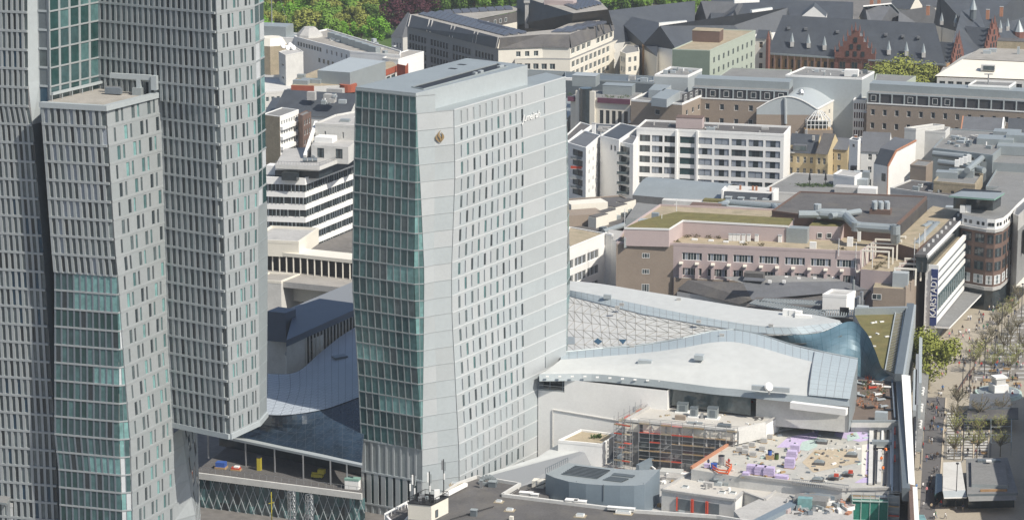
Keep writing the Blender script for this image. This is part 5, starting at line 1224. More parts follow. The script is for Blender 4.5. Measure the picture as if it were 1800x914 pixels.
LG, P, ro = bld('grey_hall', 'low grey metal-sided hall with a flat felt roof and three small roof fans', 'hall', [(1733, 330), (1830, 332), (1830, 280), (1760, 285)], 19, 'zinc', 'felt_light', par=.4)
units(LG, 'roof_fan', [(1735, 293, (1.5, 1.5, 1.4)), (1744, 293, (1.5, 1.5, 1.4)), (1756, 293, (1.5, 1.5, 1.4))], 19, 'white', RZ)
for (x, y, s) in ((1750, 262, (12, 8, 4)), (1780, 270, (10, 7, 3)), (1770, 250, (9, 6, 4)), (1795, 262, (10, 5, 5))): unit(LG, 'roof_block', x, y, 22, s, 'zinc', RZ)
b = MB(); b.prism(RL((1700, 283, 21.9), (1830, 290, 21.9), (1830, 250, 21.9), (1745, 250, 21.9)), 0, 21.9, 'zinc', 'felt_light'); b.build('roof_block', LG)
GH, P, _ = gabled('gabled_house', 'house with a broad grey gabled roof and white verges before the brown hotel', 'house', (1688, 240), (1760, 243), 22, 22, 5, 'light_concrete', 'slate_grey')
b = MB(); b.bar(_[0] , P[0] + Vector((0, 0, .2)), .4, 'terracotta'); b.bar(_[1], P[1] + Vector((0, 0, .2)), .5, 'white'); b.bar(_[1], P[2] + Vector((0, 0, .2)), .5, 'white'); b.build('verge', GH)
for (x1, x2, y, lab) in ((1770, 1800, 247, 'steep dark-roofed house at the right edge before the brown hotel'),):
    t_, P, _ = gabled('steep_house', lab, 'house', (x1, y), (x2 + 20, y + 2), 18, 10, 7, 'white', 'slate')
Z2, P, ro = bld('rear_building', 'low grey building with dark strip below the large brown-roofed hall', 'building', [(1565, 332), (1680, 348), (1700, 330), (1600, 318)], 17, 'light_concrete', 'felt', par=.4)
scatter(Z2, (1580, 334), (1680, 345), (1610, 322), 12, 17, 8)
# roof garden and white service box
RGd, P, ro = bld('roof_garden_building', 'flat-roofed building with a planted roof garden and green fascia', 'building', [(1335, 338), (1500, 345), (1520, 312), (1395, 305)], 14, 'light_concrete', 'felt_light', par=.3)
bushes(RGd, 'planter_shrub', [(1404 + i * 5.2, 327 + (i % 3)) for i in range(13)], 14, 'plant', 1.3, 50)
b = MB(); 
for x in (1423, 1451): p = U(x, 326, 14); b.tube(p, p + Vector((0, 0, 2.8)), .12, 'black'); b.tube(p + Vector((0, 0, 1.8)), p + Vector((0, 0, 4.2)), .5, 'black', 8, .1)
b.build('closed_parasol', RGd)
SBx, P, ro = bld('service_building', 'white service building with rooftop chiller behind the brown hall', 'technical building', par3((1465, 308), (1502, 313), (1515, 305), 18), 18, 'white', 'concrete', par=.4, win={0: [(3, 2.4, 8, 1, 1, .2, .6, .6, SW)]})
for (x, y, s, m_) in ((1512, 330, (5, 3, 3), 'alu_white'), (1508, 322, (3, 3, 4), 'zinc'), (1520, 322, (3, 3, 4), 'zinc'), (1500, 318, (2, 2, 5), 'black'), (1490, 338, (8, 4, 2), 'concrete'), (1525, 342, (6, 4, 2.4), 'white')): unit(SBx, 'chiller', x, y, 14, s, m_, RZ)
scatter(SBx, (1470, 340), (1540, 345), (1480, 325), 12, 14, 77)
# ================================================================ background: hotel row, courts, western blocks
HO, P, ro = bld('hotel_building', 'long brown-tiled hotel with a dark glazed top band and small square windows', 'hotel', rectP((1228, 172), (1384, 179), 24, 16), 24, 'brown_tile', 'felt_light', par=0,
   win={0: [(2.0, 2.2, 5.2, 4, 6, .02, 1.0, .30, SB)]})
def topband(t, P0, P1, z, h=3.4, n=7, seti=.6, d2=12, wn=(0, 1, 2, 3, 4, 5, 6), wall='frame_dark'):
    d = (P1 - P0).normalized(); o = Vector((-d.y, d.x, 0)); a, e = P0 + o * seti, P1 + o * seti
    b = MB(); slab(b, a, e, -d2, z, z + h, wall); b.build('attic_band', t)
    b = MB(); slab(b, P0 - d * .1, P1 + d * .1, .15, z - .3, z + .15, 'frame_white'); slab(b, a - d * .2, e + d * .2, .3, z + h, z + h + .35, 'alu_white'); b.build('cornice', t)
    b = MB(); slab(b, a + o * .35, e + o * .35, -d2, z + h + .02, z + h + .36, 'felt_light'); b.build('roof', t)
    b = MB()
    for i in range(n + 1): p = a.lerp(e, i / n); b.bar((p.x, p.y - .1, z + .1), (p.x, p.y - .1, z + h), .5, 'zinc')
    b.build('pilaster', t)
    for i in wn: put_window(t, a, e, (i + .5) / n, z + .6, 1.9, 2.2, SB, -.08)
    b = MB(); q0, q1 = a + o * 3.4, e + o * 3.4; slab(b, q0, q1, -(d2 - 4), z + h + .3, z + h + 3.0, 'zinc'); b.build('setback', t)
topband(HO, P[0] - (P[1] - P[0]).normalized() * 2.4, P[1], 24)
HR, P, ro = bld('hotel_building', 'right wing of the brown-tiled hotel with a longer dark glazed band', 'hotel', rectP((1524, 181), (1830, 198), 24, 16), 24, 'brown_tile', 'felt_light', par=0,
   win={0: [(2.2, 2.2, 4.9, 3, 14, .0, .98, .33, SB)]})
topband(HR, P[0], P[1], 24, n=14, wn=(0, 3, 5, 6))
bld('projecting_wing', '', '', rectP((1519, 198), (1611, 201), 20.4, 3), 20.4, 'brown_tile', 'felt_light', par=.2, parm='cream', parent=HR, win={0: [(1.6, 1.9, 4.9, 4, 4, .02, .98, .3, SB)]}) if 0 else None
a, e = U(1519, 199, 19.5), U(1611, 202, 19.5); b = MB(); d = (e - a).normalized(); o = Vector((-d.y, d.x, 0)); 
wall_holes(b, a, e, 0, 19.5, [(15.5 - 4.9 * k, 17.4 - 4.9 * k, [(.08 + i * .24, .17 + i * .24) for i in range(4)]) for k in range(3)], 'brown_tile')
b.poly([Z(e, 0), Z(e + o * 5, 0), Z(e + o * 5, 19.5), Z(e, 19.5)], 'cream'); b.poly([Z(a, 19.5), Z(e, 19.5), Z(e + o * 5, 19.5), Z(a + o * 5, 19.5)], 'cream'); b.build('projecting_wing', HR)
for k in range(3):
    for i in range(4): put_window(HR, a, e, .125 + i * .24, 15.5 - 4.9 * k, 1.9, 1.9, SB, .25)
# white lift and plant boxes on the hotel row
W1_, P, _ = bld('lift_block', 'white plant block with rooftop vents at the left end of the hotel row', 'technical building', [(1151, 134), (1209, 136), (1234, 124), (1178, 120)], 29, 'alu_white', 'felt_light', par=.6, parm='white')
scatter(W1_, (1160, 131), (1205, 133), (1180, 123), 9, 29, 5, ('roof_unit', 'roof_unit', 'vent_pipe'))
W2_, P, _ = bld('lift_block', 'long white plant block behind the arched hotel hall', 'technical building', [(1381, 134), (1515, 140), (1537, 128), (1414, 120)], 30, 'alu_white', 'felt_light', par=.5, parm='white')
unit(W2_, 'roof_unit', 1497, 134, 30, (5, 3, 2.4), 'white', RZ); scatter(W2_, (1390, 132), (1510, 137), (1420, 122), 14, 30, 6)
W3_, P, _ = bld('lift_block', 'white plant block with a mast on the right hotel wing', 'technical building', [(1702, 151), (1774, 154), (1786, 146), (1715, 143)], 31, 'alu_white', 'felt_light', par=.4, parm='white')
b = MB(); p = U(1737, 148, 31); b.tube(p, p + Vector((0, 0, 3.4)), .25, 'steel', 6); b.box(p + Vector((0, 0, 3.4)), (3, .6, .3), 'steel'); b.build('mast', W3_)
# arched hall
AH = thing('arched_hall', 'brown hotel hall with a white barrel roof and two round ventilators', 'hall', U(1420, 220, 0), 0)
AP = par3((1330, 192), (1437, 193), (1499, 160), 21.5); A0, A1, A2, A3 = AP
def arc(a, e, rise, n=14): return [a.lerp(e, k / n) + Vector((0, 0, rise * math.sin(math.pi * k / n))) for k in range(n + 1)]
f_, g_ = arc(A0, A1, 4.6), arc(A3, A2, 4.6)
b = MB(); loft(b, [f_, [p.lerp(q, .5) for p, q in zip(f_, g_)], g_], 'alu_white', 20, 2); b.build('barrel_roof', AH)
b = MB(); b.poly(f_ , 'alu_white'); b.poly([Z(A0, 19.5), Z(A1, 19.5), A1, A0], 'alu_white'); b.poly([Z(A0, 0), Z(A1, 0), Z(A1, 19.5), Z(A0, 19.5)], 'brown_tile')
wall_holes(b, A1, A2, 0, 21.5, [(17.6 - 3.4 * k, 19.2 - 3.4 * k, [(.05 + i * .135, .09 + i * .135) for i in range(7)]) for k in range(4)], 'cream'); b.build('wall', AH)
for k in range(4):
    for i in range(7): put_window(AH, A1, A2, .07 + i * .135, 17.6 - 3.4 * k, 1.3, 1.6, SB, .22)
b = MB(); b.bar(A1 + Vector((0, 0, .2)), A2 + Vector((0, 0, .2)), .5, 'white')
for k in range(14): b.bar(f_[k] + Vector((0, -.1, .1)), f_[k + 1] + Vector((0, -.1, .1)), .35, 'white')
b.build('verge', AH)
for (x, y) in ((1372, 166), (1408, 168)):
    p = U(x, y, 25.5); b = MB(); b.tube(p, p + Vector((0, 0, 1.2)), .9, 'steel', 10); b.tube(p + Vector((0, 0, 1.2)), p + Vector((0, 0, 2.2)), 1.3, 'steel', 10, .6); b.build('ventilator', AH)
duct(AH, [DY(1380, 173, A0.y - 1), DY(1381, 218, A0.y - 1)], .55, 'alu_white'); 
CN = thing('roof_conservatory', 'small white-framed glass conservatory in front of the arched hall', 'conservatory', U(1438, 226, 15), 0)
b = MB(); cx, cy = U(1438, 226, 15).xy
for i in range(7):
    x = cx - 4.2 + i * 1.4
    for y in (cy - 2, cy + 2): b.bar((x, y, 15), (x, y, 18.2), .22, 'frame_white')
    b.bar((x, cy - 2, 18.2), (cx + (x - cx) * .25, cy, 21.5), .2, 'frame_white'); b.bar((x, cy + 2, 18.2), (cx + (x - cx) * .25, cy, 21.5), .2, 'frame_white')
for z_ in (16.6, 18.2): b.bar((cx - 4.2, cy - 2, z_), (cx + 4.2, cy - 2, z_), .2, 'frame_white')
b.bar((cx - 2.4, cy - 1, 19.9), (cx + 2.4, cy - 1, 19.9), .2, 'frame_white'); b.build('frame', CN)
b = MB(); b.prism([Vector((cx - 5, cy - 3, 0)), Vector((cx + 5, cy - 3, 0)), Vector((cx + 5, cy + 3, 0)), Vector((cx - 5, cy + 3, 0))], 0, 15, 'brown_tile', 'wood'); b.box((cx, cy + 1, 15), (7, 2, 2.4), 'glass_dark'); b.build('base', CN)
RW, P, _ = bld('window_bay_building', 'narrow white bay with rows of red-framed windows between the hotel wings', 'building', rectP((1500, 176), (1522, 177), 23, 6), 23, 'white', 'felt_light', par=.2, win={0: [(1.2, 2.2, 3.3, 6, 5, .05, .98, .6, RED)]})
# brown block at the left of the row
BL, P, _ = bld('hotel_building', 'brown-tiled corner block with a white attic and one column of windows', 'hotel', [(1109, 177), (1199, 184), (1236, 168), (1150, 158)], 24.5, 'brown_tile', 'felt_light', par=.4, parm='white',
   win={0: [(2.5, 1.9, 4.4, 2, 1, .46, .58, .8, SB)], 1: [(2.8, 1.9, 4.4, 2, 3, .1, .95, .35, SB)]})
b = MB(); b.prism(RL((1145, 172, 27.5), (1172, 175, 27.5), (1196, 160, 27.5), (1168, 156, 27.5)), 24.5, 27.5, 'alu_white', 'zinc'); b.prism(RL((1140, 158, 27.5), (1165, 160, 27.5), (1180, 150, 27.5), (1150, 148, 27.5)), 24.5, 27.5, 'alu_white', 'zinc'); b.build('plant_house', BL)
b = MB(); a, e = U(1199, 178, 25.2), U(1228, 166, 25.2); slab(b, a, e, .2, 24.5, 27.6, 'frame_dark')
for i in range(4): p = a.lerp(e, (i + .5) / 4); 
b.build('attic_band', BL)
for i in range(3): put_window(BL, Z(a, 0), Z(e, 0), (i + .5) / 3, 24.7, 2.2, 2.4, SX, -.25)
b = MB(); a, e = U(1105, 214, 15.5), U(1196, 219, 15.5); slab(b, a, e, -6, 0, 15.5, 'brown_tile'); slab(b, a, e, .3, 15.0, 16, 'white'); b.build('lower_storey', BL)
# purple-trimmed building
PB, P, _ = bld('column_building', 'beige building with tall dark window slots between piers and purple roof edges', 'office building', rectP((1003, 170), (1108, 176), 23, 16), 23, 'cream', 'felt_light', par=0,
   win={0: [(4.4, 9.0, 9, 1, 5, .47, .98, .62, ('frame_dark', ('glass_dark',), 0, 2)), (4.4, 9.0, 9, 1, 1, .1, .45, .45, ('frame_dark', ('glass_dark', 'glass_mid'), 3, 3))]})
b = MB(); a, e = P[0], P[1]; slab(b, a.lerp(e, .46), e, .8, 21.4, 23.2, 'purple_trim'); slab(b, a - Vector((1, 0, 0)), a.lerp(e, .08), .8, 21.4, 23, 'purple_trim'); b.build('roof_edge', PB)
b = MB(); slab(b, a.lerp(e, .1), a.lerp(e, .2), 1.2, 0, 25.5, 'cream'); slab(b, a.lerp(e, .3), a.lerp(e, .42), 1.2, 0, 25.5, 'cream'); b.build('pier', PB)
b = MB(); b.tube(Z(a.lerp(e, .25), 0), Z(a.lerp(e, .25), 26.5), 2.4, 'glass_dark', 12); b.build('glass_stair', PB)
unit(PB, 'penthouse', 1088, 165, 23, (11, 6, 3.4), 'zinc', RZ, 'zinc'); unit(PB, 'penthouse', 1030, 150, 23, (9, 7, 4), 'zinc', RZ, 'alu_white')
bushes(PB, 'roof_plant', [(1066, 172), (1075, 173), (1090, 174), (1102, 172), (1003, 168)], 23.2, 'plant', 1.1, 30)
LR_, P, _ = bld('long_low_roof', 'long low blue-grey roof strip behind the hotel tower', 'building', [(925, 135), (1150, 148), (1150, 136), (925, 124)], 20, 'zinc_dark', 'zinc_dark', par=.4, parm='zinc')
b = MB(); a, e = U(947, 137, 21), U(1015, 140, 21); b.bar(a, e, 1.0, 'white'); b.build('gutter', LR_)
scatter(LR_, (1050, 141), (1145, 146), (1060, 137), 8, 20, 2)
SB2 = bld('slope_roof_building', 'small building with a grey lean-to roof against the hotel tower', 'building', [(990, 214), (1016, 190), (1012, 170), (985, 175)], 14, 'concrete', 'zinc', par=0)[0]
GBk, P, _ = bld('green_tiled_building', 'green-tiled block with a brown roof and dark rooftop box', 'apartment building', par3((1182, 88), (1248, 90), (1328, 55), 30), 30, 'green_tile', 'dirt', par=.3,
   win={1: [(3.2, 2.2, 4.6, 4, 9, .04, .97, .34, ('frame_dark', ('glass_mid', 'glass_teal'), 0, 0))]})
b = MB(); slab(b, P[0], P[1], .12, 0, 30, 'green_wall'); b.build('cladding', GBk); unit(GBk, 'lift_house', 1244, 72, 30, (11, 8, 4.4), 'brown', RZ, 'dirt')
LG2, P, _ = bld('low_building', 'low grey-roofed building with pale green panels behind the hotel row', 'building', [(1262, 136), (1384, 141), (1392, 124), (1285, 120)], 22, 'green_tile', 'felt_light', par=.2, win={0: [(1, 1.6, 3, 1, 8, .05, .95, .5, ('zinc', ('glass_mid',), 0, 0))]})
bld('low_building', 'low pale building with a grey roof left of the olive tree', 'building', [(1537, 143), (1592, 146), (1610, 135), (1540, 131)], 22, 'green_tile', 'felt_light', par=.2)
# white office with cream sloping roof at the right
WR, P, _ = bld('office_building', 'pale office with a cream sloping metal roof and gravel top at the right edge', 'office building', rectP((1647, 137), (1850, 145), 21, 26), 21, 'light_concrete', 'gravel', par=0, win={0: [(1.2, 2.6, 4.0, 2, 12, .01, .9, .66, RD)]})
b = MB(); q = [U(1643, 134, 21.4), U(1850, 142, 21.4), U(1850, 111, 26), U(1693, 104, 26)]; b.poly(q, 'cream_roof' if 0 else 'cream'); q2 = [U(1643, 134, 21.4), U(1693, 104, 26), U(1716, 90, 26), U(1690, 100, 21)]; b.poly(q2, 'cream'); b.build('sloping_roof', WR)
b = MB(); b.poly(RL((1693, 104, 26.1), (1850, 111, 26.1), (1850, 78, 26.1), (1722, 86, 26.1)), 'gravel'); b.build('flat_roof', WR)
b = MB(); p = U(1737, 124, 23.5); b.box(p, (5.4, 2.5, 2.2), 'light_concrete', RZ); b.box(p + Vector((0, -1.4, .3)), (4.2, .1, 1.6), 'glass_mid', RZ); b.build('dormer', WR)
units(WR, 'roof_unit', [(1735, 95, (3, 2, 1.4)), (1745, 92, (3, 2, 1.4)), (1790, 96, (1, 1, 3))], 26, 'alu_white', RZ)
unit(WR, 'roof_house', 1785, 84, 26, (14, 8, 3), 'dirt', RZ, 'felt')
# ---- the new court: beige with dark sloping attic
CT = thing('court_building', 'beige court building with dark slanted attic, solar roof and open courtyard', 'court building', U(900, 130, 0), 0)
zc1, zc2 = 22.5, 27
wl = [(716, 47), (876, 86), (954, 83), (1002, 84), (1046, 66), (1079, 52)]
tl = [(720, 26), (879, 67), (954, 61), (1001, 61), (1046, 44), (1069, 19)]
WP_ = [U(*p, zc1) for p in wl]; TP_ = [U(*p, zc2) for p in tl]
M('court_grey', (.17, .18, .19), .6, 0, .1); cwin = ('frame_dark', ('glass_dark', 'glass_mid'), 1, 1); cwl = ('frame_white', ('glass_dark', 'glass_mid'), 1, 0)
b = MB()
specs = {0: [(3.0 + 3.7 * k, 2.6, [(.02 + g * .245 + i * .034, .045 + g * .245 + i * .034) for g in range(4) for i in range(6)]) for k in range(4)],
         1: [(1.5, 2.2, [(.40, .50), (.60, .70), (.80, .90)])], 3: [(.8, 2.3, [(.05 + i * .21, .2 + i * .21) for i in range(4)])], 4: [(.8, 2.3, [(.08 + i * .23, .26 + i * .23) for i in range(4)])]}
for i in range(5):
    a, e = Z(WP_[i], 0), Z(WP_[i + 1], 0); rows = [(zc1 - t - h, zc1 - t, us) for t, h, us in specs.get(i, [])]
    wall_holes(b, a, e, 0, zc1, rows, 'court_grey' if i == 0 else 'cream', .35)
    for (t, h, us) in specs.get(i, []):
        for (u0, u1) in us: put_window(CT, a, e, (u0 + u1) / 2, zc1 - t - h, (u1 - u0) * (e - a).length, h, cwin if i == 0 else cwl, .35)
b.build('wall', CT)
b = MB()
for i in range(5):
    a, e, f, g = WP_[i], WP_[i + 1], TP_[i + 1], TP_[i]; o = Vector(((e - a).y, -(e - a).x, 0)).normalized() * .6
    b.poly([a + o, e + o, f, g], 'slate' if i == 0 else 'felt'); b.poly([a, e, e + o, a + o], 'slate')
b.build('slanted_attic', CT)
b = MB()
for i in range(4):
    for u_ in (.02 + i * .25, .235 + i * .25):
        a, g = WP_[0].lerp(WP_[1], u_), TP_[0].lerp(TP_[1], u_); o = Vector((-.5, -.9, 0)); b.bar(a + o * .5, g + o * .3, .5, 'concrete')
for i in range(3):
    a, g = WP_[4].lerp(WP_[5], i * .4), TP_[4].lerp(TP_[5], i * .4); b.bar(a + Vector((.8, -.8, 0)), g + Vector((.6, -.6, 0)), .4, 'slate')
b.build('rib', CT)
roofp = RL((720, 26, zc2), (879, 67, zc2), (954, 61, zc2), (1001, 61, zc2), (1046, 44, zc2), (1009, 40, zc2), (975, 52, zc2), (940, 57, zc2), (905, 60, zc2), (830, 40, zc2), (785, 28, zc2), (908, 19, zc2), (908, 12, zc2), (770, 22, zc2))
b = MB(); b.poly(RL((720, 26, zc2), (879, 67, zc2), (905, 60, zc2), (905, 58, zc2), (785, 26, zc2), (770, 22, zc2)), 'gravel'); b.poly(RL((879, 67, zc2), (954, 61, zc2), (1001, 61, zc2), (1000, 50, zc2), (905, 59, zc2)), 'gravel')
b.poly(RL((1001, 61, zc2), (1046, 44, zc2), (1055, 36, zc2), (1009, 38, zc2), (975, 52, zc2), (998, 51, zc2)), 'gravel'); b.poly(RL((770, 22, zc2), (785, 28, zc2), (830, 36, zc2), (909, 20, zc2), (909, 11, zc2)), 'gravel'); rfc = b.build('roof', CT)
def solar(parent, A, B, C_, rows, z, m='solar'):
    A, B, C_ = U(*A, z), U(*B, z), U(*C_, z); b = MB()
    for i in range(rows):
        t_ = (i + .5) / rows; p, q = A.lerp(C_, t_), B + (C_ - A) * t_; w_ = (C_ - A) / rows * .3
        n = max(2, int((q - p).length / 4))
        for k in range(n):
            a, e = p.lerp(q, k / n), p.lerp(q, (k + .86) / n); b.hexa([a, e, e + w_ * 2, a + w_ * 2, a + Vector((0, 0, .4)), e + Vector((0, 0, .4)), e + w_ * 2 + Vector((0, 0, 1.0)), a + w_ * 2 + Vector((0, 0, 1.0))], m)
    b.build('solar_panel_row', parent)
solar(rfc, (728, 27), (880, 65), (772, 22.5), 3, zc2 + .05); solar(rfc, (850, 46), (905, 61), (835, 38), 3, zc2 + .05); solar(rfc, (960, 60), (998, 60), (1030, 42), 4, zc2 + .05); solar(rfc, (785, 27), (905, 19), (780, 22), 2, zc2 + .05)
b = MB(); a, e = U(830, 37, zc2), U(909, 21, zc2); wall_holes(b, Z(a, 0), Z(e, 0), 0, zc2 - 4.5, [(14.5, 16.5, [(.35, .42), (.48, .55)])], 'cream'); q = [Z(a, zc2 - 4.5), Z(e, zc2 - 4.5), e, a]; b.poly(q, 'felt'); b.poly([Z(U(785, 28, zc2), 0), Z(a, 0), a, U(785, 28, zc2)], 'felt'); b.build('courtyard_wall', CT)
for u_ in (.12, .2, .34, .5, .62, .74): put_window(CT, Z(a, 0), Z(e, 0), u_, zc2 - 3.4, 1.6, 1.8, ('frame_white', ('glass_blue', 'glass_mid', 'blind'), 0, 0), -.07)
zc3 = 32
q = RL((909, -8, zc3), (1008, 24, zc3), (1069, 17, zc3), (1040, -12, zc3)); q0 = RL((906, 45, 20), (1000, 62, 20), (1079, 50, 22), (1060, 0, 22))
b = MB()
b.poly([q0[0], q0[1], q[1], q[0]], 'slate'); b.poly([q0[1], q0[2], q[2], q[1]], 'felt'); b.poly([Z(q0[0], 0), Z(q0[1], 0), q0[1], q0[0]], 'felt'); b.build('high_wing', CT)
b = MB(); b.poly(q, 'gravel'); hr_ = b.build('roof', CT); solar(hr_, (965, 2), (1012, 20), (1010, -8), 6, zc3 + .05); unit(hr_ and CT, 'plant_room', 985, 8, zc3, (13, 6, 2), 'pink', RZ)
b = MB(); p = U(926, 50, 20); b.box(p, (1.6, 1.6, 11), 'concrete'); b.box(p + Vector((0, 0, 11)), (2.6, 2.6, .8), 'concrete'); b.build('courtyard_chimney', CT)
# lower front range
zl_ = 18
LP = [U(905, 105, zl_), U(1002, 106, zl_), U(1078, 74, zl_), U(1135, 50, zl_)]
b = MB(); lspec = {0: [(1.6, 2.4, [(.03 + i * .15, .13 + i * .15) for i in range(5)])], 1: [(1.0 + 4 * k, 2.5, [(.04 + i * .1, .11 + i * .1) for i in range(9)]) for k in range(3)], 2: [(1.0 + 4 * k, 2.5, [(.03 + i * .13, .12 + i * .13) for i in range(7)]) for k in range(3)]}
for i in range(3):
    a, e = Z(LP[i], 0), Z(LP[i + 1], 0); wall_holes(b, a, e, 0, zl_, [(zl_ - t - h, zl_ - t, us) for t, h, us in lspec[i]], 'cream', .3)
    for t, h, us in lspec[i]:
        for u0, u1 in us: put_window(CT, a, e, (u0 + u1) / 2, zl_ - t - h, (u1 - u0) * (e - a).length, h, cwl, .3)
b.poly([LP[0], LP[1], LP[2], LP[3], U(1120, 40, zl_), U(1060, 60, zl_), U(1000, 95, zl_), U(905, 95, zl_)], 'felt_light'); b.build('front_range', CT)
o = bld('stone_pavilion', 'rounded beige pavilion with windows between the court and the cream house', 'building', [(1090, 92), (1100, 96), (1124, 92), (1122, 82), (1100, 80)], 17, 'cream', 'felt_light', par=.3, win={0: [(1.5, 2.2, 4, 3, 2, .1, .9, .5, cwl)], 1: [(1.5, 2.2, 4, 3, 2, .1, .9, .5, cwl)]})[0]
# steep-roofed old house left of the court
t_, P, _ = gabled('old_house', 'old pale house with a steep grey hipped roof left of the court', 'house', (688, 64), (708, 67), 14, 14, 10, 'light_concrete', 'slate_grey', win={0: [(2.5, 2.4, 5, 2, 3, .08, .92, .4, SX)]}, hip=3)
# ---- slate roofed court wings
def wing(name, label, e0, e1, r0, r1, ze, zr, wall='cream', roof='slate', win=None, skirt=True):
    """pitched wing: eave line e0-e1 at ze, ridge r0-r1 at zr, mirrored at the back"""
    A, B, C1, C0 = U(*e0, ze), U(*e1, ze), U(*r1, zr), U(*r0, zr); c = (A + B) / 2; t = thing(name, label, 'court wing', Z(c, 0), 0)
    bA, bB = Vector((2 * C0.x - A.x, 2 * C0.y - A.y, ze)), Vector((2 * C1.x - B.x, 2 * C1.y - B.y, ze))
    b = MB(); b.poly([A, B, C1, C0], roof); b.poly([bB, bA, C0, C1], roof); b.poly([B, bB, C1], roof); b.poly([bA, A, C0], roof); b.build('roof', t)
    b = MB(); rows = []
    L = (B - A).length
    for sp in (win or []):
        for zb, zt_, us, st in rowspec(A, B, ze, sp):
            rows.append((zb, zt_, us))
            for u0, u1 in us: put_window(t, Z(A, 0), Z(B, 0), (u0 + u1) / 2, zb, (u1 - u0) * L, zt_ - zb, pick(st), .25)
    wall_holes(b, Z(A, 0), Z(B, 0), 0, ze, rows, wall); 
    for p, q in ((B, bB), (bB, bA), (bA, A)): b.poly([Z(p, 0), Z(q, 0), q, p], wall)
    b.build('wall', t); return t, A, B, C0, C1
CW, A, B, C0, C1 = wing('court_wing', 'cream and ochre court wing with mullioned windows under a long slate roof', (1130, 79), (1376, 56), (1160, 46), (1385, 14), 19, 28, 'white', 'slate', [(1.2, 3.0, 4.6, 3, 14, .01, .99, .42, SX)])
b = MB()
for u_ in (.0, .145, .27, .41, .55, .69, .83, .97): p = A.lerp(B, u_) + Vector((.2, -.25, 0)); b.bar((p.x, p.y, 0), (p.x, p.y, 19), .9, 'sandstone')
slab(b, A, B, .4, 13.6, 14.3, 'sandstone'); b.build('quoin', CW)
wing('court_wing', 'slate-roofed wing farthest left behind the cream court wing', (1078, 58), (1160, 47), (1072, 22), (1158, 40), 17, 25, 'cream', 'slate')
wing('court_wing', 'large slate roof behind with a white clerestory strip', (1146, 40), (1222, 32), (1060, 20), (1222, 2), 17, 28, 'light_concrete', 'slate')
wing('court_wing', 'slate roof with a rooflight ladder in the middle of the court roofs', (1218, 38), (1330, 28), (1232, 2), (1300, 4), 18, 28, 'light_concrete', 'slate_grey')
wing('court_wing', 'long far slate roof running to the right behind the courts', (1250, 16), (1500, 26), (1250, -4), (1500, 4), 19, 28, 'cream', 'slate')
wing('court_wing', 'slate roof with a glazed slope left of the red chimneys', (1510, 30), (1590, 36), (1520, 10), (1566, 12), 20, 28, 'cream', 'slate_grey')
wing('court_wing', 'huge dark slate roof at the top right behind the turreted wing', (1641, 44), (1716, 66), (1650, -10), (1790, -12), 20, 34, 'cream', 'slate')
wing('court_wing', 'plain grey slate roof between the glass slope and the large right roof', (1580, 40), (1660, 40), (1580, 20), (1640, 11), 18, 26, 'cream', 'slate_grey')
for (lab, x0, y0, x1, y1, z_) in (('white clerestory strip on the court roofs, left one', 1150, 45, 1206, 40, 22), ('white skylight strip at the top edge of the court roofs', 1290, 3, 1334, 1, 30), ('white skylight strip in the middle of the court roofs', 1320, 22, 1356, 17, 26)):
    a, e = U(x0, y0, z_), U(x1, y1, z_); o = thing('skylight_strip', lab, 'skylight', a, 0); b = MB(); b.bar(a, e, 1.4, 'white', 1.6); b.build('frame', o); b = MB(); b.bar(a + Vector((0, .3, .9)), e + Vector((0, .3, .9)), .9, 'zinc', .2); b.build('cap', o)
a, e = U(1516, 17, 27), U(1566, 12, 27); f = U(1590, 38, 20); g = U(1528, 36, 20)
o = thing('glass_roof', 'sloping blue glass roof with white bars among the court roofs', 'glass roof', f, 0); b = MB(); b.poly([p + Vector((0, -1.2, 1.4)) for p in (g, f, e, a)], 'glass_blue'); b.build('glazing', o)
b = MB()
for i in range(8): b.bar((g + Vector((0, -1.2, 1.5))).lerp(f + Vector((0, -1.2, 1.5)), i / 7), (a + Vector((0, -1.2, 1.5))).lerp(e + Vector((0, -1.2, 1.5)), i / 7), .3, 'zinc')
b.bar(a + Vector((0, -1.2, 1.5)), e + Vector((0, -1.2, 1.5)), .5, 'white'); b.build('glazing_bar', o)
# ---- the old red sandstone court
OC, A, B, C0, C1 = wing('sandstone_court', 'old red sandstone courthouse with a huge slate roof, spired dormers and a stepped gable', (1348, 93), (1662, 113), (1376, 27), (1644, 42), 17, 31, 'sandstone', 'slate', [(2.2, 3.6, 6, 1, 26, .02, .98, .5, ('brown', ('glass_dark',), 1, 0))])
for o_ in list(OC.children):
    if o_.name.startswith('wall'): pass
b = MB(); slab(b, A, B, .5, 16.3, 17.0, 'zinc'); b.build('gutter', OC)
b = MB()
for i in range(27): p = A.lerp(B, .005 + i * .038) + Vector((0, -.3, 0)); b.bar((p.x, p.y, 0), (p.x, p.y, 16.2), .6, 'brown')
b.build('pilaster', OC)
def spire_dormer(parent, p, s=1.0):
    b = MB(); b.box(p - Vector((0, 0, .5)), (1.5 * s, 2.2 * s, 2.0 * s), 'concrete'); b.tube(p + Vector((0, 0, 1.4 * s)), p + Vector((0, 0, 5.2 * s)), 1.1 * s, 'zinc', 6, .05)
    b.build('spired_dormer', parent)
def on_roof(px, py): # nearest point of the main slope under a pixel
    n = (B - A).cross(C0 - A).normalized(); r = Vector(ray(px, py)); return Vector((0, 0, H)) + r * ((A - Vector((0, 0, H))).dot(n) / r.dot(n))
for (x, y) in ((1392, 80), (1421, 82), (1449, 86), (1562, 94), (1593, 96), (1623, 99)): spire_dormer(OC, on_roof(x, y))
b = MB()
for (x, y) in ((1386, 52), (1416, 53), (1472, 58), (1557, 63), (1587, 66), (1614, 68)): b.box(on_roof(x, y), (1.4, 1.6, .9), 'slate_grey')
b.build('roof_hatch', OC)
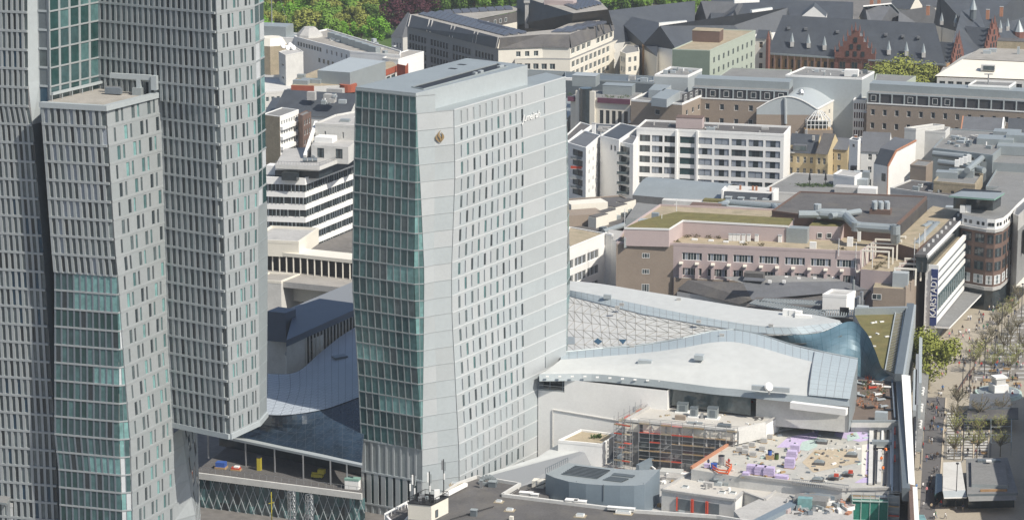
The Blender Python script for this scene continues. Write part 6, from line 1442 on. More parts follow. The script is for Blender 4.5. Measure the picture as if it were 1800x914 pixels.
def stepped_gable(parent, a, e, zb, h, name='stepped_gable', back=6):
    d = (e - a).normalized(); n = Vector((d.y, -d.x, 0)); L = (e - a).length; b = MB(); k = 5
    for i in range(k):
        ua, ue = i * .1, 1 - i * .1; z0, z1 = zb + h * i / k, zb + h * (i + 1) / k
        p, q = a + d * L * ua, a + d * L * ue; slab(b, p, q, -.9, z0 if i else zb - 2, z1, 'sandstone_red')
        for x in (p, q): b.tube(Z(x, z1) - n * .4, Z(x, z1 + 2.6) - n * .4, .45, 'sandstone_red', 5, .05)
    m = (a + e) / 2; b.tube(Z(m, zb + h), Z(m, zb + h + 3.6), .5, 'sandstone_red', 5, .05); b.build(name, parent)
    b = MB()
    for i in range(3):
        for j in range(3 - i):
            p = a + d * L * (.28 + (j + i * .5) * .19) + n * .05; slab(b, p, p + d * L * .08, .15, zb + h * (.08 + i * .25), zb + h * (.26 + i * .25), 'glass_dark')
    b.build('gable_window', parent)
    b = MB(); r0, r1 = Z(m, zb + h * .8) - n * .8, Z(m, zb + h * .8) - n * back * 2.2; b.poly([Z(a, zb) - n * .8, r0, r1, Z(a, zb) - n * back], 'slate'); b.poly([r0, Z(e, zb) - n * .8, Z(e, zb) - n * back, r1], 'slate_grey'); b.build('gable_roof', parent)
ga, ge = U(1466, 100, 17) + Vector((0, -2, 0)), U(1537, 104, 17) + Vector((0, -2, 0)); stepped_gable(OC, ga, ge, 17, 11.5)
b = MB(); slab(b, ga, ge, -2.5, 0, 17, 'sandstone_red'); b.build('gable_base', OC)
for u_ in (.2, .5, .8): put_window(OC, Z(ga, 0), Z(ge, 0), u_, 10.5, 2.6, 5, ('brown', ('glass_dark',), 1, 1), -.1)
OC2, A_2, B_2, C0_, C1_ = wing('sandstone_court', 'right wing of the red sandstone courthouse running back with two stepped gables', (1664, 112), (1850, 52), (1690, 20), (1840, -30), 17, 30, 'sandstone', 'slate', [(2.2, 3.6, 6, 1, 18, .02, .98, .5, ('brown', ('glass_dark',), 1, 0))])
for (u0, u1) in ((.03, .13), (.33, .47)): a, e = A_2.lerp(B_2, u0), A_2.lerp(B_2, u1); o = Vector((.9, -.6, 0)); stepped_gable(OC2, a + o, e + o, 17, 11 if u0 > .1 else 9)
b = MB(); p = U(1710, 34, 27); b.tube(p, p + Vector((0, 0, 4)), 1.4, 'zinc_dark', 8); b.tube(p + Vector((0, 0, 4)), p + Vector((0, 0, 9)), 1.7, 'zinc', 8, .1); b.build('turret', OC2)
b = MB(); p = U(1790, 72, 16); b.tube(Z(p, 0), p + Vector((0, 0, 4)), 2.4, 'sandstone_red', 8); b.tube(p + Vector((0, 0, 4)), p + Vector((0, 0, 9)), 2.4, 'zinc', 8, .1); b.build('turret', OC2)
for (x, y) in ((1655, 42), (1680, 45), (1758, 55), (1771, 52)): spire_dormer(OC2, U(x, y, 24), .9)
for (x, y) in ((1532, 10), (1545, 9), (1631, 25), (1736, 32), (1760, 27)): chimney(OC2, x, y, 28, 3.5, (1.4, 1.2), 'terracotta')
b = MB(); p = U(1350, 95, 17); b.tube(Z(p, 0), p + Vector((0, 0, 6)), 1.0, 'sandstone_red', 6); b.tube(p + Vector((0, 0, 6)), p + Vector((0, 0, 9.5)), 1.0, 'sandstone_red', 6, .1); b.build('turret', OC)
tt_, P, _ = gabled('cream_house', 'cream house with ochre window frames squeezed between green block and courthouse', 'house', (1328, 68), (1348, 69), 21, 10, 3, 'cream', 'slate', win={0: [(1.4, 2.4, 4.5, 3, 1, .2, .8, .5, ('wood', ('glass_dark',), 1, 1))]})
tt_, P, _ = gabled('far_house', 'far cream house with grey roof at the top edge behind the red chimneys', 'house', (1562, 14), (1600, 17), 20, 14, 5, 'cream', 'slate', win={0: [(1.4, 1.8, 4, 2, 4, .1, .9, .5, SW)]})
tt_, P, _ = gabled('far_house', 'far house with a plain dark roof and skylights at the top right', 'house', (1612, 12), (1660, 12), 17, 16, 7, 'cream', 'slate')
a, e = U(1408, 30, 25), U(1452, 31, 25); o = thing('white_gable', 'bright white gable end among the court roofs', 'gable', Z(a, 0), 0); m_ = (a + e) / 2 + Vector((0, 0, 4.5)); b = MB(); b.poly([Z(a, 10), Z(e, 10), e, m_, a], 'white'); bb_ = Vector((2, 14, 0)); b.poly([Z(e, 10), Z(e + bb_, 10), e + bb_, e], 'white'); b.build('wall', o); b = MB(); b.poly([a, m_, m_ + bb_, a + bb_], 'slate'); b.poly([m_, e, e + bb_, m_ + bb_], 'slate'); b.build('roof', o)

# ================================================================ western blocks between the towers
def qb(name, label, pts, z, wall, roof, **k): return bld(name, label, 'building', pts, z, wall, roof, **k)
TO, P, ro = bld('terraced_office', 'white banded office with dark ribbon glazing and planted roof terraces between the towers', 'office building', par3((440, 290), (563, 293), (640, 262), 26), 26, 'light_concrete', 'concrete', par=.0, z0=0,
   win={})
C_, Lf, Rt = P[1], P[0], P[2]
for o_ in list(TO.children): bpy.data.objects.remove(o_)
core = MB(); bands = MB(); gls = []
zt_ = 26.5
cor, lef, rig = U(536, 316, 22.6), U(440, 313, 22.6), U(640, 277, 22.6)
# full height body: glass core with white spandrel bands
def body(cor, lef, rig, ztop, zbot, pitch=4.05, band=1.75, first=1.3):
    c4 = lef + rig - cor; q = [Z(lef, 0), Z(cor, 0), Z(rig, 0), Z(c4, 0)]
    core.prism([cor + (c4 - cor).normalized() * .7, rig + (c4 - cor).normalized() * .7, c4, lef + (c4 - cor).normalized() * .7], zbot, ztop - .3, 'glass_dark', 'concrete')
    z = ztop; k = 0
    while z > zbot:
        h = band
        for a, e in ((lef, cor), (cor, rig)):
            slab(bands, a, e, -.8, z - h, z + .0 if k else z + .5, 'white')
        z -= pitch; k += 1
body(cor, lef, rig, 22.6, 0)
bo = bands.build('spandrel_band', TO); core.build('glazed_core', TO)
b = MB()
for k in range(6):
    for (a, e, n) in ((lef, cor, 14), (cor, rig, 26)):
        for i in range(n):
            p = a.lerp(e, (i + .5) / n); 
            if R.random() < .8: b.bar((p.x, p.y, 22.6 - 1.75 - k * 4.05 - 2.3), (p.x, p.y, 22.6 - 1.75 - k * 4.05), .25, R.choice(('zinc', 'alu_dark', 'glass_mid')))
b.build('mullion', TO)
# upper right body with sloping shoulder
cor2, rig2 = U(560, 293, 26.6), U(640, 262, 26.6); lef2 = U(483, 291, 26.6)
bands = MB(); core = MB(); body(cor2, lef2, rig2, 26.6, 22.6, band=1.5); bands.build('spandrel_band', TO); core.build('glazed_core', TO)
b = MB(); q = RL((484, 290, 27.2), (562, 293, 27.2), (640, 263, 27.2), (600, 255, 27.2), (500, 262, 27.2)); b.prism(q, 26, 27.2, 'light_concrete', 'concrete'); tr = b.build('roof_terrace', TO)
b = MB()
for (a, e) in ((q[0], q[1]), (q[1], q[2])):
    for i in range(16): p = a.lerp(e, i / 15); b.bar(p + Vector((0, .3, 0)), p + Vector((0, .3, 1.1)), .08, 'steel')
    b.bar(a + Vector((0, .3, 1.1)), e + Vector((0, .3, 1.1)), .1, 'steel')
b.build('railing', tr)
for (x, y) in ((541, 285), (558, 279)):
    b = MB(); p = U(x, y, 27.2)
    for k in range(3): b.tube(p + Vector((k * 1.6 - 1.6, 0, .7)), p + Vector((k * 1.6 - 0.2, .1, .7)), .7, 'zinc_dark', 8)
    b.build('cooling_drum', tr)
UB, P, ro = bld('upper_storey', '', '', [(547, 256), (612, 259), (640, 238), (560, 233)], 31.5, 'light_concrete', 'concrete', z0=26, par=0, parent=TO, win={0: [(.7, 3.2, 5, 1, 2, 0, 1, .38, ('frame_dark', ('glass_dark', 'glass_mid'), 2, 0))]})
UB, P, ro = bld('top_storey', '', '', [(554, 219), (640, 224), (640, 195), (590, 204)], 36, 'light_concrete', 'concrete', z0=26, par=.5, parent=TO, win={0: [(2, 2, 4, 1, 2, .02, .75, .1, SW1)]})
b = MB(); b.box(U(573, 272, 27.2), (6, 5, 6), 'white', RZ); b.build('stair_block', TO)
a, e = U(556, 215, 36), U(536, 275, 28); b = MB(); b.bar(a, e, 1.0, 'white', 1.0); b.poly([a, e, Z(e, 26), Z(a, 26)], 'white'); a, e = U(627, 205, 36), U(600, 262, 29); b.bar(a, e, 1, 'white', 1.0); b.build('sloping_shoulder', TO)
b = MB(); b.box(U(515, 308, 22.8), (7, 3.5, .3), 'white', RZ); b.box(U(487, 306, 22.6), (6, 4, 3), 'white', RZ); b.box(U(511, 316, 22.6), (5, 3, 2.4), 'glass_dark', RZ); b.build('terrace_pavilion', TO)
unit(TO, 'roof_unit', 607, 214, 36, (3, 2, .8), 'zinc', RZ)
# old post building: colonnade strips, beige
PO = thing('stone_colonnade_building', 'old beige stone building with long roof colonnade and tall pillared windows', 'building', U(550, 560, 0), 0)
b = MB(); b.prism(RL((430, 455, 24), (640, 475, 24), (640, 455, 24), (430, 436, 24)), 17, 18.6, 'concrete', 'gravel')
a, e = U(430, 437, 24.2), U(640, 459, 24.2); slab(b, a, e, -7, 23.2, 24.2, 'cream'); b.build('roof_slab', PO)
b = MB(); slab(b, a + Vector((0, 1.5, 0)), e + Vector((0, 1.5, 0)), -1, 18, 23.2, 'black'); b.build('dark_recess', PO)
b = MB()
for i in range(18): p = a.lerp(e, i / 17) + Vector((0, .3, 0)); b.bar((p.x, p.y, 18), (p.x, p.y, 23.4), .35, 'cream')
b.build('column', PO)
b = MB(); b.prism(RL((430, 488, 17.5), (640, 505, 17.5), (640, 470, 17.5), (430, 452, 17.5)), 12, 17.5, 'cream', 'dirt')
a, e = U(470, 484, 18), U(640, 499, 18)
for i in range(16): p = a.lerp(e, i / 15); b.bar((p.x, p.y, 17.5), (p.x, p.y, 18.8), .12, 'concrete')
b.build('roof_deck', PO)
a, e = U(526, 497, 16.5), U(640, 508, 16.5); b = MB(); wall_holes(b, Z(a, 0), Z(e, 0), 0, 16.5, [(3, 14.2, [(.03 + i * .142, .12 + i * .142) for i in range(7)])], 'cream', .8); b.build('wall', PO)
for i in range(7): put_window(PO, Z(a, 0), Z(e, 0), .075 + i * .142, 3, (e - a).length * .088, 11.2, ('frame_dark', ('glass_dark', 'glass_mid'), 2, 6), .7)
bld('', '', '', par3((440, 494), (494, 497), (527, 484), 18.5), 18.5, 'light_concrete', 'gravel', par=.5, parm='cream', parent=PO)
bld('', '', '', par3((440, 424), (525, 428), (560, 404), 27), 27, 'cream', 'concrete', z0=23, par=.6, parent=PO)
# flats: white balcony block and neighbours
FB, P, ro = bld('apartment_building', 'white flats with stacked balcony bands and grey side wall left of the brown flats', 'apartment building', par3((462, 202), (492, 206), (525, 194), 27), 27, 'white', 'felt_light', par=.2,
   win={1: [(1.6, 1.5, 3.5, 6, 7, .04, .96, .6, SW)]})
b = MB(); slab(b, P[0], P[1], .1, 0, 27, 'dirt'); b.build('side_cladding', FB)
b = MB()
for k in range(6): slab(b, P[1], P[2], 1.0, 27 - 4.9 - 3.5 * k + .3, 27 - 3.2 - 3.5 * k - .2, 'white')
b.build('balcony', FB)
BF, P, ro = bld('apartment_building', 'brown clinker flats squeezed beside the white balcony block', 'apartment building', par3((524, 202), (532, 205), (547, 198), 26), 26, 'brown', 'felt_light', par=.2, win={1: [(1.6, 2.0, 3.5, 5, 3, .1, .95, .6, SW)]})
t_, P, _ = gabled('old_house', 'small yellowish old house with a brown roof at the tower edge', 'house', (455, 262), (490, 258), 15, 10, 6, 'cream', 'felt', win={0: [(1.5, 1.6, 4, 3, 3, .1, .9, .4, SW)]})
SR, P, ro = bld('slate_block', 'dark slate mansard roofs in front of the red office', 'building', [(460, 205), (548, 208), (640, 205), (620, 168), (480, 172)], 18, 'slate', 'slate', par=0)
t_, P, _ = gabled('slate_roof_house', 'broad dark slate roof with small white skylights in front of the red office', 'house', (480, 200), (612, 208), 19, 22, 7, 'light_concrete', 'slate')
scatter(t_, (560, 186), (610, 188), (570, 168), 12, 26, 4, ('roof_unit', 'vent_pipe')); units(t_, 'chimney', [(548, 176, (3, 2, 3)), (580, 180, (4, 3, 3)), (590, 170, (6, 3, 3))], 24, 'concrete', RZ)
# red panel office
RO, P, ro = bld('red_office', 'office with red panels, rounded red balcony and brown flat roof', 'office building', [(512, 151), (552, 152), (600, 150), (624, 146), (699, 117), (690, 108), (560, 122), (520, 138)], 19, 'light_concrete', 'dirt', par=0,
   win={3: [(2.6, 2.6, 4, 1, 8, .02, .95, .8, RG)]})
b = MB(); a, e = P[0], P[1]
for z_ in (19.2, 14.6, 11): slab(b, a, e, .4, z_ - 2.1, z_, 'brick_red')
slab(b, P[3], P[4], .4, 17.2, 19.5, 'brick_red'); slab(b, U(699, 115, 20), U(714, 118, 20), .4, 6, 20.5, 'brick_red'); slab(b, U(714, 118, 20), U(716, 114, 20), .4, 6, 20.5, 'brick_red'); b.build('red_panel', RO)
b = MB(); p = U(612, 149, 19); b.tube(Z(p, 16.4), Z(p, 19.3), 3.4, 'brick_red', 16); b.tube(Z(p, 0), Z(p, 16), 2.6, 'glass_teal_dark', 12); b.build('rounded_balcony', RO)
units(RO, 'roof_unit', [(530, 148, (6, 3, 1.6)), (548, 146, (8, 3, 1.6)), (583, 146, (7, 3, 2.6)), (570, 141, (3, 2, 2)), (610, 141, (5, 3, 1)), (596, 137, (7, 3, 2)), (530, 138, (3, 2, 1.6))], 19, 'zinc', RZ)
b = MB()
for (x, y) in ((568, 140), (574, 140), (578, 144)): p = U(x, y, 19); b.tube(p + Vector((0, 0, 1.2)), p + Vector((.2, -.3, 1.4)), .9, 'white', 10)
b.build('satellite_dish', RO)
GR_, P, ro = bld('grey_hall', 'large pale grey flat-topped hall box behind the red office', 'hall', [(558, 124), (615, 128), (678, 108), (615, 101)], 24, 'zinc', 'alu_white', par=0, z0=0)
SI, P, ro = bld('concrete_silo_building', 'pale concrete block with angled funnels and satellite dishes at the tower edge', 'technical building', [(490, 92), (502, 98), (533, 92), (520, 84)], 26, 'light_concrete', 'concrete', par=.2, win={0: [(4, .9, 5, 2, 1, .2, .9, .5, SW)]})
b = MB(); p = U(545, 118, 8); b.tube(p, p + Vector((0, 0, 14)), 5.5, 'light_concrete', 8); b.tube(p + Vector((0, 0, 14)), p + Vector((0, 0, 17)), 5.5, 'concrete', 8, 2.5); p = U(478, 128, 8); b.tube(p, p + Vector((0, 0, 12)), 6.5, 'dirt', 8); b.tube(p + Vector((0, 0, 12)), p + Vector((0, 0, 15)), 6.5, 'cream', 8, 4.5); b.build('funnel', SI)
b = MB()
for (x, y) in ((497, 85), (505, 88), (515, 88), (510, 84)): p = U(x, y, 26); b.tube(p + Vector((0, 0, .8)), p + Vector((.3, -.3, 1.0)), 1.1, 'white', 10)
b.build('satellite_dish', SI)
SL, P, ro = bld('low_white_building', 'low pale buildings with gravel roofs below the concrete block', 'building', [(462, 165), (525, 160), (530, 140), (462, 138)], 14, 'light_concrete', 'light_concrete', par=.5, win={0: [(1.5, 1.8, 4, 2, 6, .05, .95, .6, SW)]})
LW, P, ro = bld('long_white_building', 'long white office wing with two rows of small windows and a cluttered roof', 'office building', [(517, 66), (615, 92), (703, 99), (705, 92), (575, 53)], 21, 'white', 'gravel', par=.5,
   win={0: [(1.4, 1.9, 4.2, 1, 9, .05, .5, .8, SW), (1.4, 1.9, 4.2, 1, 5, .55, .98, .3, SW)], 1: []})
for i in range(7): put_window(LW, P[0], P[1], .46 + i * .08, 13.2, 1.9, 2.0, SW, -.07)
scatter(LW, (560, 72), (680, 98), (600, 60), 26, 21, 11, ('roof_unit', 'roof_unit', 'skylight', 'vent_pipe'))
b = MB(); 
for i in range(7): b.box(U(586 + i * 12, 69 + i * 4, 21), (5, 2.4, 2.6), 'zinc', math.radians(-50))
b.build('ventilation_plant', LW)
LW2, P, ro = bld('white_building', 'white building with ribbon window and grey plant box beside the tower', 'office building', [(460, 66), (517, 68), (530, 60), (470, 56)], 20, 'white', 'zinc', par=.3, win={0: [(2.4, 2.2, 5, 1, 1, .6, .95, .9, RD)]})
unit(LW2, 'plant_room', 478, 62, 20, (16, 10, 4.5), 'zinc', RZ)
LW3, P, ro = bld('white_building', 'white end block with a tall glazed slot next to the red panels', 'building', par3((672, 103), (700, 106), (745, 92), 20), 20, 'white', 'gravel', par=.3, win={0: [(2, 5, 6, 1, 1, .3, .95, .8, RG)]})
b = MB(); p = U(480, 140, 0); b.tube(p, Vector((p.x, p.y, 52)), .35, 'steel', 6, .15)
ms = thing('radio_mast', 'thin grey lattice radio mast rising before the white building', 'mast', p, 0); b.build('mast', ms); b = MB()
for (x, z_) in ((-7, 0), (7, 0)): b.bar(p + Vector((0, 0, 48)), p + Vector((x, 3, 22)), .1, 'steel')
b.build('stay_cable', ms)

# ================================================================ woods
b = MB(); b.poly([(-400, 1240, .01), (40, 1240, .01), (90, 1700, .01), (-450, 1700, .01)], 'grass'); tag(b.build('lawn'), kind='structure')
M('leaf_bright', (.14, .30, .03), .8, 0, .3, .4, 2, spec=.2); M('leaf_mid', (.15, .26, .04), .8, 0, .35, .4, 2, spec=.2); M('leaf_olive', (.24, .26, .06), .8, 0, .3, .4, 2, spec=.2); M('leaf_dark', (.09, .16, .03), .8, 0, .35, .4, 2, spec=.2)
M('leaf_copper', (.075, .025, .035), .8, 0, .35, .4, 2, spec=.2); M('bark', (.12, .09, .06), .9, 0, .3, 1, 6); M('bark_pale', (.33, .29, .2), .9, 0, .3, 1, 6)
def crown(n, rx, rz, z0, m, seed, leaf=.5, clumps=16):
    rr = random.Random(seed); b = MB(); cl = []
    for i in range(clumps):
        t = rr.uniform(0, 2 * math.pi); h = rr.uniform(-.9, .95); r = math.sqrt(max(.05, 1 - h * h)) * rr.uniform(.35, .85)
        cl.append((Vector((math.cos(t) * r * rx, math.sin(t) * r * rx, z0 + rz * (1 + h * .8))), rr.uniform(.22, .42) * rx))
    for i in range(n):
        c, r = cl[i % clumps]; v = Vector((rr.gauss(0, 1), rr.gauss(0, 1), rr.gauss(0, 1))).normalized() * r * rr.uniform(.55, 1.1); p = c + v
        n1 = (v.normalized() + Vector((rr.uniform(-.6, .6), rr.uniform(-.6, .6), rr.uniform(-.3, .9)))).normalized(); x = n1.cross(Vector((.3, .2, 1))).normalized() * leaf * rr.uniform(.6, 1.3); y = n1.cross(x).normalized() * leaf * rr.uniform(.6, 1.2)
        b.poly([p - x - y, p + x - y * .6, p + x * .8 + y, p - x * .7 + y * .9], m)
    return b, cl
def tree_proto(name, label, h, rx, m, seed, n=900, leaf=.55, bark='bark', low=.28, cat='tree', clumps=18):
    t = thing(name, label, cat); b = MB(); z0 = h * low; rz = (h - z0) / 2
    cb, cl = crown(n, rx, rz, z0, m, seed, leaf, clumps)
    b.tube((0, 0, 0), (0, 0, z0 + rz), h * .022, bark, 7, h * .012)
    for c, r in cl[:9]: b.tube((0, 0, z0 * .8 + .2 * rz), c, h * .01, bark, 5, h * .003, caps=False)
    b.build('trunk', t, local=True); cb.build('crown', t, local=True); return t
TPs = [tree_proto('broadleaf_tree', 'x', 17, 7.0, 'leaf_mid', 1, 2200, .36), tree_proto('broadleaf_tree', 'x', 18, 7.5, 'leaf_olive', 2, 2200, .36), tree_proto('broadleaf_tree', 'x', 16, 7, 'leaf_dark', 3, 2200, .36), tree_proto('broadleaf_tree', 'x', 17, 6.5, 'leaf_bright', 4, 2600, .34)]
TPc = tree_proto('copper_beech', 'x', 19, 9, 'leaf_copper', 5, 2600, .4)
dup(TPs[3], U(660, 92, 0), 0, 'vivid light green round tree standing in front of the wood', None, 1.05)
ORD = ['first', 'second', 'third', 'fourth', 'fifth', 'sixth', 'seventh', 'eighth', 'ninth', 'tenth', 'eleventh', 'twelfth', 'thirteenth', 'fourteenth', 'fifteenth', 'sixteenth', 'seventeenth', 'eighteenth', 'nineteenth', 'twentieth', 'twenty-first', 'twenty-second', 'twenty-third', 'twenty-fourth', 'twenty-fifth', 'twenty-sixth']
rr = random.Random(5); GW = 'trees of the park wood'
names = {0: 'mid green', 1: 'olive green', 2: 'dark green', 3: 'bright green'}
for i, (x, y) in enumerate(((695, 62), (735, 50), (715, 30), (752, 30), (675, 25))): dup(TPc, U(x, y + 6, 0), i, f'dark purple copper beech, {["nearest and largest", "right front", "middle", "far right", "far left"][i]} of the five in the wood', 'copper beeches', .85 if i else 1)
k = 0
for row in range(7):
    for c_ in range(13):
        x = 455 + c_ * 22 + (row % 2) * 11 + rr.uniform(-5, 5); y = 86 - row * 13 + rr.uniform(-3, 3)
        if x > 675 and y > -5 and x < 790: continue
        if 638 < x < 684 and y > 62: continue
        j = rr.choice((0, 0, 1, 1, 2, 3)); dup(TPs[j], U(x, y, 0), rr.uniform(0, 6), f'{names[j]} park tree, {ORD[c_]} from left in {ORD[row]} row of the left wood', GW, rr.uniform(.75, 1.15)); k += 1
for row in range(3):
    for c_ in range(24):
        x = 775 + c_ * 20 + rr.uniform(-6, 6); y = 34 - row * 14 + rr.uniform(-3, 3)
        j = rr.choice((0, 0, 1, 2)); dup(TPs[j], U(x, y, 0), rr.uniform(0, 6), f'{names[j]} tree, {ORD[c_]} from left in {ORD[row]} row behind the court', 'trees behind the court', rr.uniform(.75, 1.1))
# trees inside the city
TPo = tree_proto('plane_tree', 'x', 15, 8, 'leaf_olive', 8, 5200, .26, 'bark_pale', .25, clumps=26)
for x, y, s in ((1560, 150, 1.5), (1590, 146, 1.62), (1620, 152, 1.45)): dup(TPo, XY(x, 1088, 0), x, {1560: 'olive leafed tree, left of three before the sandstone court', 1590: 'olive leafed tree, middle and tallest of three before the sandstone court', 1620: 'olive leafed tree, right of three before the sandstone court'}[x], 'trees before the sandstone court', s)
dup(TPo, U(1104, 150, 0), 1, 'small yellowish tree between the court and the blue-grey roof', None, .55)
dup(TPs[2], U(960, 62, 0), 1, 'tree in the court yard', None, .5) if 0 else None
# ================================================================ foreground roofs and the building site
FR = thing('foreground_building', 'wide dark felt roof in the foreground with skylights, vents and light parapets', 'building', U(1000, 930, 0), 0)
zf_ = 12
b = MB(); fp = RL((640, 980, zf_), (700, 925, zf_), (745, 895, zf_), (805, 850, zf_), (838, 838, zf_), (913, 851, zf_), (884, 870, zf_), (1110, 898, zf_), (1250, 906, zf_), (1430, 935, zf_), (1430, 1150, zf_), (600, 1150, zf_))
b.prism(fp, 0, zf_, 'light_concrete', 'felt'); b.build('roof_deck', FR)
b = MB()
for (x0, y0, x1, y1, w_) in ((745, 892, 805, 850, .5), (805, 850, 838, 838, .4), (838, 838, 914, 851, .4), (914, 851, 883, 870, .6), (883, 870, 1110, 898, .7), (1110, 898, 1260, 908, .5), (1260, 908, 1430, 935, .5)):
    b.bar(U(x0, y0, zf_ + .3), U(x1, y1, zf_ + .3), w_, 'light_concrete', .8)
b.build('parapet', FR)
b = MB(); b.bar(U(784, 869, zf_ + .7), U(819, 851, zf_ + .7), .9, 'white', .7); b.build('white_coping', FR)
b = MB(); b.prism(RL((790, 864, 12.3), (815, 849, 12.3), (812, 846, 12.3), (790, 852, 12.3)), 12, 12.3, 'dirt'); b.build('gravel_strip', FR)
for i, (x, y, s) in enumerate(((877, 882, (1.2, 1.0, .3)), (896, 897, (1.4, 1.1, .35)), (1020, 907, (1.7, 1.3, .4)), (1096, 902, (3.2, 1.4, .5)), (801, 851, (1.8, 1.2, .3)))):
    p = U(x, y, zf_); b = MB(); b.box(p, (s[0] + .8, s[1] + .8, .1), 'dirt', RZ); b.box(p + Vector((0, 0, .1)), s, 'frame_white', RZ); b.box(p + Vector((0, 0, .1 + s[2])), (s[0] * .8, s[1] * .8, .12), 'alu_white', RZ); b.build('skylight', FR)
for (x, y, s, m_) in ((866, 855, (1.6, 1.4, 1.2), 'zinc_dark'), (833, 906, (1.3, 1.1, 1.3), 'zinc_dark'), (846, 857, (.6, .6, 1.7), 'steel'), (852, 852, (2.4, .5, .6), 'zinc'), (899, 914, (.8, .8, .9), 'cream')):
    unit(FR, 'roof_vent', x, y, zf_, s, m_, RZ, 'zinc' if s[2] > 1 else None)
for (x, y, l, w_) in ((925, 869, 2.8, 1.0), (1005, 882, 2.6, 1.3), (1020, 884, 2.6, 1.0), (1092, 896, 5.8, .9), (940, 872, 1.6, .7)):
    p = U(x, y, zf_ + .5); b = MB(); b.box(p, (l, w_, .5), 'light_concrete', math.radians(-14)); b.box(p + Vector((0, 0, .5)), (l + .2, w_ + .2, .15), 'white', math.radians(-14)); b.build('parapet_box', FR)
b = MB(); p = U(858, 850, zf_)
for k in range(9): t_ = math.pi * k / 8; q = p + Vector((-math.cos(t_) * 1.6, 0, 1.6 * math.sin(t_))); q2 = p + Vector((-math.cos(math.pi * (k + 1) / 8) * 1.6, 0, 1.6 * math.sin(math.pi * (k + 1) / 8))); b.bar(q, q2, .3, 'zinc', 1.2) if k < 8 else None
b.build('air_hood', FR)
b = MB()
for i in range(26):
    p = U(790 + i * 3, 915 - i * .9, zf_); b.bar(p + Vector((0, 0, .1)), p + Vector((.4, .1, .5)), .1, 'black')
for i in range(16):
    p = U(918 + i * 2.6, 866 - i * 1.0, zf_); b.bar(p + Vector((0, 0, .1)), p + Vector((.4, .1, .5)), .1, 'black')
b.build('cable_tray', FR)
# narrow felt strip beyond
b = MB(); b.prism(RL((885, 868, 11), (925, 852, 11), (962, 838, 11), (965, 878, 11)), 0, 11, 'light_concrete', 'felt'); b.box(U(947, 855, 11), (2.6, 2, 1.6), 'cream', RZ); b.build('lower_deck', FR)
# antenna block
AB = thing('antenna_house', 'cream rooftop block crowded with mobile phone antennas and cabinets', 'antenna mast', U(752, 905, 12), 0)
ab = par3((717, 884), (758, 888), (788, 873), 15.5); b = MB(); b.prism(ab, 6, 15.5, 'cream', 'black'); b.build('wall', AB)
put_window(AB, ab[1], ab[2], .3, 12.4, 1.0, 1.6, ('frame_dark', ('zinc_dark',), 0, 0), -.07)
b = MB(); cc = sum(ab, Vector()) / 4
for i in range(4):
    a, e = ab[i] + Vector((0, 0, .1)), ab[(i + 1) % 4] + Vector((0, 0, .1)); b.bar(a, e, .25, 'black'); b.bar(a + Vector((0, 0, 1.1)), e + Vector((0, 0, 1.1)), .1, 'black')
    for k in range(4): p = a.lerp(e, k / 4); b.bar(p, p + Vector((0, 0, 1.1)), .1, 'black')
b.build('railing', AB)
for (x, y, h, pan) in ((728, 876, 5.5, 'w'), (755, 880, 6.5, 'w'), (780, 866, 7.5, 'd')):
    p = U(x, y, 15.5); b = MB(); b.tube(p, p + Vector((0, 0, h)), .12, 'black', 6); b.build('antenna_pole', AB); b = MB()
    b.box(p + Vector((-.3, -.15, h - 2.3)), (.32, .2, 2.1), 'white' if pan == 'w' else 'steel'); b.box(p + Vector((.3, .1, h - 2.6)), (.28, .2, 2.0), 'zinc'); b.box(p + Vector((.15, -.25, h - 4.4)), (.3, .2, 1.3), 'white'); b.build('antenna_panel', AB)
for (x, y, s, m_) in ((738, 880, (.7, .6, .9), 'steel'), (745, 883, (.6, .5, 1.1), 'black'), (750, 878, (.7, .5, .8), 'zinc'), (768, 876, (1.2, .5, 2.0), 'white'), (734, 873, (.6, .5, .9), 'black'), (760, 882, (.6, .6, 1.0), 'black'), (742, 873, (1.0, .4, .6), 'steel')):
    unit(AB, 'equipment_cabinet', x, y, 15.5, s, m_, .2)
unit(AB, 'antenna_panel', 721, 862, 15.5, (.3, .3, 1.5), 'white', .2)
# low annex left of it
AN, P, ro = bld('low_annex', 'narrow white-railed annex roof before the hotel foot', 'annex', [(676, 905), (717, 884), (722, 905), (700, 930)], 11, 'white', 'felt', par=.2)
b = MB(); a, e = U(676, 903, 12.2), U(718, 880, 12.2); b.bar(a, e, .25, 'white')
for k in range(8): p = a.lerp(e, k / 7); b.bar(p, p - Vector((0, 0, 1.2)), .12, 'white')
b.build('railing', AN)
LC, P, ro = bld('rooftop_corner', 'corner of a white terrace roof with glass balustrade at the lower left', 'building', par3((-30, 880), (22, 889), (34, 868), 20), 20, 'white', 'felt_light', par=.6)
b = MB(); b.poly([P[1] + Vector((0, 0, .6)), P[2] + Vector((0, 0, .6)), P[2] + Vector((0, 0, 2.2)), P[1] + Vector((0, 0, 2.2))], 'glass_green'); b.build('balustrade', LC)
b = MB(); b.prism([p + Vector((0, 0, 0)) for p in RL((-30, 878, 22), (12, 884, 22), (22, 866, 22), (-20, 860, 22))], 21.6, 22, 'zinc', 'felt_light'); b.build('upper_roof', LC)
unit(LC, 'roof_box', 30, 898, 17, (3, 3, 2.4), 'white', .3)
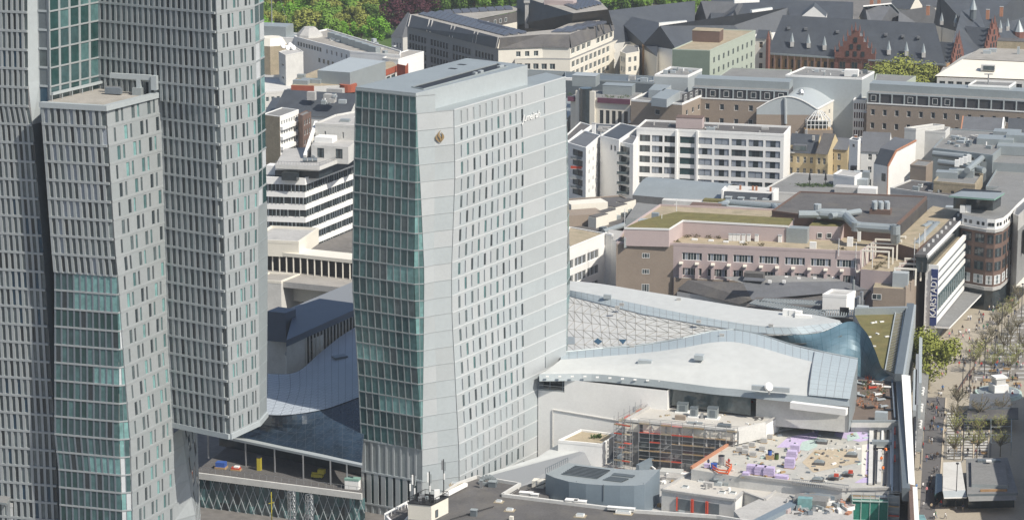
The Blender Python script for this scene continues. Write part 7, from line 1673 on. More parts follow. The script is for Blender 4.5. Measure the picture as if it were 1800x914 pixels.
# ---- grey screen-walled plant drum
DRm = thing('plant_enclosure', 'grey-blue curved sheet metal plant enclosure with slotted open top', 'plant enclosure', U(1060, 885, 7), 0)
zt_ = 15.5
dp = RL((959, 832, zt_), (975, 839, zt_), (1000, 846, zt_), (1030, 850, zt_), (1060, 852, zt_), (1090, 853, zt_), (1115, 853, zt_), (1133, 851, zt_), (1160, 824, zt_), (1124, 826, zt_), (1060, 821, zt_), (998, 813, zt_))
M('sheet_blue', (.22, .27, .31), .45, .25, .06)
b = MB(); b.prism(dp, 7, zt_, 'sheet_blue', 'zinc'); b.smooth = False; b.build('screen_wall', DRm)
b = MB()
def slat(x0, y0, x1, y1, x2, y2, n, m='black'):
    a, e, g = U(x0, y0, zt_ + .03), U(x1, y1, zt_ + .03), U(x2, y2, zt_ + .03); b.poly([a, e, e + (g - a), g], 'black')
    for i in range(n + 1): t_ = i / n; b.bar(a.lerp(g, t_) + Vector((0, 0, .12)), (e).lerp(e + (g - a), t_) + Vector((0, 0, .12)), .28, 'zinc_dark', .15)
slat(987, 833, 1050, 841, 1010, 819, 7); slat(1060, 843, 1093, 847, 1072, 838, 4); slat(1075, 835, 1112, 839, 1079, 832, 3)
b.build('louvre', DRm)
b = MB()
for (x, y) in ((1013, 846), (1061, 852), (1131, 850)): p = U(x, y, zt_); b.bar(p + Vector((0, -.15, .2)), p + Vector((0, -.15, -3.4)), .14, 'zinc_dark')
for k in range(12):
    p = dp[0].lerp(dp[11], k / 11); b.bar(p, p + Vector((0, 0, 1.2)), .12, 'zinc_dark')
b.bar(dp[0] + Vector((0, 0, 1.2)), dp[11] + Vector((0, 0, 1.2)), .1, 'zinc_dark'); b.build('downpipe', DRm)
# ---- building-site blocks
ST = thing('building_site', 'half-finished white concrete building with bare roofs, parapets and insulation works', 'building site', U(1350, 800, 0), 0)
b = MB(); b.prism(RL((920, 870, 8), (1000, 838, 8), (1085, 800, 8), (1240, 812, 8), (1420, 880, 8), (1600, 885, 8), (1610, 960, 8), (1430, 1000, 8), (1250, 925, 8), (1110, 902, 8)), 0, 8, 'light_concrete', 'concrete'); b.prism(RL((1290, 897, 12.6), (1378, 856, 12.6), (1500, 866, 12.6), (1500, 960, 12.6), (1330, 945, 12.6)), 8, 12.6, 'light_concrete', 'concrete'); b.build('deck', ST)
M('site_roof', (.50, .475, .43), .9, 0, .1, .12, 1.2, stain=.35, stcol=(.34, .33, .31)); M('site_floor', (.47, .45, .40), .9, 0, .14, .12, 1.2, stain=.55, stcol=(.33, .34, .33))
z1_ = 18.5
r1p = RL((1186, 693, z1_), (1100, 740, z1_), (1290, 758, z1_), (1345, 746, z1_), (1407, 712, z1_), (1393, 704, z1_), (1290, 694, z1_))
b = MB(); b.prism(r1p, 8, z1_, 'felt_light', 'site_roof'); b.build('main_roof', ST)
b = MB()
for i in range(len(r1p)):
    a, e = r1p[i], r1p[(i + 1) % len(r1p)]; b.bar(a + Vector((0, 0, .3)), e + Vector((0, 0, .3)), .5, 'concrete' if i in (0, 3) else 'light_concrete', .6)
b.build('parapet', ST)
b = MB(); a, e = r1p[1], r1p[2]; slab(b, a, e, .1, 16.2, 18.2, 'cream'); slab(b, r1p[3], r1p[4], .3, 15.4, 18.6, 'white'); slab(b, r1p[2], r1p[3], .3, 15.4, 18.5, 'light_concrete')
for i in range(9): p = a.lerp(e, i / 8) + Vector((0, -.15, 0)); b.bar((p.x, p.y, 14), (p.x, p.y, 18.2), .4, 'concrete')
b.build('rendered_wall', ST)
for (x, y, s) in ((1200, 722, (2.4, 1.6, 1.9)), (1220, 730, (1.7, 1.6, 1.9)), (1253, 733, (2.3, 1.9, 2.3))):
    p = U(x, y + 2, z1_); b = MB(); b.box(p, (s[0] + .9, s[1] + .8, .25), 'white', RZ); b.box(p + Vector((0, 0, .25)), s, 'zinc', RZ); b.box(p + Vector((-.2, -s[1] / 2 - .03, .5)), (s[0] * .55, .1, s[2] * .7), 'zinc_dark', RZ); b.box(p + Vector((0, 0, .25 + s[2])), (s[0] + .15, s[1] + .15, .12), 'zinc_dark', RZ); b.build('ventilation_box', ST)
for (x, y, s, m_) in ((1278, 722, (4.0, 1.8, .5), 'alu_dark'), (1273, 725, (2.4, .2, .45), 'dirt'), (1196, 737, (2.4, 1, 1), 'brown_tile'), (1273, 752, (3, 1.5, .9), 'zinc_dark'), (1219, 699, (2.6, 1.6, .35), 'white'), (1207, 700, (2.4, 1.4, .3), 'zinc'), (1222, 744, (3.4, 1, .3), 'zinc'), (1194, 713, (.9, .9, 1.5), 'concrete'), (1234, 735, (.6, .6, 1.2), 'steel'), (1334, 735, (2.2, 1.2, .4), 'felt')):
    unit(ST, 'roof_hatch', x, y, z1_, s, m_, RZ)
rr = random.Random(3); b = MB()
for i in range(46):
    t_ = rr.random(); p = r1p[3].lerp(r1p[4], t_) + Vector((-rr.uniform(1, 4.5), rr.uniform(-1, 1.5), 0)) if i < 30 else U(rr.uniform(1150, 1290), rr.uniform(728, 752), z1_); b.box(p, (rr.uniform(.3, .8), rr.uniform(.2, .5), rr.uniform(.1, .35)), rr.choice(('felt', 'light_concrete', 'white', 'dirt', 'zinc')), rr.random() * 3)
tag(b.build('rubble', ST), kind='stuff')
# barrier strip with red and white boards under the curved roof
b = MB(); a, e = U(1180, 686, 20), U(1396, 706, 19.6)
for i in range(40):
    p, q = a.lerp(e, i / 40), a.lerp(e, (i + .9) / 40); slab(b, p, q, .15, 18.6, 19.5 if i < 14 else 19.1, 'redpaint' if (i < 14 or i % 3) else 'white')
slab(b, a + Vector((0, .6, 0)), e + Vector((0, .6, 0)), .1, 18.6, 21.2, 'alu_white'); o = thing('site_barrier', 'red and white barrier boards before plastic sheeting under the curved roof', 'barrier', a, 0); b.build('boards', o)
# insulated roof at the right
z2_ = 15
r2p = RL((1215, 824, z2_), (1302, 769, z2_), (1345, 750, z2_), (1420, 716, z2_), (1500, 736, z2_), (1574, 742, z2_), (1572, 860, z2_), (1480, 862, z2_), (1400, 850, z2_), (1300, 838, z2_))
b = MB(); b.prism(r2p, 8, z2_, 'light_concrete', 'site_floor'); b.build('insulated_roof', ST)
b = MB()
for i in (0, 5, 6, 7, 8): a, e = r2p[i], r2p[i + 1]; b.bar(a + Vector((0, 0, .3)), e + Vector((0, 0, .3)), .5, 'concrete' if i else 'terracotta', .6)
b.bar(U(1310, 770, 15.4), U(1420, 745, 15.4), .6, 'concrete'); b.bar(U(1420, 745, 15.4), U(1530, 732, 15.4), .5, 'light_concrete'); b.build('parapet', ST)
b = MB()
def sheetp(pts, m, z=z2_ + .03): b.poly([U(x, y, z) for x, y in pts], m)
M('insul_green', (.42, .52, .48), .8, 0, .15, .5, 2); M('sand', (.46, .385, .28), .9, 0, .2, .3, 2)
sheetp([(1365, 786), (1385, 768), (1440, 756), (1436, 770), (1412, 776), (1400, 786)], 'violet'); sheetp([(1465, 766), (1470, 756), (1530, 751), (1531, 772), (1510, 776), (1485, 770)], 'violet', z2_ + .034); sheetp([(1524, 780), (1531, 780), (1528, 848), (1502, 848), (1512, 842), (1521, 838)], 'violet', z2_ + .038)
sheetp([(1410, 776), (1440, 768), (1436, 785), (1420, 792), (1405, 790)], 'insul_green', z2_ + .036); sheetp([(1488, 765), (1505, 758), (1512, 770), (1490, 775)], 'insul_green', z2_ + .042); sheetp([(1515, 782), (1524, 780), (1521, 838), (1514, 836)], 'cream', z2_ + .03); sheetp([(1432, 790), (1500, 788), (1512, 812), (1430, 830), (1410, 812)], 'sand', z2_ + .026)
b.build('insulation_sheet', ST)
def stack(name, label, cat, px, py, z, dims, m, rz=RZ, n=3, group=None, base='wood'):
    p = U(px, py, z); o = thing(name, label, cat, p, rz, group); b = MB(); b.box((0, 0, 0), (dims[0], dims[1], .15), base); b.build('pallet', o, local=True)
    for k in range(n):
        b = MB(); b.box((R.uniform(-.05, .05), R.uniform(-.05, .05), .15 + k * dims[2] / n), (dims[0] * R.uniform(.85, 1), dims[1] * .92, dims[2] / n * .93), m); b.build('pack', o, local=True)
    return o
GS = 'violet insulation packs stacked on the site roof'
for (x, y, d, lab) in ((1388, 822, (2.4, 1.6, 2.2), 'tall violet insulation stack nearest the sand patch'), (1392, 806, (2.4, 1.6, 1.8), 'violet insulation stack in the middle of the leaning row'), (1398, 794, (2.2, 1.5, 1.6), 'violet insulation stack at the far end of the leaning row'),
                       (1322, 832, (2.6, 1.8, 1.9), 'violet insulation stack left of the long lilac pile'), (1337, 834, (2.6, 1.8, 1.9), 'middle stack of the long lilac pile'), (1352, 836, (2.4, 1.8, 1.9), 'right stack of the long lilac pile'), (1374, 842, (3.2, 1.8, .8), 'low heap of lilac insulation sheets at the roof edge'), (1311, 838, (1.6, 1.5, 1.0), 'small lilac pack at the left end of the pile')):
    stack('insulation_stack', lab, 'stack', x, y, z2_, d, 'violet', group=GS)
GP = 'grey slab pallets on the site roof'
for i, (x, y) in enumerate(((1300, 794), (1310, 798), (1324, 802), (1322, 785), (1343, 778), (1352, 771), (1340, 792), (1310, 790), (1358, 762), (1366, 759), (1380, 755), (1408, 754))):
    stack('paving_pallet', f'grey slab pallet, {["first", "second", "third", "fourth", "fifth", "sixth", "seventh", "eighth", "ninth", "tenth", "eleventh", "twelfth"][i]} counted from the ramp towards the white mast', 'pallet', x, y, z2_, (1.5, 1.1, 1.0), 'concrete', group=GP, n=2)
for i, (x, y, red) in enumerate(((1445, 779, 0), (1440, 816, 0), (1497, 802, 0), (1490, 836, 1), (1465, 842, 1), (1437, 846, 0))):
    lab = ['grey domed skylight beside the pale green sheets', 'grey domed skylight left of the sand patch middle', 'grey domed skylight at the right of the sand patch', 'grey skylight with a red bag, nearest the violet strip', 'small grey skylight with a red bag at the roof edge', 'grey skylight at the front parapet without a bag'][i]
    o = thing('skylight', lab, 'skylight', U(x, y, z2_), RZ, 'skylights on the site roof'); b = MB(); b.box((0, 0, 0), (2.4, 1.5, .6), 'felt'); b.build('kerb', o, local=True); b = MB()
    for k in range(4): b.box((0, 0, .6 + k * .12), (2.2 - k * .35, 1.4 - k * .2, .12), 'zinc')
    b.build('dome', o, local=True)
    if red: stack('red_bag', f'red bag on the skylight {["nearest the violet strip", "at the front roof edge"][i - 3]}', 'bag', x + 5, y - 5, z2_ + 1.1, (1.0, .7, .5), 'redpaint', n=1, group='red bags', base='redpaint')
def drum(name, label, cat, px, py, z, r, h, m, base=None):
    o = thing(name, label, cat, U(px, py, z), 0); b = MB(); b.tube((0, 0, .1), (0, 0, h), r, m, 12); b.build('body', o, local=True); b = MB(); b.tube((0, 0, h), (0, 0, h + .08), r * 1.06, 'black', 12); b.build('rim', o, local=True)
    if base: b = MB(); b.box((0, 0, 0), (1.8, 1.4, .9), base); b.build('crate', o, local=True)
    return o
drum('blue_barrel', 'blue barrel standing on a brown crate on the site roof', 'barrel', 1353, 806, z2_, .45, 2.0, 'blue', 'wood'); drum('green_bin', 'dark green round bin right of the blue barrel', 'bin', 1365, 807, z2_, .5, 1.3, 'plant')
drum('cement_silo', 'short silver mixing drum behind the red fence', 'drum', 1268, 816, z2_, .7, 2.0, 'steel')
o = thing('site_fence', 'orange-red plastic fence round the mixing place on the ramp corner', 'fence', U(1270, 826, z2_), 0); b = MB(); 
fp_ = RL((1253, 826, z2_), (1262, 832, z2_), (1280, 834, z2_), (1286, 824, z2_), (1276, 818, z2_))
for i in range(4): b.bar(fp_[i] + Vector((0, 0, .9)), fp_[i + 1] + Vector((0, 0, .9)), .1, 'orange', .3); b.bar(fp_[i] + Vector((0, 0, .3)), fp_[i + 1] + Vector((0, 0, .3)), .1, 'orange', .3)
b.build('rail', o); b = MB()
for p in fp_: b.bar(p, p + Vector((0, 0, 1.3)), .1, 'redpaint')
b.build('post', o)
for (x, y, s, m_, lab) in ((1255, 824, (1.2, 1, 1.1), 'blue', 'blue tool crate inside the orange fence'), (1243, 822, (1.2, .8, .8), 'violet', 'small violet crate left of the orange fence'), (1420, 742, (2.4, 1.6, 2.6), 'alu_dark', 'dark grey site cabin under the curved roof corner'), (1410, 735, (3, 2.4, 1.6), 'light_concrete', 'beige sheeted pile left of the dark site cabin'), (1352, 762, (2.5, 2.2, 2.6), 'light_concrete', 'light concrete stair block at the corner of the main site roof'), (1460, 752, (3, 1.2, .8), 'cream', 'cream board pile between the violet sheets')):
    small('site_crate', lab, 'crate', x, y, z2_, (('body', [((0, 0, .1), s, m_)]), ('base', [((0, 0, 0), (s[0] + .2, s[1] + .2, .1), 'wood')]), ('lid', [((0, 0, .1 + s[2]), (s[0] + .1, s[1] + .1, .08), m_)])))
rr = random.Random(11); b = MB()
for i in range(420):
    x, y = rr.choice(((rr.uniform(1370, 1500), rr.uniform(722, 748)), (rr.uniform(1250, 1420), rr.uniform(765, 845)), (rr.uniform(1420, 1530), rr.uniform(750, 846)), (rr.uniform(1360, 1440), rr.uniform(728, 750))))
    b.box(U(x, y, z2_ + .01), (rr.uniform(.2, 1.3), rr.uniform(.1, .5), rr.uniform(.06, .45)), rr.choice(('felt', 'light_concrete', 'white', 'wood', 'zinc', 'concrete', 'alu_dark', 'insul_green', 'steel')), rr.random() * 3)
tag(b.build('rubble', ST), kind='stuff')
# light mast with white foot near the curved roof corner
o = thing('light_mast', 'short white light mast on a pale block before the roof corner', 'mast', U(1447, 738, z2_), 0); b = MB(); b.box((0, 0, 0), (1.6, 1.2, 2.6), 'white'); b.build('foot', o, local=True); b = MB(); b.tube((0, 0, 2.6), (0, 0, 9.4), .28, 'light_concrete', 8); b.build('pole', o, local=True); b = MB(); b.tube((0, 0, 9.4), (0, 0, 10.2), .6, 'white', 8); b.build('lamp_head', o, local=True)
# channels at the street side of the roof
b = MB()
for (x0, y0, x1, y1, m_, w_) in ((1541, 748, 1536, 850, 'black', .35), (1561, 745, 1556, 852, 'black', .45), (1566, 744, 1566, 852, 'frame_white', .3), (1534, 788, 1563, 788, 'black', .4), (1538, 776, 1562, 776, 'black', .25), (1552, 745, 1551, 775, 'frame_white', .5), (1532, 750, 1530, 850, 'light_concrete', .9), (1547, 790, 1545, 848, 'light_concrete', .9)): b.bar(U(x0, y0, z2_ + .3), U(x1, y1, z2_ + .3), w_, m_, .4)
b.box(U(1550, 783, z2_), (4.4, 1.6, 1.2), 'zinc', RZ * .3); b.build('roof_channel', ST)
b = MB()
for (x, m_, w_) in ((1570, 'alu_white', .4), (1576, 'felt_light', 1.0), (1582, 'concrete', .6), (1588, 'zinc', .8), (1594, 'brown', .3)): b.bar(U(x, 742, 16.2), U(x - 2 + (x - 1570) * .3, 864, 15.6), w_, m_, .5)
for i in range(3): b.bar(U(1573, 752 + i * 24, 16.8), U(1573, 762 + i * 24, 16.8), .35, 'redpaint')
b.build('edge_rail', ST)
# smaller roof in front with opening wall
z3_ = 12.5
r3 = RL((1163, 862, z3_), (1292, 880, z3_), (1306, 866, z3_), (1345, 880, z3_), (1377, 853, z3_), (1222, 828, z3_))
b = MB(); b.prism(r3, 8, z3_, 'light_concrete', 'site_roof'); b.build('low_roof', ST); b = MB()
for i in range(6): b.bar(r3[i] + Vector((0, 0, .2)), r3[(i + 1) % 6] + Vector((0, 0, .2)), .5, 'concrete', .5)
slab(b, r3[1], r3[2], .1, 8.6, 12.3, 'white'); slab(b, r3[3], r3[4], .1, 8.6, 12.3, 'white'); b.build('parapet', ST)
b = MB()
for u0 in (.22, .44, .62): a, e = r3[0].lerp(r3[1], u0), r3[0].lerp(r3[1], u0 + .17); slab(b, a, e, .1, 8.8, 11.3, 'zinc_dark')
b.build('sheeted_opening', ST); b = MB()
for u0 in (.21, .41, .43, .61, .63): p = r3[0].lerp(r3[1], u0) + Vector((0, -.3, 0)); b.bar((p.x, p.y, 8.6), (p.x, p.y, 11.6), .3, 'redpaint')
b.build('prop', ST)
scatter(ST, (1190, 860), (1290, 872), (1225, 835), 16, z3_, 21); unit(ST, 'skylight', 1297, 848, z3_ + .05, (2.8, 1.8, .7), 'alu_dark', RZ)
b = MB(); rr = random.Random(8)
for i in range(240):
    x, y = rr.choice(((rr.uniform(1130, 1240), rr.uniform(815, 850)), (rr.uniform(1380, 1500), rr.uniform(868, 905)), (rr.uniform(1150, 1420), rr.uniform(886, 905)), (rr.uniform(1400, 1490), rr.uniform(864, 900))))
    b.box(U(x, y, 12.62 if x > 1378 and y > 863 else 8.02), (rr.uniform(.3, 2.4), rr.uniform(.2, 1.0), rr.uniform(.1, .9)), rr.choice(('felt', 'light_concrete', 'white', 'wood', 'zinc', 'concrete', 'alu_dark', 'pink', 'steel', 'terracotta')), rr.random() * 3)
tag(b.build('rubble', ST), kind='stuff')
for (x, y, s, m_) in ((1200, 842, (7, 3.4, .7), 'concrete'), (1180, 832, (5, 3, .8), 'membrane'), (1195, 836, (6, 2, .6), 'white'), (1440, 873, (4.2, 2, .8), 'zinc'), (1425, 888, (7, 4, 1.8), 'felt_light'), (1415, 893, (3, 1.6, 2.4), 'glass_teal_light'), (1476, 876, (4, 1.6, .3), 'white'), (1462, 884, (3, 1.2, .3), 'white')): unit(ST, 'deck_box', x, y, 12.6 if x > 1400 else 8, s, m_, RZ)
b = MB(); b.poly([U(*q, 8.05) for q in ((1206, 895), (1255, 880), (1270, 888), (1225, 903))], 'yellowpaint'); b.build('yellow_mat', ST)
a, e = U(1320, 925, 13), U(1425, 872, 13); b = MB(); b.bar(a, e, 2.0, 'sheet_blue', 1.2); b.bar(e, U(1492, 876, 13), 1.0, 'sheet_blue', 1.0); b.build('duct', ST)
unit(ST, 'vent_box', 1289, 894, 8, (1.0, .8, 2.0), 'white', RZ); unit(ST, 'skylight', 1200, 901, 8, (1.6, 1.2, .8), 'alu_white', RZ)
for (x0, y0, x1, y1) in ((1118, 828, 1178, 797), (1160, 812, 1225, 818), (1085, 812, 1115, 793)):
    b = MB(); a, e = U(x0, y0, 9), U(x1, y1, 9); slab(b, a, e, .8, 8, 10.6, 'sheet_blue'); b.build('deck_wall', ST)
# ---- scaffolds
def scaffold(name, label, A, Bp, z0, z1, bay=2.6, lift=2.1, depth=1.2, boards=('redpaint', 'wood', 'dirt'), net=None, group=None, overshoot=1.2):
    A = Z(A, z0); Bp = Z(Bp, z0); d = (Bp - A); L = d.length; d.normalize(); n = Vector((d.y, -d.x, 0)) * depth; t = thing(name, label, 'scaffold', A, 0, group); k = max(1, round(L / bay)); lv = int((z1 - z0) / lift)
    b = MB()
    for i in range(k + 1):
        for s in (0, 1): p = A + d * L * i / k + n * s; b.bar(p, Z(p, z1 + (overshoot if s else 0)), .11, 'steel')
    b.build('standard', t); b = MB()
    for j in range(1, lv + 1):
        z = z0 + j * lift
        for s in (0, 1):
            for dz in (0, 1.0): b.bar(Z(A + n * s, z + dz), Z(Bp + n * s, z + dz), .08, 'steel')
        for i in range(k + 1): p = A + d * L * i / k; b.bar(Z(p, z), Z(p + n, z), .08, 'steel')
    for i in range(0, k, 2): j = i % max(lv, 1); b.bar(Z(A + d * L * i / k + n, z0 + j * lift), Z(A + d * L * (i + 1) / k + n, z0 + (j + 1) * lift), .09, 'steel')
    b.build('ledger', t); b = MB()
    for j in range(1, lv + 1):
        z = z0 + j * lift
        for i in range(k):
            if R.random() < .88:
                p, q = A + d * L * i / k, A + d * L * (i + 1) / k; m = R.choice(boards); b.hexa([Z(p, z - .06), Z(q, z - .06), Z(q + n, z - .06), Z(p + n, z - .06), Z(p, z), Z(q, z), Z(q + n, z), Z(p + n, z)], m)
                if R.random() < .6: slab(b, p + n, q + n, .05, z, z + .3, R.choice(('redpaint', 'dirt', 'wood')))
    b.build('deck_board', t)
    if net:
        b = MB(); slab(b, A + n * .15, Bp + n * .15, .03, z0, z1, net); b.build('safety_net', t)
    return t
M('net_grey', (.10, .115, .12), .9, 0, .3, .5, 4); M('net_green', (.02, .16, .12), .8, 0, .3, .4, 3)
scaffold('scaffold', 'steel scaffold with red boards and grey netting along the dark wall', U(1125, 745, 18) + Vector((0, -.4, 0)), U(1298, 760, 18) + Vector((0, -.4, 0)), 8, 18.5, net='net_grey')
scaffold('scaffold', 'slender open scaffold tower at the left corner of the site roof', U(1083, 748, 18), U(1112, 752, 18), 6, 19.5, bay=2.2)
scaffold('scaffold', 'scaffold running back along the left edge of the main site roof', U(1186, 692, 18.5) + Vector((-.4, 0, 0)), U(1098, 742, 18.5) + Vector((-.4, 0, 0)), 8, 19.6, bay=3.0)
scaffold('scaffold', 'green-netted scaffold at the street corner in the foreground', U(1496, 867, 14.9), U(1560, 869, 14.9), 0, 14.8, net=None, boards=('alu_dark',))
a, e = U(1497, 867, 14.9) + Vector((0, -1.25, 0)), U(1560, 869, 14.9) + Vector((0, -1.25, 0)); o = thing('safety_net', 'dark green safety net hung on the foreground scaffold', 'net', Z(a, 0), 0); b = MB(); slab(b, Z(a, 0), Z(e, 0), .04, 0, 14.2, 'net_green'); slab(b, Z(a, 0) + Vector((0, 6, 0)), Z(a, 0), .04, 0, 14.2, 'net_green'); b.build('sheet', o)
b = MB()
for k in range(5): p = Z(a, 0).lerp(Z(e, 0), k / 4); b.bar(p + Vector((0, -.15, 0)), p + Vector((0, -.15, 15)), .12, 'insul_green')
for z_ in (1, 5, 9.4, 13.8): b.bar(Z(a, z_) + Vector((0, -.15, 0)), Z(e, z_) + Vector((0, -.15, 0)), .3 if z_ > 8 else .14, 'insul_green')
b.build('tube', o)
scaffold('scaffold', 'pale sheeted scaffold strip beside the green netting', U(1562, 869, 14.9), U(1582, 870, 14.9), 0, 14.9, bay=2.4, net='alu_white', boards=('dirt',))
o = thing('site_railing', 'row of grey railing frames along the front of the insulated roof', 'railing', U(1440, 855, 15), 0); b = MB(); a, e = U(1392, 851, 15), U(1492, 863, 15)
for k in range(30): p = a.lerp(e, k / 29); b.bar(p, p + Vector((0, 0, 1.3)), .09, 'concrete'); b.bar(p, p + Vector((.5, .6, .9)), .08, 'concrete')
for h in (.6, 1.3): b.bar(a + Vector((0, 0, h)), e + Vector((0, 0, h)), .12, 'steel')
b.build('rail', o)
# ================================================================ the shopping street
sheet('street_paving', [(1560, 700), (1606, 560), (1640, 470), (1950, 400), (1950, 1100), (1560, 1100)], .01, 'paving')
M('road_dark', (.125, .12, .12), .9, 0, .12, .2, 1.5, stain=.2, stcol=(.17, .16, .15))
sheet('road', [(1627, 698), (1662, 698), (1660, 760), (1652, 835), (1644, 893), (1640, 960), (1608, 960), (1617, 893), (1622, 800)], .02, 'road_dark')
M('bark_street', (.19, .165, .12), .9, 0, .2, 1, 6); M('bed_paving', (.21, .195, .17), .9, 0, .2, .4, 2); M('kerb', (.50, .43, .33), .9, 0, .1)
sheet('tree_bed_paving', [(1664, 722), (1745, 722), (1742, 808), (1658, 808)], .02, 'bed_paving')
sheet('tree_bed_paving', [(1706, 668), (1735, 622), (1775, 560), (1830, 500), (1900, 560), (1830, 668)], .02, 'bed_paving')
b = MB()
for i in range(17):
    for (x0, x1) in ((1665, 1690), (1695, 1712), (1714, 1738)):
        y = 727 + i * 4.9; b.poly([U(x0, y, .03), U(x1, y, .03), U(x1, y - 1.9, .03), U(x0, y - 1.9, .03)], 'light_concrete')
for i in range(20):
    y = 664 - i * 7.2; x = 1712 + (664 - y) * .7
    for k in range(3): b.poly([U(x + k * 34, y, .03), U(x + 26 + k * 34, y, .03), U(x + 28 + k * 34, y - 2.6, .03), U(x + 2 + k * 34, y - 2.6, .03)], 'concrete')
tag(b.build('paving_stripe'), kind='structure')
b = MB()
for (x0, y0, x1, y1) in ((1663, 700, 1650, 890), (1692, 722, 1690, 808), (1713, 722, 1711, 808), (1740, 722, 1737, 808)):
    a, e = U(x0, y0, .03), U(x1, y1, .03); b.bar(a + Vector((0, 0, .05)), e + Vector((0, 0, .05)), .35, 'kerb', .2)
tag(b.build('kerb'), kind='structure')
# lawn round with grey cover
b = MB(); p = U(1618, 925, .03); b.tube((p.x, p.y, .02), (p.x, p.y, .3), 4.6, 'kerb', 24); b.tube((p.x, p.y, .3), (p.x, p.y, .38), 4.3, 'grass', 24); tag(b.build('grass_island'), kind='structure')
small('glazed_hatch', 'low grey glazed cover on the round grass island', 'hatch', 1614, 915, .4, (('cover', [((0, 0, 0), (3.4, 4.5, .7), 'zinc')]), ('glazing', [((0, 0, .7), (3, 4, .1), 'glass_teal_light')])), 0)
# unseen block on the south side of the street that shades the plaza
q = [Vector((124.5, 566, 0)), Vector((128, 604, 0)), Vector((148, 676, 0)), Vector((175, 672, 0)), Vector((160, 560, 0))]
bld('corner_building', 'tall plain stone building just outside the right edge that shades the plaza', 'building', [Vector((p.x, p.y, 28)) for p in q], 28, 'light_concrete', 'felt', par=.5)
# kiosks
K1 = thing('cafe_pavilion', 'narrow cafe pavilion with a pale beige flat roof, glazed side and white awning', 'pavilion', U(1675, 880, 0), 0)
kz = 4.2; b = MB(); b.prism(RL((1658, 812, kz), (1689, 811, kz), (1697, 861, kz), (1657, 862, kz)), kz - .4, kz, 'light_concrete', 'light_concrete', True); b.build('roof', K1)
b = MB(); b.prism(RL((1658, 813, kz), (1688, 812, kz), (1694, 858, kz), (1658, 859, kz)), 0, kz - .4, 'glass_dark'); b.build('glazing', K1)
b = MB(); a, e = U(1657, 862, kz), U(1697, 861, kz); b.poly([a, e, e + Vector((0, -2.2, -.9)), a + Vector((0, -2.2, -.9))], 'alu_white'); b.bar(a + Vector((0, -2.2, -1)), e + Vector((0, -2.2, -1)), .25, 'white'); b.build('awning', K1)
b = MB(); b.prism(RL((1645, 832, 2.6), (1656, 832, 2.6), (1656, 862, 2.6), (1643, 868, 2.6)), 0, 2.6, 'glass_teal_dark', 'glass_dark'); b.build('side_screen', K1)
K2 = thing('metro_pavilion', 'wide pavilion with a stepped grey metal roof, dark front and striped awning', 'pavilion', U(1735, 880, 0), 0)
b = MB(); b.prism(RL((1698, 805, 4.6), (1771, 804, 4.6), (1790, 866, 4.6), (1700, 868, 4.6)), 4, 4.6, 'zinc_dark', 'felt_light', True); b.build('roof', K2)
b = MB(); b.prism(RL((1707, 808, 5.4), (1766, 806, 5.4), (1772, 852, 5.4), (1708, 850, 5.4)), 4.6, 5.4, 'zinc', 'felt_light'); b.box(U(1738, 811, 5.4), (5.4, 1.2, .5), 'zinc_dark', 0); b.box(U(1738, 811, 5.9), (1.3, .8, .4), 'white', 0); b.build('upper_roof', K2)
b = MB(); b.prism(RL((1700, 808, 4), (1768, 806, 4), (1784, 862, 4), (1702, 864, 4)), 0, 4, 'glass_dark'); b.build('glazing', K2)
b = MB(); a, e = U(1701, 869, 4.3), U(1785, 867, 4.3); b.poly([a, e, e + Vector((0, -2.0, -.9)), a + Vector((0, -2.0, -.9))], 'felt_light'); b.build('awning', K2)
b = MB(); b.bar(U(1723, 862, 4.8), U(1770, 861, 4.8), .5, 'sandstone'); b.build('sign_strip', K2)
K3 = thing('glass_pavilion', 'flat grey pavilion roof below the pale fountain at the upper plaza', 'pavilion', U(1740, 745, 0), 0)
b = MB(); b.prism(RL((1705, 692, 4), (1774, 690, 4), (1778, 716, 4), (1703, 718, 4)), 3.5, 4, 'zinc_dark', 'slate_grey', True); b.build('roof', K3)
b = MB(); b.prism(RL((1701, 718, 3.6), (1790, 716, 3.6), (1790, 735, 3.6), (1699, 737, 3.6)), 3.3, 3.6, 'glass_mid', 'felt', True); b.build('lower_roof', K3)
b = MB(); b.prism(RL((1706, 694, 3.5), (1772, 692, 3.5), (1774, 714, 3.5), (1705, 716, 3.5)), 0, 3.5, 'glass_dark'); b.build('glazing', K3)
b = MB()
for y in (722, 736, 750, 764, 778): b.bar(U(1742, y, 3.4), U(1778, y - 1, 3.4), .14, 'zinc'); b.bar(U(1778, y - 1, 3.4), Z(U(1778, y - 1, 3.4), 0), .14, 'zinc')
b.bar(U(1742, 722, 3.4), U(1742, 778, 3.4), .14, 'zinc'); b.bar(U(1778, 721, 3.4), U(1778, 777, 3.4), .16, 'zinc'); b.build('pergola', K3)
FT = thing('fountain', 'round fountain with a pale sculpted column and green basin on the plaza', 'fountain', U(1755, 692, 0), 0)
p = U(1755, 694, 0); b = MB(); b.tube(p, p + Vector((0, 0, .9)), 6.2, 'insul_green', 24, 6.0); b.tube(p + Vector((0, 0, .9)), p + Vector((0, 0, 1.0)), 5.4, 'zinc', 24); b.build('basin', FT)
b = MB(); b.box(p + Vector((0, 0, .8)), (4, 3.4, 2.2), 'white', .3); b.box(p + Vector((0, 0, 3)), (2.6, 2.6, 1.6), 'light_concrete', .3); b.box(p + Vector((0, 0, 4.6)), (3.4, 3, .5), 'white', .3); b.build('column', FT)
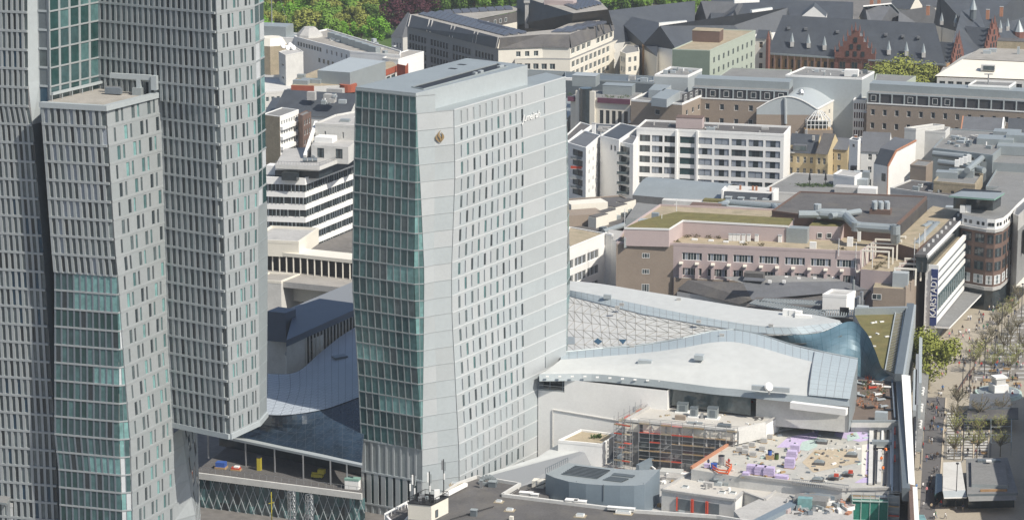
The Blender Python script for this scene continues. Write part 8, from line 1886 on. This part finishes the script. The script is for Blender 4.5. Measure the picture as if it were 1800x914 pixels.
# lamp masts
lm = thing('lamp_mast', 'x', 'lamp post'); b = MB(); b.tube((0, 0, 0), (0, 0, 10.5), .13, 'frame_dark', 6, .09); b.build('pole', lm, local=True); b = MB(); b.tube((0, 0, 10.5), (0, 0, 10.8), .35, 'frame_dark', 8); b.box((0, 0, 0), (.5, .5, .4), 'concrete'); b.build('lamp_head', lm, local=True)
for i, (x, y) in enumerate(((1691, 702), (1730, 663), (1748, 648), (1770, 622), (1795, 563), (1703, 702), (1692, 812), (1680, 893), (1790, 640), (1760, 600))):
    dup(lm, U(x, y, 0), 0, ['dark slim mast left of the fountain at the plaza edge', 'dark mast at the foot of the first bare trees', 'dark mast in the second row of bare trees', 'dark mast in the middle of the upper trees', 'dark mast at the far end of the bare trees', 'short-looking dark mast directly before the pavilion roof corner', 'dark mast in the striped paving next to the cafe pavilion', 'dark mast in front of the cafe awning', 'dark mast at the right edge beside the benches', 'dark mast left of the far trees'][i], 'dark street masts', 1)
o = thing('stair_railing', 'long brown handrail slanting from the plaza towards the bare trees', 'railing', U(1683, 688, 0), 0)
a, e = U(1680, 692, .9), U(1711, 645, .9); b = MB(); b.bar(a, e, .22, 'brown'); b.bar(a + Vector((0, 0, -.4)), e + Vector((0, 0, -.4)), .1, 'brown'); b.build('handrail', o); b = MB()
for k in range(9): p = a.lerp(e, k / 8); b.bar(p, p - Vector((0, 0, .9)), .14, 'brown')
b.build('post', o)
# bare plane trees
def bare_tree(seed, h=6.5):
    t = thing('pollarded_tree', 'x', 'tree'); rr = random.Random(seed); b = MB(); b.tube((0, 0, 0), (0, 0, h * .45), .16, 'bark_street', 6, .11)
    c = MB()
    for i in range(14):
        a = i * 2.4; v = Vector((math.cos(a) * rr.uniform(1.2, 2.6), math.sin(a) * rr.uniform(1.2, 2.6), h * rr.uniform(.6, 1))); s = Vector((0, 0, h * rr.uniform(.36, .5))); b.bar(s, v, .12, 'bark_street')
        for k in range(7):
            p = s.lerp(v, rr.uniform(.4, 1)); q = p + Vector((rr.gauss(0, .5), rr.gauss(0, .5), rr.uniform(.1, .9))); c.bar(p, q, .055, 'bark_street')
            for m in range(3):
                r = q + Vector((rr.gauss(0, .25), rr.gauss(0, .25), rr.gauss(0, .2))); d = .13; c.poly([r, r + Vector((d, d * .4, d)), r + Vector((-d * .5, d, d * .8))], 'leaf_olive')
    b.build('trunk', t, local=True); c.build('twigs', t, local=True); return t
BT = [bare_tree(3), bare_tree(9, 7.2), bare_tree(14, 6)]
ORD = ['first', 'second', 'third', 'fourth', 'fifth', 'sixth', 'seventh', 'eighth', 'ninth', 'tenth', 'eleventh', 'twelfth', 'thirteenth', 'fourteenth', 'fifteenth', 'sixteenth', 'seventeenth', 'eighteenth', 'nineteenth', 'twentieth', 'twenty-first', 'twenty-second', 'twenty-third', 'twenty-fourth', 'twenty-fifth', 'twenty-sixth']
for nm, row in (('left row on the striped paving', ((1677, 807), (1679, 780), (1681, 752), (1683, 726))), ('middle row on the striped paving', ((1717, 805), (1719, 776), (1721, 748))), ('right row on the striped paving', ((1758, 802), (1759, 770), (1760, 740))),
                ('left row beyond the fountain', ((1712, 655), (1722, 640), (1732, 624), (1743, 607), (1754, 590), (1766, 573), (1778, 557), (1790, 542))), ('middle row beyond the fountain', ((1742, 660), (1753, 642), (1764, 625), (1776, 608), (1788, 591))), ('right row beyond the fountain', ((1775, 662), (1786, 645), (1798, 628)))):
    for i, (x, y) in enumerate(row): dup(BT[(i + x) % 3], U(x, y, 0), i * 1.3, f'bare pale-barked tree, {ORD[i]} from near end, {nm}', 'bare street trees', R.uniform(.9, 1.15))
# green plane tree at the department store corner
dup(TPo, U(1633, 684, 0), 2.2, 'olive leafed plane tree standing between the mall canopy and the striped store', None, 1.1)
# benches on the plaza
bn = thing('bench', 'x', 'bench'); b = MB(); b.box((0, 0, .4), (2.0, .55, .1), 'wood'); b.build('seat', bn, local=True); b = MB(); b.box((0, .25, .5), (2.0, .08, .4), 'wood'); b.build('backrest', bn, local=True)
for s in (-.8, .8): b = MB(); b.box((s, 0, 0), (.1, .5, .4), 'frame_dark'); b.build('leg', bn, local=True)
for i, (x, y) in enumerate(((1735, 672), (1750, 668), (1768, 672), (1783, 668), (1745, 655), (1770, 652), (1725, 745), (1714, 780), (1728, 800), (1788, 678))):
    dup(bn, U(x, y, 0), R.uniform(-.4, .4), f'brown wooden bench, {ORD[i]} of those on the plaza counted from the fountain side', 'benches on the plaza')
# bicycles parked in a row before the far trees: thin frames with two wheels
# ---------------- people
SKIN = M('skin', (.52, .33, .24), .6, 0, 0); CL = {}
for nm, c in (('black', (.015, .015, .02)), ('navy', (.03, .04, .1)), ('white', (.75, .74, .72)), ('red', (.45, .05, .04)), ('grey', (.2, .2, .21)), ('beige', (.42, .34, .24)), ('pink', (.6, .25, .26)), ('blue', (.12, .25, .5)), ('brown', (.12, .07, .04)), ('green', (.08, .2, .12)), ('orange', (.85, .2, .03)), ('denim', (.1, .14, .24))):
    CL[nm] = M('cloth_' + nm, c, .85, 0, 0)
HAIR = M('hair', (.04, .025, .015), .6, 0, 0)
def body_proto(pose):
    if pose == 'walk': lg = ((.09, .02, .92, .095), (.1, -.22, .5, .065), (.1, -.30, .10, .045), (.1, -.38, .03, .035)), ((-.09, 0, .92, .095), (-.1, .16, .5, .065), (-.1, .36, .12, .045), (-.1, .26, .04, .035))
    elif pose == 'bend': lg = ((.11, 0, .88, .095), (.16, -.1, .48, .065), (.16, .05, .08, .045), (.16, -.12, .03, .035)), ((-.11, 0, .88, .095), (-.16, -.1, .48, .065), (-.16, .05, .08, .045), (-.16, -.12, .03, .035))
    else: lg = ((.09, 0, .92, .095), (.1, -.02, .5, .065), (.1, .02, .08, .045), (.1, -.13, .03, .035)), ((-.09, 0, .92, .095), (-.1, -.02, .5, .065), (-.1, .02, .08, .045), (-.1, -.13, .03, .035))
    f = .38 if pose == 'bend' else 0
    sw = .2 if pose == 'walk' else .03
    V = [(0, 0, .98, .15), (0, -.02 - f * .5, 1.22, .14), (0, -f * 1.1, 1.40 - f * .3, .15), (0, -.01 - f * 1.3, 1.50 - f * .4, .065), (0, -.02 - f * 1.5, 1.62 - f * .5, .095), (0, -.02 - f * 1.6, 1.70 - f * .55, .08)]
    E = [(0, 1), (1, 2), (2, 3), (3, 4), (4, 5)]
    for s, q in ((1, lg[0]), (-1, lg[1])):
        i = len(V); V += list(q); E += [(0, i), (i, i + 1), (i + 1, i + 2), (i + 2, i + 3)]
        i = len(V); yy = -f * 1.1; V += [(s * .2, yy, 1.38 - f * .3, .065), (s * .26, yy + sw * s * .6 - f * .3, 1.12 - f * .5, .048), (s * .24, yy + sw * s - .12 - f * .6, .88 - f * .5, .038), (s * .23, yy + sw * s - .17 - f * .7, .80 - f * .5, .03)]; E += [(2, i), (i, i + 1), (i + 1, i + 2), (i + 2, i + 3)]
    me = bpy.data.meshes.new('body'); me.from_pydata([v[:3] for v in V], E, []); o = bpy.data.objects.new('body', me); C.objects.link(o)
    m = o.modifiers.new('s', 'SKIN'); m.use_smooth_shade = True
    for k, sv in enumerate(me.skin_vertices[0].data): sv.radius = (V[k][3], V[k][3] * (.72 if k < 3 else 1)); sv.use_root = (k == 0)
    o.modifiers.new('u', 'SUBSURF').levels = 1
    dg = bpy.context.evaluated_depsgraph_get(); ev = o.evaluated_get(dg); nm = bpy.data.meshes.new_from_object(ev); bpy.data.objects.remove(o)
    vs = [v.co.copy() for v in nm.vertices]; ns = [v.normal.copy() for v in nm.vertices]; fs = [list(p.vertices) for p in nm.polygons]
    def part(sel, off, mat, name, par):
        b = MB(); b.smooth = True; mp = {}
        for f_ in fs:
            c = sum((vs[i] for i in f_), Vector()) / len(f_)
            if sel(c):
                idx = []
                for i in f_:
                    if i not in mp: mp[i] = len(b.v); b.v.append(tuple(vs[i] + ns[i] * off))
                    idx.append(mp[i])
                b.f.append(tuple(idx)); b.m.append(b.mi(mat)); b.uv.append([(0, 0)] * len(idx))
        return b.build(name, par, local=True)
    t = thing('person', 'x', 'person'); part(lambda c: True, 0, 'skin', 'body', t)
    hz = 1.5 - f * .45
    part(lambda c: c.z > .90 - f * .6 and c.z < hz and (c.z > .92 or abs(c.x) > .17), .02, 'cloth_black', 'jacket', t)
    part(lambda c: c.z < .97 and c.z > .1 and abs(c.x) < .2, .014, 'cloth_denim', 'trousers', t)
    part(lambda c: c.z > 1.64 - f * .5 or (c.z > 1.56 - f * .5 and c.y > 0.0 - f * 1.5), .018, 'hair', 'hair', t)
    # face: eyes, nose and mouth on the front of the head
    b = MB(); hy = -.11 - f * 1.5; hz2 = 1.64 - f * .5
    for s in (-.035, .035): b.box((s, hy, hz2), (.02, .02, .012), 'hair')
    b.box((0, hy - .012, hz2 - .04), (.02, .03, .035), 'skin'); b.box((0, hy, hz2 - .065), (.045, .012, .01), 'cloth_pink'); b.build('face', t, local=True)
    return t
BP = [body_proto('stand'), body_proto('walk'), body_proto('bend')]
for p_ in BP: KIDS[p_.name] = list(p_.children)
def person(px, py, z, top, bot, label, rz=None, pose=None, group='people on the shopping street', hs=1):
    src = BP[R.choice((0, 1, 1)) if pose is None else pose]; o = copy_tree(src); o.location = U(px, py, z); o.rotation_euler = (0, 0, R.uniform(0, 6.28) if rz is None else rz); s = hs * R.uniform(.95, 1.06); o.scale = (s, s, s)
    for ch in o.children:
        m = {'jacket': CL[top], 'trousers': CL[bot]}.get(ch.name.split('.')[0])
        if m: ch.material_slots[0].link = 'OBJECT'; ch.material_slots[0].material = MATS[m]
    o['label'] = label
    if group: o['group'] = group
    return o
A6 = [(565, 250), (667, 215), (697, 215), (660, 275), (687, 275), (712, 280), (724, 282), (745, 270), (770, 275), (815, 260), (825, 225), (505, 345), (522, 345), (588, 305), (600, 330), (615, 330), (586, 370), (610, 365), (665, 360), (683, 365), (735, 360), (568, 415), (585, 415), (618, 415), (645, 405), (660, 410), (368, 470), (388, 450), (438, 460), (450, 458), (465, 420), (468, 485), (490, 445), (512, 445), (515, 505), (540, 525), (563, 528), (365, 555), (352, 560), (380, 555), (400, 548), (355, 605), (370, 612), (376, 650), (405, 655), (415, 660), (440, 683), (470, 640), (490, 640), (515, 595), (525, 640), (545, 640), (605, 545), (590, 550), (283, 765), (315, 765), (345, 735), (168, 722), (205, 718), (243, 690), (320, 860), (418, 860), (290, 905), (308, 908), (495, 870), (522, 870), (803, 150), (720, 145), (735, 145), (845, 118), (838, 112), (895, 50), (640, 790), (690, 790), (720, 740), (705, 700), (770, 700), (800, 705), (830, 790), (850, 775), (890, 700), (618, 790), (600, 835), (625, 835), (875, 860), (905, 690), (745, 755), (760, 690), (865, 780)]
A7 = [(197, 130), (222, 150), (235, 155), (268, 205), (293, 208), (315, 222), (240, 240), (225, 262), (216, 300), (235, 300), (266, 300), (318, 328), (208, 380), (225, 390), (305, 402), (446, 372), (480, 350), (190, 512), (218, 498), (240, 502), (263, 490), (145, 572), (120, 708), (165, 700), (190, 728), (230, 728), (222, 642), (260, 812), (222, 842), (166, 832), (290, 818), (240, 905), (252, 900), (318, 905), (345, 402), (372, 432), (300, 28), (392, 25), (170, 312), (110, 485), (98, 470), (513, 392), (580, 262), (528, 470), (555, 470), (430, 805), (440, 850), (515, 825), (318, 800), (355, 800), (150, 455)]
pts = [(1580 + x / 4.155, 480 + y / 4.155) for x, y in A6] + [(1580 + x / 3.905, 680 + y / 3.905) for x, y in A7]
rq = random.Random(77); pts += [(rq.uniform(1695, 1795), rq.uniform(640, 700)) for _ in range(45)] + [(rq.uniform(1665, 1760), rq.uniform(722, 800)) for _ in range(22)] + [(rq.uniform(1640, 1790), rq.uniform(545, 640)) for _ in range(25)] + [(rq.uniform(1620, 1655), rq.uniform(700, 860)) for _ in range(12)]
zones = [(0, 512, 'at the far shop corner'), (512, 530, 'beyond the store canopy end'), (530, 550, 'near the store canopy middle'), (550, 568, 'beside the store canopy foot'), (568, 585, 'before the striped store'), (585, 602, 'above the plane tree'), (602, 620, 'level with plane tree crown'), (620, 648, 'level with plane tree foot'), (648, 672, 'level with the upper benches'), (672, 700, 'level with the fountain'), (700, 722, 'on the upper dark road'), (722, 748, 'beside the mall canopy'), (748, 780, 'beside the striped paving'), (780, 812, 'near the mall canopy end'), (812, 850, 'beside the cafe pavilion roof'), (850, 875, 'beside the cafe awning'), (875, 1000, 'near the round grass island')]
tops = ['black', 'black', 'navy', 'white', 'white', 'red', 'grey', 'beige', 'black', 'blue', 'pink', 'brown', 'white', 'green', 'black', 'grey']; bots = ['black', 'denim', 'denim', 'navy', 'grey', 'beige', 'black']
for lo, hi, zn in zones:
    L = sorted([p for p in pts if lo <= p[1] < hi])
    for i, (x, y) in enumerate(L):
        tp, bt = R.choice(tops), R.choice(bots); person(x, y, .02, tp, bt, f'person in {tp} top and {bt} trousers, {ORD[i] if i < 26 else str(i + 1) + ("st" if i == 30 else "nd" if i == 31 else "rd" if i == 32 else "th")} from left {zn}')
for i, (x, y) in enumerate(((1558, 799), (1549, 814), (1552, 831))):
    person(x, y, 15.02, 'orange', 'grey', ['orange-vested worker bending at the roof channel, farthest of three', 'orange-vested worker at the roof channel, middle of three', 'orange-vested worker at the roof channel, nearest of three'][i], None, (2, 0, 2)[i], 'workers on the site roof', 1.05)
person(1281, 817, 15.02, 'red', 'navy', 'worker in red top beside the orange fence on the site roof', None, 0, None); person(1245, 818, 15.02, 'navy', 'black', 'worker in navy top left of the orange fence', None, 0, None)
for p_ in BP:
    for ch in list(p_.children): bpy.data.objects.remove(ch)
    bpy.data.objects.remove(p_)
flush_windows()
# ================================================================ thin city haze
m = bpy.data.materials.new('haze'); m.use_nodes = True; n = m.node_tree; n.nodes.remove(n.nodes['Principled BSDF'])
v = n.nodes.new('ShaderNodeVolumePrincipled'); v.inputs['Color'].default_value = (.9, .95, 1, 1); v.inputs['Density'].default_value = .00008; v.inputs['Anisotropy'].default_value = .2
n.links.new(v.outputs[0], n.nodes['Material Output'].inputs['Volume'])
MATS['haze'] = m; b = MB(); b.hexa([(-800, -60, -1.2), (800, -60, -1.2), (800, 2300, -1.2), (-800, 2300, -1.2), (-800, -60, 206), (800, -60, 206), (800, 2300, 206), (-800, 2300, 206)], 'haze')
tag(b.build('haze'), kind='stuff')
